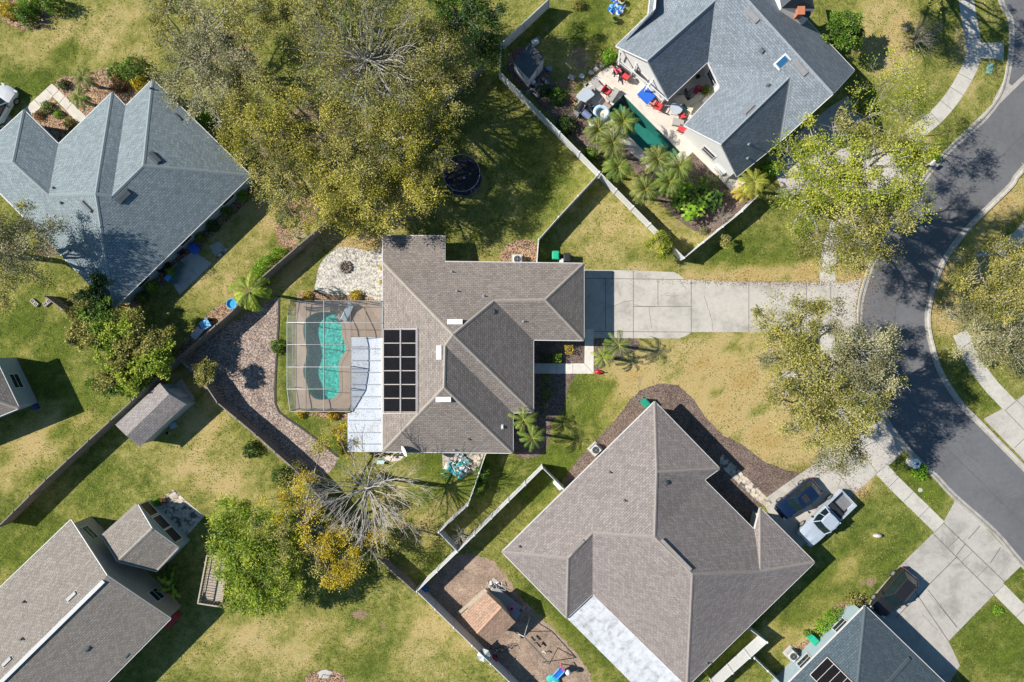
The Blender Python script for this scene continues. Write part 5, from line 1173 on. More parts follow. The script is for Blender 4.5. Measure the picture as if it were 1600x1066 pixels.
for i, (x, y, rr, h, pl, lb, a) in enumerate((
 (12,14,14,1.6,'gold','golden round shrub in the top left corner','shrub'),(38,22,16,1.8,'green','dark round clipped shrub in the top left corner','shrub'),(42,6,14,1.5,'hedge','clipped shrub cut by the top edge behind the dark round one','shrub'),(78,4,15,2.2,'green','rounded shrub at the top edge casting a round shadow','shrub'),
 (72,167,10,.7,'green','small green shrub between the path and the slate roof, upper one','shrub'),(90,178,7,.6,'hedge','bright little shrub in the middle of the path bed','shrub'),(106,192,9,.8,'olive','olive shrub at the corner of the path bed','shrub'),(60,180,9,.5,'brown','brown leaved low shrub by the slate roof edge','shrub'),
 (218,130,13,1.2,'gold','golden variegated shrub at the tip of the slate roof','shrub'),(185,130,16,.7,'brown','reddish brown groundcover shrub in the top bed','shrub'),(180,112,14,.6,'green','grey green shrub along the edging of the top bed','shrub'),(205,108,22,1.6,'green','soft green shrub under the grove by the top bed','shrub'),(98,132,8,.7,'dark','dark green shrub at the turn of the garden path','shrub'),
 (318,183,14,1.5,'hedge','bright shrub in the gap between slate roof and grove','shrub'),(444,340,15,.8,'green','low green shrub in the curved bed left of the bare shrub','shrub'),(433,541,12,.9,'green','spiky green shrub against the left wall of the pool cage','shrub'),
 (480,463,8,.5,'gold','yellow shrub behind the pool cage, left one','shrub'),(556,462,10,.6,'gold','yellow shrub behind the pool cage, right one','shrub'),(597,418,5,.6,'gold','small yellow shrub against the house wall by the patio, upper','shrub'),(597,441,5,.6,'gold','small yellow shrub against the house wall by the patio, lower','shrub'),
 (470,648,7,.5,'gold','yellow shrub below the pool cage, left one','shrub'),(520,650,9,.6,'gold','yellow shrub below the pool cage, right one','shrub'),
 (392,703,14,.9,'dark','dark spiky shrub on the lawn left of the wooden fence, upper','shrub'),(440,745,16,1.0,'dark','dark spiky shrub on the lawn by the wooden fence, lower','shrub'),
 (952,88,12,1.5,'hedge','bright green shrub at the corner of the porch roof','shrub'),(1335,940,13,1.0,'olive','loose shrub at the tip of the dark slate roof','shrub'),(1440,738,13,.8,'hedge','green grass clump beside the white mailbox','shrub'),(1560,955,8,.4,'hedge','small green tuft beside the lower driveway','shrub'),
 (755,740,13,1.6,'green','row shrub behind the white fence, upper','shrub'),(748,762,11,1.5,'green','row shrub behind the white fence, lower','shrub'),
 (1240,225,10,1.0,'green','green shrub at the front wall under the blue grey roof','shrub'),(1205,262,14,1.6,'hedge','leafy shrub against the dark roof edge near the bright oak','shrub'),(1348,165,12,1.3,'bright','light shrub between the garage and the young tree','shrub'),
 (870,150,14,1.2,'green','green shrub in the weedy bed behind the flat shed','shrub'),(885,195,16,1.3,'dark','dark shrub along the long white fence, middle','shrub'),(905,170,12,1.0,'grey','grey shrub next to the cluttered grill corner','shrub'),(850,140,10,1.0,'dark','dark shrub beside the flat shed','shrub'),(925,240,12,1.2,'green','shrub between the palms and the long white fence','shrub'),(1100,360,8,.5,'grey','low grey plant in the fence corner','shrub'),(1220,238,8,.9,'brown','reddish shrub beside the upper driveway','shrub'),
 (903,5,10,.9,'olive','weedy shrub at the top edge inside the white fence','shrub'),(235,448,10,1.1,'hedge','shrub in the narrow bed near the lower patio corner','shrub'),(222,465,9,.9,'green','shrub in the narrow bed near the roof corner','shrub'),(268,425-0,8,1.0,'hedge','shrub next to the shaded patio','shrub'),(330,352,10,1.1,'dark','shrub in the narrow bed, third from the right corner','shrub'),(352,330,9,1.0,'green','shrub in the narrow bed, second from the right corner','shrub'),(378,306,9,1.0,'hedge','shrub in the narrow bed at the right roof corner','shrub'),(312,370,8,.9,'green','shrub in the narrow bed near the stepping slabs','shrub'),
 (305,540,7,.7,'brown','brown dry shrub by the wooden fence end','shrub'),(1263,990,6,.6,'green','little shrub beside the green bin of the slate roofed house','shrub'),(243,786,7,.7,'hedge','leafy pot plant at the screened porch wall','shrub'),(255,782,6,.6,'brown','dry red brown plant at the corner of the stone patio','shrub'))):
    bush('shrub', lb, 'shrub', x, y, rr, h, pl, 110+i, GS, airy=.15 if pl in ('brown', 'grey', 'olive') else .0, leaf=(.16,.09) if rr > 11 else (.12,.07), dens=.9)

# ---------------------------------------------------------------- grass blades, weeds and fallen leaves
def scatter_grass():
    g = np.random.default_rng(77); n = 190000; x = g.uniform(-10, 1610, n); y = g.uniform(-10, 1076, n)
    k = (np.sin(x*.05+y*.031)+np.sin(x*.021-y*.063+2)+np.sin(x*.17+y*.11))*.5+g.normal(size=n)*.7 > -.35; x, y = x[k], y[k]
    for pl in SHEETS+[POOL1, POOL2, WKs+[(1800, 1090), (2400, 1090)]+EKs[::-1]]: 
        m = ~inpoly(x, y, pl); x, y = x[m], y[m]
    n = len(x); c = np.stack([(x-800)*K, (533-y)*K, g.uniform(.01, .05, n)], 1); d = rnd_unit(g, n); d[:, 2] = np.abs(d[:, 2])*.6+.1
    ti = .45+.22*np.sin(x*.03+y*.02)+g.normal(size=n)*.28
    o = leaf_object('grass', c, d, rnd_unit(g, n)*.6+np.array([0, 0, 1.]), g.uniform(.07, .17, n), g.uniform(.035, .08, n), ti, LEAF['blades'], None); o['kind'] = 'stuff'
    L = [(1250,443,60,3,500),(1130,440,60,3,300),(1290,610,70,70,1200),(1350,470,16,40,500),(1345,770,14,8,300),(1325,410,40,20,500),(1470,480,14,40,400),(1500,600,20,30,300),(1240,735,40,10,400),(560,385,40,12,400),(500,200,120,80,900),(935,105,20,30,400),(870,150,40,50,700),(1300,250,90,70,900),(70,390,20,20,300),(640,830,50,30,300),(1340,480,4,40,300),(1400,690,30,40,300),(1200,290,30,20,300),(1530,340,60,20,400),(570,615,20,80,260),(1000,1030,40,40,60)]
    P_ = []; 
    for (a, b, sx, sy, m) in L: P_.append(np.stack([g.normal(a, sx, m), g.normal(b, sy, m)], 1))
    q = np.concatenate(P_); m = ~(inpoly(q[:, 0], q[:, 1], POOL1) | inpoly(q[:, 0], q[:, 1], POOL2)); q = q[m]; n = len(q); c = np.stack([(q[:, 0]-800)*K, (533-q[:, 1])*K, g.uniform(.02, .06, n)], 1)
    o = leaf_object('fallen_leaves', c, rnd_unit(g, n)*np.array([1, 1, .2]), rnd_unit(g, n)*.4+np.array([0, 0, 1.]), g.uniform(.06, .13, n), g.uniform(.04, .08, n), g.uniform(0, 1, n), LEAF['brown'], None); o['kind'] = 'stuff'
scatter_grass()
# ---------------------------------------------------------------- fences
def fence(label, px, h=1.83, style='vinyl', cat='fence', bay=2.4):
    """panels between posts; px are the pixels of the top edge"""
    pts = [P(x, y, h) for x, y in px]
    for p in pts: p.z = 0
    root = empty('white_vinyl_fence' if style == 'vinyl' else 'wooden_fence', label, cat, pts[0])
    M_ = WHITE if style == 'vinyl' else WOOD; r = random.Random(len(px)*7+int(px[0][0]))
    for i in range(len(pts)-1):
        a, b = pts[i], pts[i+1]; L = (b-a).length; n = max(1, round(L/bay)); d = (b-a).normalized(); nn = Vector((-d.y, d.x, 0)); Rm = Matrix((d, nn, Vector((0, 0, 1)))).transposed()
        for k in range(n):
            p, q = a.lerp(b, k/n), a.lerp(b, (k+1)/n); l = (q-p).length; mb = MB(); m = (p+q)/2
            if style == 'vinyl':
                nb = 12
                for j in range(nb):
                    c = p.lerp(q, (j+.5)/nb); mb.box((c.x, c.y, h*.5), (l/nb-.008, .022, h-.22), rot=Rm)
                for z in (.12, h-.07): mb.box((m.x, m.y, z), (l-.02, .05, .15), rot=Rm)
            else:
                nb = 16
                for j in range(nb):
                    c = p.lerp(q, (j+.5)/nb)+nn*(.02*(j % 2)-.01); hh = h-r.uniform(0, .05); mb.box((c.x, c.y, hh/2), (l/nb+.004 if style == 'board' else l/nb-.006, .02, hh), rot=Rm)
                for z in (.35, 1.0, h-.25): mb.box((m.x+nn.x*.045, m.y+nn.y*.045, z), (l, .04, .09), rot=Rm)
                mb.box((m.x, m.y, h+.005), (l, .10, .03), rot=Rm)
            mb.build('panel', M_, root)
        for k in range(n+(1 if i == len(pts)-2 else 0)):
            p = a.lerp(b, k/n); mb = MB(); s = .127 if style == 'vinyl' else .10
            mb.box((p.x, p.y, (h+.05)/2), (s, s, h+.05), rot=Rm)
            mb.box((p.x, p.y, h+.07), (s+.04, s+.04, .05), rot=Rm, taper=.5); mb.build('post', M_, root)
    return root
fence('long white fence from the top edge past the flat shed to the bright oak', [(858,-2),(783,68),(781,112),(937,269),(1069.5,403),(1160,330),(1184,306)])
fence('white fence bending from the long fence down to the brown house by the green bin', [(934,273),(873,338.7),(841.8,374),(839,410)], h=1.75)
fence('white fence from the brown house down to the corner with the leafless shrub', [(759.5,708),(738,770),(731,789.8),(685.5,832),(714.7,862.8)], h=1.7)
fence('white fence round the playground yard of the large taupe house', [(880,764),(847.8,731.5),(714.7,862.8),(651.4,924.5),(795.8,1066),(835,1105)])
fence('short white fence stub at the lower right corner of the taupe house', [(1168,981),(1199,1004),(1118,1076)])
fence('white fence between the stub and the dark slate roofed house', [(1179,1029),(1200,1049),(1224,1072)], h=1.7)
fence('long wooden fence from the lower left edge past the grey shed to the leafless shrub', [(-4,824),(71,750),(205,627),(279,558.5),(365,484),(400,441),(497,357)], style='wood', h=1.85)
fence('wooden fence along the river rock down to the white fence corner', [(279,560),(314,591.5),(339.5,629.5),(400,680),(460.4,734),(520,800),(589,872),(648,925)], style='wood', h=1.75)
fence('wooden fence in the trees below the slate blue house', [(70,463),(114,496),(150,535),(204,586),(228,606)], style='wood', h=1.8)
fence('wooden fence running up into the shade of the oak grove', [(497,357),(560,300),(640,215),(700,150),(755,98)], style='wood', h=1.85)

# ---------------------------------------------------------------- pool cage and patio roof
BRZ = plain('bronze aluminium frame', (.28, .265, .25), .45, .1, metal=.3); BRZ_LIT = plain('sunlit bronze frame', (.50, .49, .48), .4, .08)  # second frame colour: the bronze paled, sunlight put into the colour
SCM = screenmat('pool cage insect screen', (.17, .17, .17), .26)
def cage():
    root = empty('pool_cage', 'screened aluminium cage over the turquoise pool', 'pool cage', P(500, 560))
    X = [448.5, 478, 506, 547.5]; Y = [469.5, 504, 538.5, 573.5, 608, 643]
    Hh = [[2.6,2.6,2.6,2.6],[2.6,3.3,3.3,3.3],[2.6,3.5,3.6,3.6],[2.6,3.5,3.6,3.6],[2.6,3.3,3.5,3.4],[2.6,2.6,2.6,2.6]]
    G = [[P(x+(5 if (j in (0, 5) and i == 0) else 0), y, Hh[j][i]) for i, x in enumerate(X)] for j, y in enumerate(Y)]
    def beam(a, b, m=BRZ, w=.04, nm='beam'):
        mb = MB(); mb.beam(a, b, w, .07); mb.build(nm, m, root)
    sc = MB()
    for j in range(6):
        for i in range(4):
            if i < 3: beam(G[j][i], G[j][i+1], BRZ_LIT if j in (1, 3, 5) else BRZ)
            if j < 5: beam(G[j][i], G[j+1][i], BRZ_LIT if i in (0, 2) else BRZ)
            if i < 3 and j < 5: sc.add([G[j][i], G[j][i+1], G[j+1][i+1], G[j+1][i]], [(0, 3, 2, 1)])
    E1 = [P(547.5, 469.5, 2.6), P(571, 470, 2.6), P(595, 470.5, 2.75)]; E2 = [P(547.5, 504, 3.3), P(571, 504, 3.1), P(595, 504, 2.8)]; E3 = [P(547.5, 526, 3.4), P(571, 526, 3.1), P(594, 526, 2.8)]
    for i in range(2):
        for L_ in (E1, E2, E3): beam(L_[i], L_[i+1], BRZ if L_ is not E2 else BRZ_LIT)
        sc.add([E1[i], E1[i+1], E2[i+1], E2[i]], [(0, 3, 2, 1)]); sc.add([E2[i], E2[i+1], E3[i+1], E3[i]], [(0, 3, 2, 1)])
    for i in (1, 2): beam(E1[i], E2[i]); beam(E2[i], E3[i])
    f = lambda p: Vector((p.x, p.y, .05))
    rim = [G[0][i] for i in range(4)]+[E1[1], E1[2]]; west = [G[j][0] for j in range(6)]; south = [G[5][i] for i in range(4)]; east = [G[j][3] for j in (5, 4, 3)]
    for line in (rim, west, south, east):
        for k, p in enumerate(line):
            beam(f(p), p, BRZ, .06, 'post')
            if k < len(line)-1:
                q = line[k+1]; sc.add([f(p), f(q), q, p], [(0, 1, 2, 3)]); beam(f(p), f(q), BRZ, .05, 'base_rail'); mp = (f(p)*.6+p*.4); mq = (f(q)*.6+q*.4); beam(mp, mq, BRZ, .04, 'rail')
    sc.build('screen', SCM, root); return root
cage()
PR = [P(549, 527, 2.5), P(594.5, 527, 2.55), P(596, 705, 2.55), P(543, 705, 2.45), P(543, 645.5, 2.45), P(549, 645.5, 2.45)]
root = empty('patio_roof', 'white panel roof littered with leaves between pool cage and brown house', 'patio roof', P(570, 615))
mb = MB(); mb.prism([p.xy[:] for p in PR], 2.32, 2.42)
mb.build('panels', leafy_white(), root)
mb = MB()
for y in (545, 563.5, 582, 601, 620, 639, 657, 676, 694): mb.beam(P(545 if y > 645 else 550, y, 2.45), P(594, y, 2.45), .09, .07)
mb.build('seam', plain('panel seam', (.30, .32, .36), .5, .1), root)
mb = MB(); mb.beam(P(596, 527, 2.5), P(597, 705, 2.5), .14, .12); mb.beam(P(543, 705.5, 2.4), P(597, 705.5, 2.4), .08, .12); mb.build('gutter', TRIM, root)
mb = MB()
for x, y in ((545, 703), (595, 703), (545, 650)): p = P(x, y, 2.3); mb.box((p.x, p.y, 1.15), (.09, .09, 2.3))
mb.build('post', TRIM, root)
for (x, y, a) in ((542.5,486,62),):
    pass

# ---------------------------------------------------------------- furniture and yard things
def at(px, py, h=0.0): p = P(px, py, h); return p
LOCAL.update({'sun_lounger', 'patio_chair', 'car', 'pickup_truck', 'table', 'bicycle', 'air_conditioner', 'wheelie_bin', 'mailbox', 'swing_set', 'slide', 'satellite_dish', 'trampoline', 'barbecue', 'picnic_table'})
def thing(name, label, cat, px, py, z=0.0, rz=0.0, group=None, hz=0.0):
    p = P(px, py, hz+z); p.z = z
    return empty(name, label, cat, p, group, R(rz))
def lounger(label, px, py, rz, fab, z=.05, group='sun loungers by the green pool', L=1.8):
    t = thing('sun_lounger', label, 'sun lounger', px, py, z, rz, group, .3); mb = MB()
    for y in (-.3, .3): mb.tube([(-L/2, y, .3), (L*.15, y, .3), (L/2, y, .62)], .022, 6)
    for x in (-L/2, L*.15): mb.beam((x, -.3, .3), (x, .3, .3), .03, .03)
    mb.beam((L/2, -.3, .62), (L/2, .3, .62), .03, .03); mb.build('frame', METAL, t)
    m = MB(); m.box((-L*.175, 0, .335), (L*.64, .56, .05)); m.build('seat', fab, t)
    m = MB(); m.beam((L*.15, 0, .34), (L/2, 0, .64), .56, .05); m.build('backrest', fab, t)
    for x in (-L*.42, L*.2):
        for y in (-.27, .27): m = MB(); m.tube([(x, y, 0), (x, y, .3)], .018, 5); m.build('leg', METAL, t)
    return t
def chair(label, px, py, rz, fab, z=.05, group='red cushioned patio chairs', fr=None, w=.62):
    t = thing('patio_chair', label, 'chair', px, py, z, rz, group, .45); fr = fr or DARK
    m = MB(); m.box((0, 0, .42), (w*.9, w*.9, .12)); m.build('seat', fab, t, bevel=.03)
    m = MB(); m.beam((-w*.42, 0, .45), (-w*.58, 0, .92), w*.9, .10, up=(0, 1, 0) if False else None); m.build('backrest', fab, t, bevel=.03)
    for x in (-w*.42, w*.42):
        for y in (-w*.45, w*.45): m = MB(); m.tube([(x, y, 0), (x, y, .62 if x > 0 else .8)], .02, 5); m.build('leg', fr, t)
    for y in (-w*.5, w*.5): m = MB(); m.beam((-w*.5, y, .62), (w*.45, y, .62), .06, .03); m.build('armrest', fr, t)
    return t
def table_(label, px, py, rz, w, l, h, top, z=.05, leg=None, name='table', cat='table', round_=False, group=None):
    t = thing(name, label, cat, px, py, z, rz, group, h); m = MB()
    if round_: m.lathe((0, 0, h-.03), [(w/2, 0), (w/2+.01, .015), (w/2, .03)], 24)
    else: m.box((0, 0, h-.02), (w, l, .04))
    m.build('tabletop', top, t, bevel=.01)
    for x in (-w*.4, w*.4):
        for y in (-l*.4, l*.4):
            s = .75 if round_ else 1; m = MB(); m.tube([(x*s, y*s, 0), (x*s, y*s, h-.04)], .025, 6); m.build('leg', leg or METAL, t)
    return t
GLT = plain('pale frosted table glass', (.42, .47, .52), .3, .1); WEAVE = plain('grey striped sling', (.36, .34, .32), .8, .3, 14); WHF = plain('white plastic', (.72, .72, .70), .45, .08); CREAMF = plain('cream cushion', (.62, .56, .42), .9, .15)
chair('red cushioned chair beside the porch table, upper end of the patio', 977, 120, 140, RED)
chair('red cushioned chair alone near the shallow end of the green pool', 948, 142.5, -40, RED, w=.7)
chair('bright red chair next to the blue covered table, nearest the pool edge', 1029, 166, 60, RED, w=.75)
chair('faded red chair between the blue covered table and the bright red chair', 1020, 159, 60, plain('sun faded red fabric', (.62, .22, .2), .8, .2))
chair('red chair at the tip of the blue grey eave', 1064, 202, 150, RED)
chair('small red chair under the edge of the cluttered alcove', 1065, 180, 100, RED)
chair('dark red chair deep in the alcove beside the potted palm', 1089, 143, -120, plain('dark red fabric', (.32, .03, .05), .8, .2))
chair('small pinkish red chair by the white railing', 966, 111, 30, plain('pinkish red fabric', (.6, .12, .16), .8, .2))
lounger('grey striped lounger near the patio corner by the grill', 934, 134, -50, WEAVE, L=1.25)
lounger('narrow grey striped lounger at the head of the green pool', 957.5, 149, 55, WEAVE, L=1.2)
lounger('cream lounger in the alcove between the two gabled wings', 1083, 158, 35, CREAMF, L=1.6)
lounger('small brown sling lounger beside the float ring', 945, 164, 140, plain('brown sling', (.34, .26, .22), .8, .2), L=1.1)
table_('blue covered table in front of the porch railing', 1010, 149, 45, 1.15, 1.35, .7, BLUE, leg=WHF)
table_('raised frosted glass table casting a big shadow at the garden side', 914.5, 149, 40, 1.45, 1.0, .95, GLT)
table_('round grey table under the gutter in the alcove', 1057, 169, 0, 1.15, 1.15, .72, GLT, round_=True)
table_('low pale table with cloth in the alcove', 1064, 157, 35, 1.0, .8, .5, CREAMF)
root = thing('float_ring', 'pale blue inflatable ring beside the green pool and palms', 'pool float', 939, 178, .05); mb = MB()
n = 24; k = 8; vs = []; fs = []
for i in range(n):
    a = 2*math.pi*i/n
    for j in range(k):
        b = 2*math.pi*j/k; rr = .62+.20*math.cos(b); vs.append(root.location+Vector((rr*math.cos(a), rr*math.sin(a), .2+.2*math.sin(b))))
for i in range(n):
    for j in range(k): fs.append((i*k+j, ((i+1) % n)*k+j, ((i+1) % n)*k+(j+1) % k, i*k+(j+1) % k))
mb.add(vs, fs); mb.build('ring', plain('pale blue vinyl', (.42, .58, .72), .35, .1), root, smooth=True)
def grill(label, px, py, rz, lid):
    t = thing('barbecue', label, 'barbecue', px, py, .05, rz, None, .9); m = MB(); m.box((0, 0, .45), (1.1, .55, .75)); m.build('cabinet', DARK, t, bevel=.02)
    m = MB(); n = 8; vs = [(x, .3*math.cos(math.pi*i/n), .83+.28*math.sin(math.pi*i/n)) for x in (-.42, .42) for i in range(n+1)]; m.add(vs, [(i, i+1, n+2+i, n+1+i) for i in range(n)]+[tuple(range(n+1))[::-1], tuple(range(n+1, 2*n+2))]); m.build('lid', lid, t)
    for x in (-.72, .72): m = MB(); m.box((x, 0, .8), (.34, .5, .04)); m.build('side_shelf', METAL, t)
    m = MB(); m.tube([(-.3, -.36, .95), (.3, -.36, .95)], .02, 6); m.build('handle', CHROME, t)
    for x in (-.45, .45): m = MB(); m.tube([(x, -.24, .07), (x, -.18, .07)], .07, 10); m.build('wheel', RUBBER, t)
grill('blue grey lidded grill in the cluttered corner of the pale patio', 917, 179, -40, plain('blue enamel lid', (.16, .2, .32), .3, .15))
grill('black grill against the shrubs beside the pale patio', 907, 166, 60, DARK)
def planter(label, px, py, r_, h, mat, pal, seed, hz=0.0, rz=.35):
    t = thing('planter', label, 'planter', px, py, hz); c = t.location; m = MB(); m.lathe(c, [(r_*.7, 0), (r_, h*.85), (r_*1.08, h*.88), (r_*1.08, h), (r_*.92, h), (r_*.9, h*.9)], 16); m.build('pot', mat, t, smooth=False)
    g = np.random.default_rng(seed); n = 500; v = rnd_unit(g, n); v[:, 2] = abs(v[:, 2])*1.2; Pn = np.array(c)+np.array([0, 0, h])+v*rz*g.uniform(.3, 1, n)[:, None]
    leaf_object('plant', Pn, v, rnd_unit(g, n)+np.array([0, 0, 1.]), np.full(n, .14), np.full(n, .07), g.uniform(0, 1, n), LEAF[pal], t)
planter('potted plant beside the dark red chair in the alcove', 1100, 145, .26, .45, TERRA, 'green', 1, rz=.6)
planter('dark pot at the back wall of the alcove', 1089, 122, .16, .4, DARK, 'dark', 2, rz=.15)
planter('olive green round pot on the grass at the top edge', 960, 33, .30, .45, plain('olive glaze', (.20, .24, .10), .5), 'green', 3, rz=.2)
planter('cream round pot at the top edge beside the blue pile', 970, 5, .28, .5, CREAMF, 'olive', 4, rz=.15)
planter('white pot on the rear patio beneath the porch beam', 958, 104, .2, .35, WHF, 'brown', 5, rz=.15)
# porch structure: beams, posts and railing below the gable
root = thing('pergola', 'white porch beams and railing in front of the left gable of the upper right house', 'pergola', 985, 110)
def seg(a, b, w=.12, t=.12, nm='beam', m=TRIM):
    mb = MB(); mb.beam(a, b, w, t); mb.build(nm, m, root)
seg(P(968,78,2.6), P(966,102,2.6)); seg(P(966,92,2.5), P(989,112,2.5)); seg(P(989,112,2.5), P(996,92,2.7)); seg(P(1009,140,2.5), P(1021,122,2.7)); seg(P(989,112,2.5), P(1044,158,2.5), .10)
for x, y in ((966,93),(989,112),(1009,140),(1036,158)):
    p = P(x, y, 1.2); mb = MB(); mb.box((p.x, p.y, 1.25), (.12, .12, 2.5)); mb.build('post', TRIM, root)
for (a, b) in (((968,98),(988,114)), ((1014,138),(1034,157))):
    A, B = P(*a, .9), P(*b, .9); seg(A, B, .07, .06, 'handrail'); seg(A-Vector((0,0,.75)), B-Vector((0,0,.75)), .05, .05, 'bottom_rail'); mb = MB()
    for k in range(16): q = A.lerp(B, (k+.5)/16); mb.box((q.x, q.y, .52), (.03, .03, .74))
    mb.build('baluster', TRIM, root)
sheet('porch_floor', [(968,82),(1005,100),(1040,155),(1010,140),(985,112),(966,98)], .07, plain('dark porch floor', (.16,.15,.16), .7, .3))
def kayak(label, px, py, rz, L, mat, hz=.1, w=.6):
    t = thing('paddle_board', label, 'paddle board', px, py, hz, rz); c = t.location; m = MB(); n = 14; a = R(rz)
    ex = Vector((math.cos(a), math.sin(a), 0)); ey = Vector((-math.sin(a), math.cos(a), 0)); top = []; bot = []
    for i in range(n+1):
        u = -1+2*i/n; ww = w/2*max(.02, (1-abs(u)**2.6)); top.append(c+ex*u*L/2+ey*ww+Vector((0,0,.12))); bot.append(c+ex*u*L/2-ey*ww+Vector((0,0,.12)))
    lp = top+bot[::-1]; lo = [p-Vector((0,0,.12)) for p in lp]; N2 = len(lp)
    org = t.location.copy(); ORG[t.name] = org; t.rotation_euler = (0,0,0)
    m.add(lp, [tuple(range(N2))[::-1]]); m.add(lo, [tuple(range(N2))]); m.add(lo+lp, [(i, (i+1) % N2, N2+(i+1) % N2, N2+i) for i in range(N2)]); m.build('deck', mat, t)
    f = MB(); f.box(c+ex*(-L*.38)+Vector((0,0,.04)), (.25,.02,.1), rz=a); f.build('fin', DARK, t)
kayak('blue board lying under the porch beam near the gable tip', 1002, 103, -52, 1.9, plain('blue board', (.04,.25,.45), .4), .3, .4)
kayak('white board beside the blue one on the porch floor', 1006, 112, -50, 1.5, WHF, .25, .25)
kayak('bright blue board behind the porch railing', 1026, 142, 10, 1.1, SKYBLUE, .3, .35)
# stepping stones and small things in the upper right garden
rr = random.Random(8)
for i, (x, y) in enumerate(((940.5,103),(931,108.5),(923,113.5),(909,119),(916,131.5),(961,101))):
    t = MB(); c = P(x, y); n = 9; t.prism([(c.x+(.26+.05*math.sin(k*2.3+i))*math.cos(6.283*k/n), c.y+(.24+.04*math.cos(k*3.1+i))*math.sin(6.283*k/n)) for k in range(n)], 0.0, .05)
    o = t.build('stepping_stone', CREAMF if i != 3 else WHF); tag(o, ('pale stepping stone nearest the porch of the three in a line','pale stepping stone in the middle of the three','pale stepping stone farthest from the porch of the three','white irregular slab on the grass left of the stepping stones','tan stepping stone at the garden side patio corner','pale stone beside the porch corner shrub')[i], 'stepping stone', 'stepping stones leading to the patio')
def box(label, px, py, rz, w, l, h, mat, z=0.0, cat='storage box', nm='storage_box', lid=None):
    t = thing(nm, label, cat, px, py, z, rz, None, h*.6); LOCAL.add(nm); ORG[t.name] = Vector(); m = MB(); m.box((0, 0, h/2), (w, l, h)); m.build('box_body', mat, t, bevel=.02)
    m = MB(); m.box((0, 0, h+.02), (w+.05, l+.05, .05)); m.build('lid', lid or mat, t, bevel=.015); return t
LOCAL.update({'storage_box', 'wagon', 'doghouse'})
box('white plastic crate on the weeds by the flat shed', 836, 66, 30, .6, .45, .35, WHF); box('small pale blue crate beside the flat shed', 858, 108, 60, .35, .5, .3, plain('dull blue crate', (.2,.25,.33), .6))
box('dark box on the grass right of the flat shed', 893, 121.5, -20, .6, .4, .35, VGR); box('white chest in the clutter at the garden side of the patio', 926, 193, 20, .6, .6, .4, WHF, .05)
box('grey cushion box at the edge of the raised glass table', 924, 141, 30, .5, .45, .45, WEAVE, .05); box('dark bench box beneath the white railing', 976, 108, -40, 1.0, .4, .45, DARK, .05)
box('pale cooler beside the shaded alcove wall', 1101, 157, 40, .5, .3, .3, WHF, .05); box('white cabinet against the white gable wall by the path', 1128, 262, -47, 1.1, .8, .9, WHF, .05); box('teal folded mat in the alcove', 1074, 169, 10, 1.3, .45, .12, plain('teal mat', (.16,.42,.40), .7), .05)
box('cream bench near the gutter of the lower wing', 1082, 171, 35, 1.0, .5, .35, CREAMF, .05); box('grey slatted box at the eave tip beside the red chair', 1059, 192, -10, 1.0, .6, .4, WEAVE, .05)
def heap(label, px, py, cols, n, rad, seed, nm='toy_pile', cat='toys', z=0.0, sz=.25):
    """a jumble of loose covers and tubs that nobody could count"""
    t = thing(nm, label, cat, px, py, z); c = t.location; r = random.Random(seed); t['kind'] = 'stuff'
    for ci, mat in enumerate(cols):
        m = MB()
        for k in range(n):
            a = r.uniform(0, 6.28); q = rad*math.sqrt(r.random()); p = c+Vector((q*math.cos(a), q*math.sin(a), r.uniform(.02, .3)))
            if k % 3 == 0: m.tube([p, p+Vector((r.uniform(-.4,.4), r.uniform(-.4,.4), r.uniform(.1,.4))), p+Vector((r.uniform(-.7,.7), r.uniform(-.7,.7), r.uniform(0,.3)))], r.uniform(.02,.05), 6)
            elif k % 3 == 1: m.ball(p, (r.uniform(.5,1.1)*sz, r.uniform(.5,1.1)*sz, sz*.6), 8, 5, jit=.22, rnd=r)
            else: m.box(p, (r.uniform(.5,1.5)*sz, r.uniform(.5,1.2)*sz, r.uniform(.3,.9)*sz), rot=Euler((r.uniform(-.3,.3), r.uniform(-.3,.3), r.uniform(0,3))).to_matrix())
        m.build('pieces', mat, t)
heap('blue and white pile of pool toys on the grass at the top edge', 963, 15, [BLUE, WHF, SKYBLUE], 8, .7, 3); heap('clutter of garden tools and dark tubs round the grill', 912, 172, [DARK, VGR, plain('dull red tub', (.3,.05,.06), .6), WHF], 7, .9, 4)
heap('weedy clutter and branches behind the flat shed', 838, 135, [VGR, BARKM['pale'], WHF], 8, 1.1, 5); heap('toys and dark chairs under the porch railing', 966, 117, [DARK, WEAVE, WHF], 6, .55, 6); heap('clutter of small things on the alcove floor', 1072, 186, [WHF, VGR, CREAMF], 7, .6, 9)
heap('jumble of bikes and toys by the alcove entrance', 1070, 152, [DARK, VGR, plain('brown wicker', (.25,.18,.12), .8)], 6, .5, 10)
heap('tangled teal hoses, grey tarps and sacks on the pavers below the brown house', 716, 727, [TEAL, plain('grey tarp', (.34,.33,.32), .8), WHF, plain('blue grey tarp', (.22,.34,.38), .7)], 14, 1.1, 7, 'covered_garden_gear', 'garden gear', sz=.32)
sheet('paver_pad', [(691,706),(718,706),(718,735),(706,735),(692,733)], .03, PAVER, thick=.06); sheet('paver_pad', [(728,706),(757,706),(752,720),(744,742),(730,736)], .03, PAVER, thick=.06)
sheet('paver_pad', [(596,712),(632,712),(626,719),(612,721.5),(604,719)], .02, DECKW)
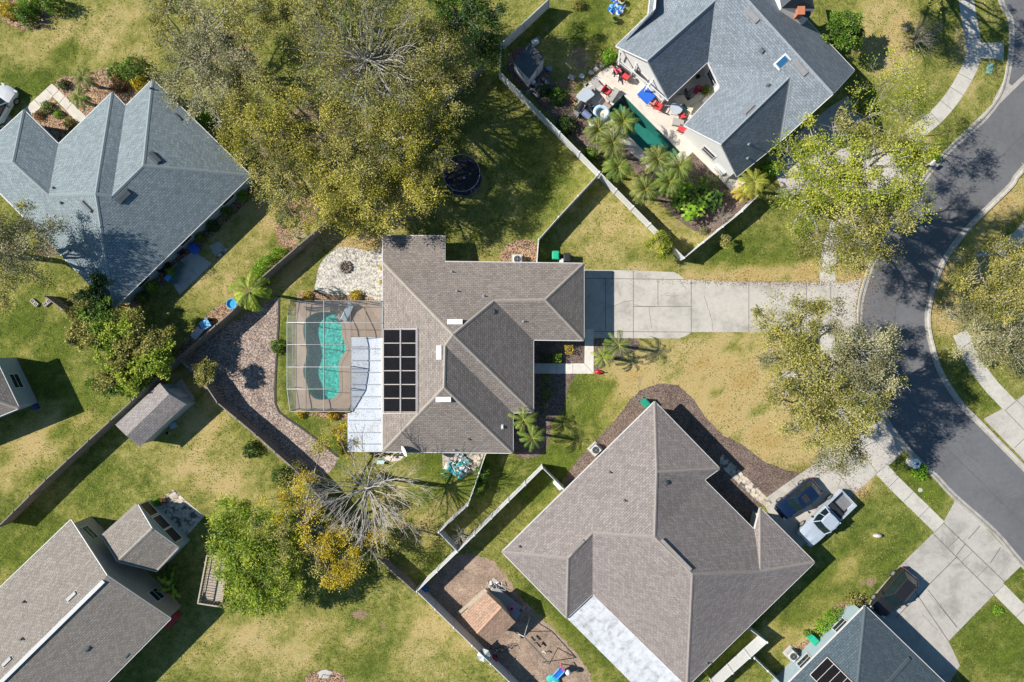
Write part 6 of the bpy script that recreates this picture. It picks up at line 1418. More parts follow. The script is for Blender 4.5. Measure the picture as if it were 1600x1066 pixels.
# satellite dish on the lower roof edge, utility bits
t = thing('satellite_dish', 'white satellite dish at the lower eave of the brown house', 'satellite dish', 634, 703.5, 2.75, 0); m = MB(); vs = []; fs = []; n = 16
Rd = Euler((R(20), R(-58), 0)).to_matrix()
for i, (q, z) in enumerate(((.001, 0), (.2, .02), (.35, .06), (.48, .12))):
    for k in range(n): vs.append(Rd @ Vector((q*math.cos(6.283*k/n), q*math.sin(6.283*k/n)*1.1, z))+Vector((0,0,.35)))
for i in range(3):
    for k in range(n): fs.append((i*n+k, i*n+(k+1) % n, (i+1)*n+(k+1) % n, (i+1)*n+k))
m.add(vs, fs); m.build('dish', WHF, t, smooth=True); m = MB(); m.tube([(0,0,-.15), (0,0,.33)], .03, 8); m.build('mast', METAL, t); m = MB(); e = Rd @ Vector((0,0,.55))+Vector((0,0,.35)); m.tube([Rd @ Vector((0,-.5,.12))+Vector((0,0,.35)), e], .018, 6); m.box(e, (.1,.1,.14)); m.build('feed_arm', METAL, t)
box('pale blue white box on the lawn near the lower corner of the patio roof', 595, 722, 0, .62, .3, .3, plain('pale aqua plastic', (.45,.60,.62), .5))
heap('black and white garden ornaments on the curved paver strip', 616, 707, [DARK, WHF], 7, .7, 12, 'garden_ornaments', 'ornaments', sz=.16)
def ac(label, px, py, rz, pad=True):
    t = thing('air_conditioner', label, 'air conditioner', px, py, 0, rz, 'air conditioners beside the houses', .8); m = MB(); m.box((0,0,.05), (1.05,1.05,.1)); m.build('pad', CONC2, t)
    m = MB(); m.box((0,0,.45), (.78,.78,.7)); m.build('housing', plain('light grey enamel', (.55,.56,.56), .4, .1), t, bevel=.03)
    m = MB()
    for s in range(12):
        for (ax, sg) in ((0,1),(0,-1),(1,1),(1,-1)):
            z = .16+s*.048; m.box((sg*.393 if ax == 0 else 0, sg*.393 if ax == 1 else 0, z), ((.01,.7,.012) if ax == 0 else (.7,.01,.012)))
    m.build('louvres', VGR, t)
    m = MB(); m.lathe((0,0,.801), [(.33,0),(.33,.012)], 24); m.build('fan_well', DARK, t)
    m = MB()
    for q in (.08,.16,.24,.32): m.add([(q*math.cos(6.283*k/24)*(1 if w else .93), q*math.sin(6.283*k/24)*(1 if w else .93), .83) for w in (0,1) for k in range(24)], [(k, (k+1) % 24, 24+(k+1) % 24, 24+k) for k in range(24)])
    for k in range(4): m.beam((0,0,.835), (.34*math.cos(k*1.571), .34*math.sin(k*1.571), .835), .02, .012)
    m.lathe((0,0,.83), [(.07,0),(.07,.04)], 10); m.build('fan_guard', METAL, t)
ac('air conditioner unit above the brown house by the bend of white fence', 808.5, 405, 0); ac('air conditioner unit in the mulch at the upper left edge of the taupe roof', 931, 703.5, 44); ac('air conditioner unit on the pad by the dark slate roofed house', 1240, 1026, 45)
box('white gate post box against the wall inside the playground fence', 872, 757, -48, .9, .45, .7, WHF, cat='box'); 
def bin_(label, px, py, rz, mat, lid):
    t = thing('wheelie_bin', label, 'wheelie bin', px, py, 0, rz, 'wheelie bins', 1.0); m = MB(); m.box((0,0,.52), (.52,.6,.95), taper=1.12); m.build('bin_body', mat, t, bevel=.02)
    m = MB(); m.box((0,0,1.03), (.64,.74,.06)); m.box((.0,-.02,1.07), (.5,.55,.04)); m.build('lid', lid, t, bevel=.02); m = MB(); m.tube([(-.25,.40,1.0), (.25,.40,1.0)], .02, 6); m.build('handle', mat, t)
    for x in (-.25,.25): m = MB(); m.tube([(x-.03,.30,.12), (x+.03,.30,.12)], .11, 12); m.build('wheel', RUBBER, t)
GRB = plain('bright green bin', (.02,.42,.24), .45, .1)
bin_('green wheelie bin standing next to the bend of white fence above the brown house', 868, 399, 0, GRB, GRB); bin_('black wheelie bin right of the green one by the brown house', 886, 402.5, 0, DARK, DARK)
bin_('teal green wheelie bin at the upper tip of the taupe roof', 1008.5, 630, 40, GREEN, GREEN); bin_('green wheelie bin by the hedge of the dark slate roofed house', 1272, 1001, 45, GRB, GRB)
box('white meter box on the wall between green bin and black bin', 877, 408, 0, .3, .3, .8, WHF, cat='box')
# trampoline
t = thing('trampoline', 'round black trampoline with safety net in the shade of the grove', 'trampoline', 723, 277, 0, 0, None, .9)
m = MB(); m.lathe((0,0,.86), [(1.45,0),(1.45,.02)], 32); m.build('mat', DARK, t); m = MB(); n = 32
m.add([(q*math.cos(6.283*k/n), q*math.sin(6.283*k/n), .90) for q in (1.45,1.75) for k in range(n)], [(k,(k+1) % n, n+(k+1) % n, n+k) for k in range(n)]); m.build('edge_pad', plain('navy edge pad', (.015,.02,.06), .6), t)
m = MB(); m.tube([(1.72*math.cos(6.283*k/n), 1.72*math.sin(6.283*k/n), .86) for k in range(n+1)], .03, 6, cap=False); m.tube([(1.66*math.cos(6.283*k/n), 1.66*math.sin(6.283*k/n), 2.5) for k in range(n+1)], .02, 6, cap=False); m.build('rim', METAL, t)
for k in range(6): a = 6.283*k/6; m = MB(); m.tube([(1.78*math.cos(a), 1.78*math.sin(a), 0), (1.78*math.cos(a), 1.78*math.sin(a), 1.2), (1.68*math.cos(a), 1.68*math.sin(a), 2.52)], .025, 6); m.build('pole', METAL, t)
m = MB(); m.add([(q*math.cos(6.283*k/n), q*math.sin(6.283*k/n), z) for q, z in ((1.46,.9),(1.66,2.5)) for k in range(n)], [(k,(k+1) % n, n+(k+1) % n, n+k) for k in range(n)]); m.build('net', screenmat('trampoline net', (.02,.02,.03), .45), t)
m = MB(); m.ball((.12,-.05,.93), .10, 10, 6); o = m.build('logo_patch', WHF, t)
# fire pit
t = thing('fire_pit', 'ring of rough stones with charred logs on the flagstone patio', 'fire pit', 540.5, 417.5); c = t.location; r = random.Random(5); ST = plain('fire pit stone', (.20,.17,.15), .9, .35)
for k in range(11): a = 6.283*k/11; m = MB(); m.ball(c+Vector((.48*math.cos(a), .48*math.sin(a), .12)), (.17,.15,.13), 7, 5, jit=.15, rnd=r); m.build('stone', ST, t)
for k in range(4): m = MB(); a = k*.8; m.tube([c+Vector((.35*math.cos(a), .35*math.sin(a), .1+.04*k)), c-Vector((.35*math.cos(a), .35*math.sin(a), -.14))], .05, 7); m.build('log', BARKM['brown'], t)
m = MB(); m.lathe(c+Vector((0,0,.015)), [(.42,0),(.42,.02)], 18); m.build('ash_bed', DARK, t)
lounger('silver grey lounger inside the pool cage near the shallow end', 543, 488, 62, plain('silver mesh sling', (.30,.40,.48), .4, .15), group=None, L=1.7)
# left house patio
sheet('patio_slab', [(259,425),(302,392),(331.5,412),(281,461)], .06, CONC2, thick=.1)
t = thing('garden_bench', 'long dark green bench on the shaded patio of the slate blue house', 'bench', 280, 427, .06, 0); c = t.location; a = Vector((math.cos(R(68)), math.sin(R(68)), 0)); gm = plain('dark green paint', (.06,.12,.11), .6)
m = MB(); m.beam(c-a*1.1+Vector((0,0,.45)), c+a*1.1+Vector((0,0,.45)), .5, .06); m.build('seat', gm, t)
for s_ in (-.9, 0, .9): m = MB(); m.box(c+a*s_+Vector((0,0,.21)), (.08,.4,.42), rz=R(68)); m.build('leg', gm, t)
chair('dark chair in the shade at the left end of the shaded patio', 255, 420, 40, DARK, group=None); chair('dark red chair against the wall of the shaded patio', 284, 395, 120, plain('dark maroon fabric', (.12,.02,.04), .8), group=None)
box('blue storage box at the right end of the shaded patio', 304, 389, 40, .7, .7, .6, BLUE, .06); box('light blue tub at the left end of the shaded patio', 264, 434, 40, .6, .4, .35, SKYBLUE, .06)
planter('dark planter tub beside the wall in the middle of the shaded patio', 264, 413, .25, .4, DARK, 'dark', 21, .06)
sheet('patio_slab', [(327,384),(343,377),(352,389),(336,400)], .02, CONC3); sheet('paver_strip', [(337,402),(353,388),(356,391),(340,405)], .02, PAVER)
table_('light blue table on the mulch beside the wooden fence', 320, 507, 30, .9, .8, .6, SKYBLUE, 0); table_('pale slatted table at the end of the wooden fence bed', 307, 521, 50, 1.1, .7, .6, GLT, 0)
planter('dark pot beside the light blue table', 329, 500, .22, .35, DARK, 'dark', 22, rz=.15)
t = thing('paddling_pool', 'bright blue round tub under the fronds of the tall palm', 'paddling pool', 364, 475, 0); m = MB(); m.lathe(t.location, [(.40,0),(.46,.32),(.50,.33),(.46,.36),(.40,.30),(.36,.06),(.02,.05)], 20); m.build('tub', SKYBLUE, t); m = MB(); m.lathe(t.location+Vector((0,0,.16)), [(.37,0),(.37,.01)], 20); m.build('water', glassy('tub water', (.05,.35,.6)), t)
# sheds, left gardens
box('grey blue crate in the shade of the shed', 271, 665, 20, .5, .5, .4, WBLUE); planter('white pot in the shade below the shed', 264, 676, .16, .3, WHF, 'dark', 23, rz=.12)
t = thing('hose_reel', 'coiled pale hose on the corner of the house wall at the left edge', 'hose reel', 41, 625, .6); m = MB(); c = t.location; m.tube([c+Vector((.2*math.cos(k*.5), 0.02*k/20, .2*math.sin(k*.5)+.3)) for k in range(40)], .03, 6); m.build('hose', WHF, t); m = MB(); m.box(c+Vector((0,.05,.3)), (.1,.06,.5)); m.build('bracket', METAL, t)
box('dark blue toy box in the shade near the left edge house', 56, 636, 20, .4, .5, .3, plain('navy plastic', (.03,.04,.16), .5))
for i, (x, y, a_) in enumerate(((53,473,-42),(73,473,40))):
    t = MB(); c = P(x, y, .2); c.z = 0
    for s_ in (-.2, .2):
        e = Vector((math.cos(R(a_)), math.sin(R(a_)), 0)); f_ = Vector((-e.y, e.x, 0)); q = c+e*s_; 
        for (dx, dy, w, l) in ((0,.16,.4,.06),(0,-.16,.4,.06),(-.17,0,.06,.3),(.17,0,.06,.3),(0,0,.05,.3)): t.box(q+e*dx+f_*dy+Vector((0,0,.1)), (w,l,.2), rz=R(a_))
    o = t.build('concrete_block', CONC2); tag(o, ('white hollow concrete blocks lying on the grass, left pair','white hollow concrete blocks lying on the grass, right pair')[i], 'concrete block')
t = thing('metal_pole', 'thin pale pole across the garden trees', 'pole', 161, 545, 1.2); m = MB(); m.tube([P(148,531,1.6), P(172,556,1.6)], .03, 6); m.tube([P(160,543.5,1.6), Vector((P(160,543.5,1.6).x, P(160,543.5,1.6).y, 0))], .03, 6); m.build('pole_tube', TRIM, t)
# wooden deck with railing beside the willow
t = thing('wooden_deck', 'small weathered wooden deck with railing half under the willow green tree', 'deck', 334, 903); 
q = [P(330,864,.7), P(356,867,.7), P(348,942,.7), P(316,937,.7)]; m = MB()
for k in range(26): a, b = q[0].lerp(q[3], (k+.05)/26), q[1].lerp(q[2], (k+.05)/26); a2, b2 = q[0].lerp(q[3], (k+.93)/26), q[1].lerp(q[2], (k+.93)/26); dz = Vector((0,0,.04)); m.add([a,b,b2,a2,a-dz,b-dz,b2-dz,a2-dz], [(0,3,2,1),(4,5,6,7),(0,1,5,4),(1,2,6,5),(2,3,7,6),(3,0,4,7)])
m.build('planks', WOODL, t)
def rail(t, A, B, h=.9, mat=WOODL):
    m = MB(); m.beam(A+Vector((0,0,h)), B+Vector((0,0,h)), .12, .05); m.beam(A+Vector((0,0,.15)), B+Vector((0,0,.15)), .05, .05); m.build('railing', mat, t); m = MB(); L = (B-A).length; n = int(L/.25)
    for k in range(n): c = A.lerp(B, (k+.5)/n); m.box(c+Vector((0,0,h/2)), (.04,.04,h))
    m.build('balusters', mat, t)
rail(t, q[0], q[3]); rail(t, q[3], q[2]); 
for p in q: m = MB(); m.box((p.x, p.y, .8), (.12,.12,1.6)); m.build('post', WOODL, t)
m = MB(); m.tube([P(322,946,1.0), P(335,944,.3)], .03, 6); m.tube([P(328,949,0.1), P(336,940,1.0)], .03, 6); m.build('brace', WOODL, t)
# ---------------------------------------------------------------- playground behind the taupe house
CEDAR = shingles('cedar shakes', (.44,.285,.20), .12)
V = dict(a=(720.5,961,2.4), b=(760,926.5,2.4), c=(783.5,949,None), d=(805.5,972.5,2.4), e=(768,1008,2.4), f=(745.5,990,None))
F = [(tuple('abcf'), 'ab', .35), (tuple('fcde'), 'de', .35)]
mP, rP, roP, wP = house('playhouse', 'wooden playhouse with orange brown shake roof in the bark yard', 'playhouse', V, F, 2.4, (CEDAR, WOODL, plain('cedar ridge', (.46,.28,.19), .9), WOODL), over=.35, windows=False, gut=False)
p, d = nearest_wall(wP, 790, 955); door(mP, p, d, .7, 1.5, DARK, 'door')
t = thing('play_deck', 'low grey play deck with rails at the upper right side of the playhouse', 'deck', 792, 935); q = [P(776,918,.45), P(819,951,.45), P(806,968,.45), P(762,932,.45)]; m = MB(); m.prism([p.xy[:] for p in q], .38, .45); m.build('deck_boards', plain('grey deck boards', (.30,.30,.31), .8, .2, 8), t)
rail(t, q[3].lerp(q[0], .3)+Vector((0,0,0)), P(789,953,.45), .8, plain('pale rail', (.50,.46,.40), .8))
for p in q: m = MB(); m.box((p.x, p.y, .2), (.12,.12,.4)); m.build('foot', WOODL, t)
sheet('play_pad', [(762,916),(771,902),(792,920),(780,930)], .05, CONC2, thick=.05)
heap('grey lidded toys on the pad at the playhouse corner', 773, 916, [WHF, WEAVE, plain('dark violet cover', (.05,.04,.12), .7)], 5, .5, 14)
t = thing('toy_sink', 'small pink toy tub on the grey play deck', 'toy', 799.5, 950, .45); m = MB(); c = t.location; m.box(c+Vector((0,0,.12)), (.42,.42,.24)); m.build('tub', PINK, t, bevel=.05); m = MB(); m.box(c+Vector((0,0,.245)), (.22,.22,.02)); m.build('basin', DARK, t)
m = MB(); c = P(814,954,.6); m.lathe((c.x,c.y,.45), [(.12,0),(.15,.18)], 12); o = m.build('toy_bucket', plain('dark pink plastic', (.28,.03,.14), .5)); tag(o, 'small dark pink bucket on the corner of the grey play deck', 'bucket')
t = thing('bench', 'thin wooden bench rail along the left side of the playhouse', 'bench', 735, 940); m = MB(); A, B = P(716,959,.5), P(759,921,.5); m.beam(A, B, .3, .06); m.build('seat', WOODL, t)
for k in (.05, .35, .65, .95): c = A.lerp(B, k); m = MB(); m.box((c.x, c.y, .24), (.08,.08,.48)); m.build('leg', WOODL, t)
GMT = plain('green metal frame', (.10,.13,.12), .5, .2); PALEM = plain('pale painted steel', (.62,.58,.55), .5, .1)
t = thing('swing_set', 'metal swing frame standing in the bark below the playhouse', 'swing set', 838, 1016, 0); c0 = Vector(t.location); ORG[t.name] = c0
T1, T2 = P(819,995,2.2), P(858.5,1038,2.2)
m = MB(); m.tube([T1, T2], .04, 8); m.build('top_bar', GMT, t)
dd = (T2-T1).normalized(); sd = Vector((-dd.y, dd.x, 0))
for T in (T1, T2):
    for s_ in (-1, 1): m = MB(); e = Vector((T.x, T.y, 0))+sd*s_*1.0-dd*(.25 if T is T1 else -.25); m.tube([T, e], .04, 8); m.build('leg', PALEM if T is T1 else GMT, t)
for k in (.38, .62):
    c = T1.lerp(T2, k); m = MB()
    for s_ in (-.22, .22): m.tube([c+dd*s_, c+dd*s_-Vector((0,0,1.75))], .008, 4)
    m.build('chain', METAL, t); m = MB(); m.beam(c-dd*.25-Vector((0,0,1.76)), c+dd*.25-Vector((0,0,1.76)), .18, .04); m.build('swing_seat', DARK, t)
t = thing('slide', 'blue toddler slide with turquoise ends and pink rail in the bark yard', 'slide', 871, 1049, 0, 0); ORG[t.name] = Vector(t.location)
A, B = P(866,1059,.15), P(878,1046,1.1); m = MB(); m.beam(A, B, .5, .05); m.build('chute', BLUE, t)
for s_ in (-.27, .27): n_ = (B-A).normalized().cross(Vector((0,0,1))).normalized()*s_; m = MB(); m.beam(A+n_+Vector((0,0,.08)), B+n_+Vector((0,0,.08)), .05, .14); m.build('side_wall', SKYBLUE, t)
m = MB(); m.ball(A-Vector((.25,.1,0)), (.5,.4,.15), 12, 6); m.build('landing', TEAL, t)
C = P(888,1054,1.0); m = MB(); m.tube([B, C, Vector((C.x+.1, C.y-.1, 0))], .05, 8); m.tube([P(876,1040,1.1), C], .05, 8); m.build('ladder_rail', PINK, t); m = MB(); m.ball(P(887.5,1051,1.0), .26, 14, 8); m.build('ball_cap', WHF, t)
m = MB(); m.tube([B, Vector((B.x, B.y, 0))], .05, 8); m.build('support', PINK, t)
t = thing('bean_seat', 'turquoise and green round seat at the bottom edge of the bark yard', 'seat', 868, 1065, 0); m = MB(); m.lathe(t.location, [(.4,0),(.45,.2),(.3,.32),(.02,.34)], 18); m.build('cushion', plain('turquoise vinyl', (.02,.40,.42), .5), t); m = MB(); m.lathe(t.location+Vector((-.15,0,.3)), [(.18,0),(.2,.06)], 14); m.build('tray', plain('lime plastic', (.35,.6,.1), .5), t)
m = MB(); c = P(902,1048); m.ball(c+Vector((0,0,.12)), .12, 12, 8); o = m.build('ball', CREAMF, smooth=True); tag(o, 'small cream ball on the bark near the lawn edge', 'ball')
t = thing('parasol', 'grey and white half folded parasol at the lower corner of the playhouse', 'parasol', 757, 1013, 0); c = t.location; m = MB(); n = 8
for k in range(n): a0, a1 = 6.283*k/n, 6.283*(k+1)/n; m.add([c+Vector((0,0,1.7)), c+Vector((.62*math.cos(a0), .62*math.sin(a0), 1.45)), c+Vector((.62*math.cos(a1), .62*math.sin(a1), 1.45))], [(0,1,2)], k % 2)
m.build('canopy', [plain('grey green canvas', (.26,.32,.33), .8), plain('ivory canvas', (.62,.60,.52), .8)], t); m = MB(); m.tube([c, c+Vector((0,0,1.72))], .025, 6); m.build('pole', METAL, t)
def bicycle(label, px, py, rz, mat, seat):
    t = thing('bicycle', label, 'bicycle', px, py, 0, rz, None, .4)
    for x in (-.42, .42):
        m = MB(); m.tube([(x+.28*math.cos(6.283*k/20), 0, .3+.28*math.sin(6.283*k/20)) for k in range(21)], .022, 6, cap=False); w = m.build('wheel', RUBBER, t)
        m = MB(); [m.tube([(x,0,.3), (x+.27*math.cos(a*.785), 0, .3+.27*math.sin(a*.785))], .004, 3) for a in range(8)]; m.build('spokes', CHROME, w)
    m = MB(); m.tube([(-.42,0,.3), (-.12,0,.3), (.32,0,.68), (-.22,0,.66), (-.12,0,.3)], .018, 6); m.tube([(-.42,0,.3), (-.22,0,.66)], .014, 6); m.tube([(.42,0,.3), (.32,0,.8)], .018, 6); m.build('frame', mat, t)
    m = MB(); m.tube([(.28,-.25,.86), (.33,0,.82), (.28,.25,.86)], .014, 6); m.build('handlebar', CHROME, t); m = MB(); m.box((-.24,0,.74), (.22,.12,.05)); m.build('saddle', seat, t, bevel=.02)
bicycle('small purple bicycle leaning between parasol and bark yard', 771, 1013, -30, plain('purple paint', (.15,.04,.3), .4), DARK); bicycle('child bicycle lying beside the swing frame in the shade', 789, 1012, 20, DARK, DARK)
t = thing('ride_on_toy', 'dark red ride on toy car against the white fence', 'toy car', 772, 1030, 0); c = t.location; m = MB(); m.ball(c+Vector((0,0,.3)), (.32,.5,.26), 12, 7); m.build('toy_body', plain('deep red plastic', (.28,.01,.04), .4), t, smooth=True)
for dx in (-.26,.26):
    for dy in (-.3,.3): m = MB(); m.tube([c+Vector((dx-.04,dy,.12)), c+Vector((dx+.04,dy,.12))], .12, 12); m.build('wheel', RUBBER, t)
m = MB(); m.tube([c+Vector((-.12,.15,.6)), c+Vector((.12,.15,.6))], .02, 6); m.build('handlebar', WHF, t)
box('blue tub in the corner of the white fence', 663, 920, 40, .6, .6, .5, plain('deep blue tub', (.02,.15,.32), .5))
for i, (x, y, mt) in enumerate(((849,1007,DARK),(858,1018,DARK),(850,1019,WHF),(838,1005,DARK))): m = MB(); c = P(x, y); m.tube([c+Vector((-.2,0,.05)), c+Vector((0,.08,.05)), c+Vector((.2,-.1,.05))], .05, 6); o = m.build('toy', mt); tag(o, ('upper black curved toy on the bark','lower black curved toy on the bark','white scrap beside the black toys on the bark','tiny dark toy closest to the swing frame')[i], 'toy')
sheet('stepping_pad', [(497,1050),(507,1046),(520,1050),(512,1060),(499,1060)], .02, CONC2)
t = thing('garden_stake', 'dark stake in the pale mulch circle at the bottom edge', 'stake', 505, 1054, 0); m = MB(); c = t.location; m.tube([c, c+Vector((0,0,.9))], .03, 6); m.build('stake_rod', DARK, t); m = MB(); m.box(c+Vector((0,0,.9)), (.12,.12,.06)); m.build('stake_cap', DARK, t)

# ---------------------------------------------------------------- letter boxes, street things
def mailbox(label, px, py, kindm, rz=0):
    t = thing('mailbox', label, 'mailbox', px, py, 0, rz, None, 1.1)
    if kindm == 'brick':
        m = MB(); m.lathe((0,0,0), [(.40,0),(.40,.9),(.34,.92)], 6); m.build('pedestal', WWH, t); m = MB(); m.lathe((0,0,.92), [(.50,0),(.52,.06),(.42,.14),(.1,.24)], 6); m.build('cap', WHF, t); m = MB(); m.box((.05,0,1.2), (.2,.14,.1)); m.build('ornament', DARK, t)
    else:
        m = MB(); m.box((0,0,.5), (.1,.1,1.0)); m.build('post', WHF, t); m = MB(); m.box((0,0,1.08), (.5,.2,.14)); n = 6; m.add([(x, .1*math.cos(math.pi*i/n), 1.15+.1*math.sin(math.pi*i/n)) for x in (-.25,.25) for i in range(n+1)], [(i,i+1,n+2+i,n+1+i) for i in range(n)]+[tuple(range(n+1))[::-1], tuple(range(n+1,2*n+2))]); m.build('letter_box', WHF, t); m = MB(); m.box((.1,.12,1.2), (.12,.02,.04)); m.build('flag', RED, t)
mailbox('white mailbox pillar with six sided cap on the grass strip by the road', 1432, 725, 'brick', 10); mailbox('white post mailbox at the kerb beside the bright oak', 1457, 254, 'post', 40)
bush('shrub', 'tufted green shrub behind the post mailbox at the kerb', 'shrub', 1465, 247, 7, .9, 'green', 300, airy=.2)
m = MB(); c = P(1369,836); m.ball(c+Vector((0,0,.22)), (.42,.2,.3), 12, 7, jit=.04); o = m.build('garden_rock', plain('pale garden rock', (.52,.49,.45), .85, .2)); tag(o, 'pale oblong rock standing on the front lawn near the parked cars', 'rock')
m = MB(); c = P(1438,766); m.lathe(c, [(.22,0),(.2,.03)], 12); o = m.build('water_meter_cover', CONC2); tag(o, 'small round pale cover in the grass strip below the mailbox pillar', 'utility cover')
m = MB(); c = P(1546,107); m.box(c+Vector((0,0,.03)), (.55,1.0,.06), rz=-.2); o = m.build('utility_cover', plain('faded green cover', (.22,.38,.30), .7)); tag(o, 'faded green utility cover in the grass strip near the top', 'utility cover')
m = MB(); c = P(935,581.5,.4); m.ball(c-Vector((0,0,.2)), (.32,.22,.22), 14, 8); m.tube([c+Vector((.1,0,-.1)), c+Vector((.4,0,.05))], .05, 6); o = m.build('garden_ornament', plain('red glazed ornament', (.5,.01,.03), .3)); tag(o, 'red ornament at the bend of the front path', 'ornament')
m = MB(); c = P(1418,44,.3); c.z = 0; m.lathe(c, [(.2,0),(.18,.25)], 12); o = m.build('tree_stump', WOODL); tag(o, 'pale stump at the foot of the fanned brown bush', 'stump')

# ---------------------------------------------------------------- cars
def loft(m, secs, closed=True, mi=None):
    n = len(secs[0]); vs = [p for s in secs for p in s]; fs = []
    for i in range(len(secs)-1):
        for k in range(n): k2 = (k+1) % n; fs.append((i*n+k, (i+1)*n+k, (i+1)*n+k2, i*n+k2))
    fs.append(tuple(range(n))); fs.append(tuple((len(secs)-1)*n+k for k in range(n))[::-1]); m.add(vs, fs, mi)
CGL = glassy('tinted car glass', (.008, .018, .022), .04)
def wheels(t, L, W, rw=.35, xf=.30, xr=-.29):
    for x in (L*xf, L*xr):
        for s in (-1, 1):
            y = s*(W/2-.10); m = MB(); m.tube([(x, y-.11, rw), (x, y+.11, rw)], rw, 20); w = m.build('wheel', RUBBER, t)
            m = MB(); m.tube([(x, y+s*.10, rw), (x, y+s*.125, rw)], rw*.62, 14); m.build('rim', METAL, w)
def car_body(t, paint, L, W, belt, hood, st):
    """st: stations (x fraction, half width, deck height, nose lift)"""
    m = MB(); secs = []
    for (fx, fw, zt, zb) in st:
        x = fx*L/2; w = fw*W/2; half = [(w*.80, zb), (w*.97, zb+.10), (w, (zt+zb)*.52), (w*.985, zt-.16), (w*.90, zt-.045), (w*.60, zt), (0, zt+.025)]
        secs.append([(x, y, z) for y, z in half]+[(x, -y, z) for y, z in half[-2::-1]])
    loft(m, secs); o = m.build('body', paint, t, smooth=True)
    b = o.modifiers.new('edges', 'EDGE_SPLIT'); b.split_angle = R(38); return o
def lights(t, L, W, zf, zr):
    for s in (-1, 1):
        m = MB(); m.box((L*.475, s*W*.36, zf), (.16, .34, .13)); m.build('headlight', glassy('headlight lens', (.55, .58, .6)), t, bevel=.03); m = MB(); m.box((-L*.490, s*W*.41, zr-.12), (.07, .16, .22)); m.build('taillight', glassy('tail lens', (.35, .01, .01)), t, bevel=.03)
        m = MB(); m.box((L*.14, s*(W/2+.10), 1.02), (.14, .20, .13)); m.build('mirror', DARK, t, bevel=.03)
def cabin(t, paint, W, zb, zr, rb, fb, rt, ft, pill, roofm=None, sunroof=False):
    """glass house between belt (x rb..fb) and roof (x rt..ft)"""
    wb, wt = W*.455, W*.37; m = MB(); mid = []
    bot = [(rb, -wb*.95, zb), (rb*.4+fb*.6, -wb, zb), (fb, -wb*.86, zb-.03), (fb+.10, 0, zb-.02), (fb, wb*.86, zb-.03), (rb*.4+fb*.6, wb, zb), (rb, wb*.95, zb), (rb-.04, 0, zb)]
    top = [(rt, -wt*.95, zr-.03), (rt*.4+ft*.6, -wt, zr), (ft, -wt*.92, zr-.04), (ft+.06, 0, zr-.02), (ft, wt*.92, zr-.04), (rt*.4+ft*.6, wt, zr), (rt, wt*.95, zr-.03), (rt-.03, 0, zr-.01)]
    loft(m, [bot, top][::-1]); m.build('windows', CGL, t)
    m = MB(); rf = [(x, y*1.0, z+.012) for x, y, z in top]; r2 = [(x*.985, y*.80, z+.06) for x, y, z in top]; loft(m, [rf, r2]); m.build('roof_panel', roofm or paint, t, smooth=False)
    m = MB()
    for s in (-1, 1):
        m.tube([(fb, s*wb*.88, zb-.02), (ft, s*wt*.94, zr)], .045, 6); m.tube([(rb, s*wb*.95, zb), (rt, s*wt*.95, zr)], .06, 6); xm = (rt+ft)/2; m.tube([(xm+.05, s*wb, zb), (xm, s*wt*1.0, zr)], .035, 6)
    m.build('pillars', paint, t)
    if sunroof: m = MB(); m.box((ft-.62, 0, zr+.055), (.55, .78, .03)); m.build('sunroof', DARK, t)
    if pill:
        for s in (-1, 1): m = MB(); m.tube([(rt+.15, s*wt*.84, zr+.10), (ft-.2, s*wt*.84, zr+.10)], .02, 6); m.build('roof_rail', pill, t)
def suv(label, px, py, rz, paint, L=4.6, W=1.86, rails=None, sun=True, hgt=1.66):
    t = thing('car', label, 'car', px, py, 0, rz, 'cars parked in the driveways', .9)
    car_body(t, paint, L, W, .95, 1, [(-1, .78, .86, .42), (-.96, .93, .98, .34), (-.82, .99, 1.03, .28), (-.4, 1, 1.03, .26), (.05, 1, 1.01, .26), (.36, .99, .99, .26), (.62, .97, .93, .28), (.82, .93, .84, .30), (.94, .84, .72, .33), (1, .66, .60, .38)])
    cabin(t, paint, W, .99, hgt, -L*.46, L*.20, -L*.36, L*.04, rails, sunroof=sun); lights(t, L, W, .70, .92); wheels(t, L, W, .35)
    m = MB(); m.box((L*.492, 0, .52), (.06, W*.5, .16)); m.build('grille', DARK, t); m = MB(); m.box((-L*.497, 0, .58), (.05, W*.75, .14)); m.build('bumper', DARK, t)
    m = MB()
    for s in (-.3, .3): m.tube([(L*.205, s, 1.0), (L*.16, s-.36, 1.08)], .012, 4)
    m.build('wipers', DARK, t); return t
suv('dark blue hatchback car parked beside the silver pickup', 1248, 781, -141, carpaint('dark blue metallic', (.010, .027, .078), .5), L=4.45, W=1.84, hgt=1.6)
suv('black suv parked against the dark slate roofed house', 1398, 928, -129.5, carpaint('black metallic', (.028, .027, .027), .4), L=4.85, W=1.95, rails=DARK, hgt=1.75, sun=False)
SILV = carpaint('silver white metallic', (.50, .56, .64), .25)
t = thing('pickup_truck', 'silver white pickup truck with an open bed at the edge of the lawn', 'pickup truck', 1291, 811, 0, -136, 'cars parked in the driveways', .9); L, Wd = 5.75, 2.0
m = MB(); m2_ = [(-.13*0-.30, 1, 1.08, .42), (0, 1, 1.08, .42), (.30, 1, 1.10, .40), (.5, 1, 1.12, .40), (.72, .985, 1.10, .40), (.88, .95, 1.04, .42), (.97, .88, .92, .44), (1, .76, .78, .5)]
secs = []
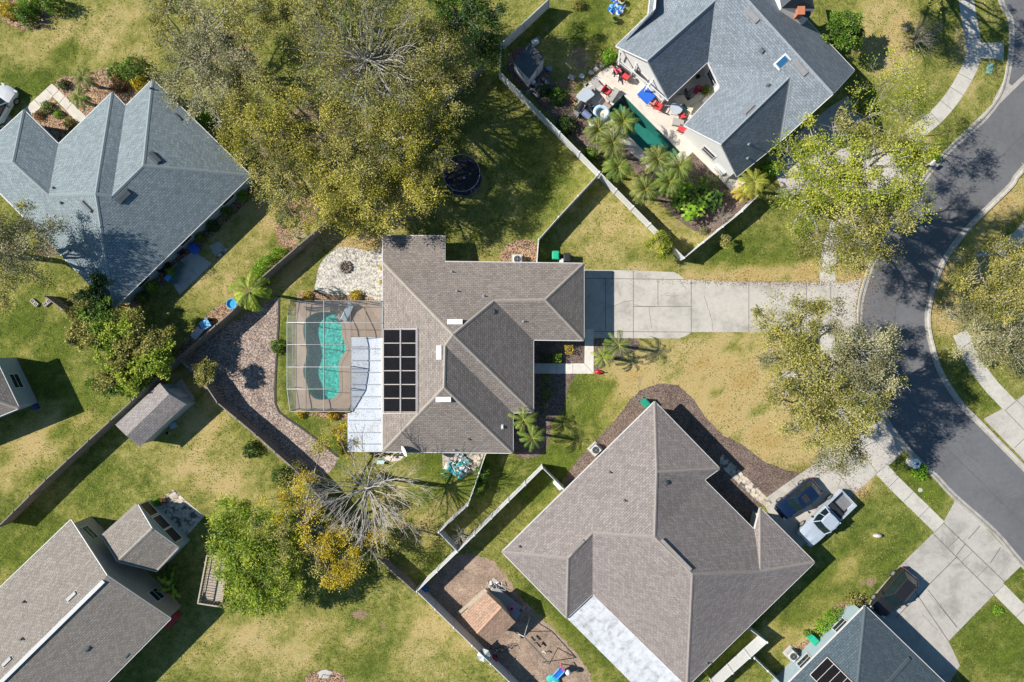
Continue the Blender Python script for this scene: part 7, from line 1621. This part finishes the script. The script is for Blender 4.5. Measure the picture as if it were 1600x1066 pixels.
for (fx, fw, zt, zb) in [(-.27, 1, 1.06, .42)]+m2_[1:]:
    x = fx*L/2; w = fw*Wd/2; half = [(w*.85, zb), (w*.98, zb+.1), (w, .75), (w*.985, zt-.12), (w*.93, zt-.03), (w*.6, zt+.01), (0, zt+.03)]; secs.append([(x, y, z) for y, z in half]+[(x, -y, z) for y, z in half[-2::-1]])
loft(m, secs); o = m.build('body', SILV, t, smooth=True); b = o.modifiers.new('edges', 'EDGE_SPLIT'); b.split_angle = R(38)
cabin(t, SILV, Wd, 1.08, 1.82, -.70, 1.15, -.52, .62, None); m = MB()
for k in range(-3, 4): m.box((.03, k*.17, 1.885), (.95, .05, .012))
m.build('roof_ribs', SILV, t)
m = MB(); x0, x1 = -L/2, -.80
for s in (-1, 1): m.box(((x0+x1)/2, s*(Wd/2-.055), .82), (x1-x0, .11, .56))
m.box((x0+.045, 0, .82), (.09, Wd-.24, .56)); m.box((x1-.045, 0, .82), (.09, Wd-.24, .56)); m.box(((x0+x1)/2, 0, .52), (x1-x0-.02, Wd-.22, .06)); m.build('bed', SILV, t)
m = MB(); m.box(((x0+x1)/2, 0, .56), (x1-x0-.24, Wd-.34, .02)); m.build('bed_liner', plain('grey bed liner', (.16,.16,.17), .8), t)
m = MB(); m.box((x1-.42, 0, .80), (.5, Wd-.3, .32)); m.build('tool_box', DARK, t, bevel=.02)
lights(t, L, Wd, .86, .9); wheels(t, L, Wd, .39, .32, -.30); m = MB(); m.box((L*.5, 0, .55), (.12, Wd*.86, .16)); m.box((-L*.5, 0, .55), (.12, Wd*.9, .14)); m.build('bumper', METAL, t, bevel=.03); m = MB(); m.box((L*.492, 0, .80), (.06, Wd*.5, .22)); m.build('grille', DARK, t)
m = MB(); m.box((L*.37, -.35, 1.125), (.9, .30, .02)); m.box((L*.37, .35, 1.125), (.9, .30, .02)); m.build('bonnet_crease', SILV, t, bevel=.008)
t = suv('white car cut by the left edge on the driveway', -6, 168, 60, carpaint('pearl white', (.6, .6, .6), .1), L=4.6)
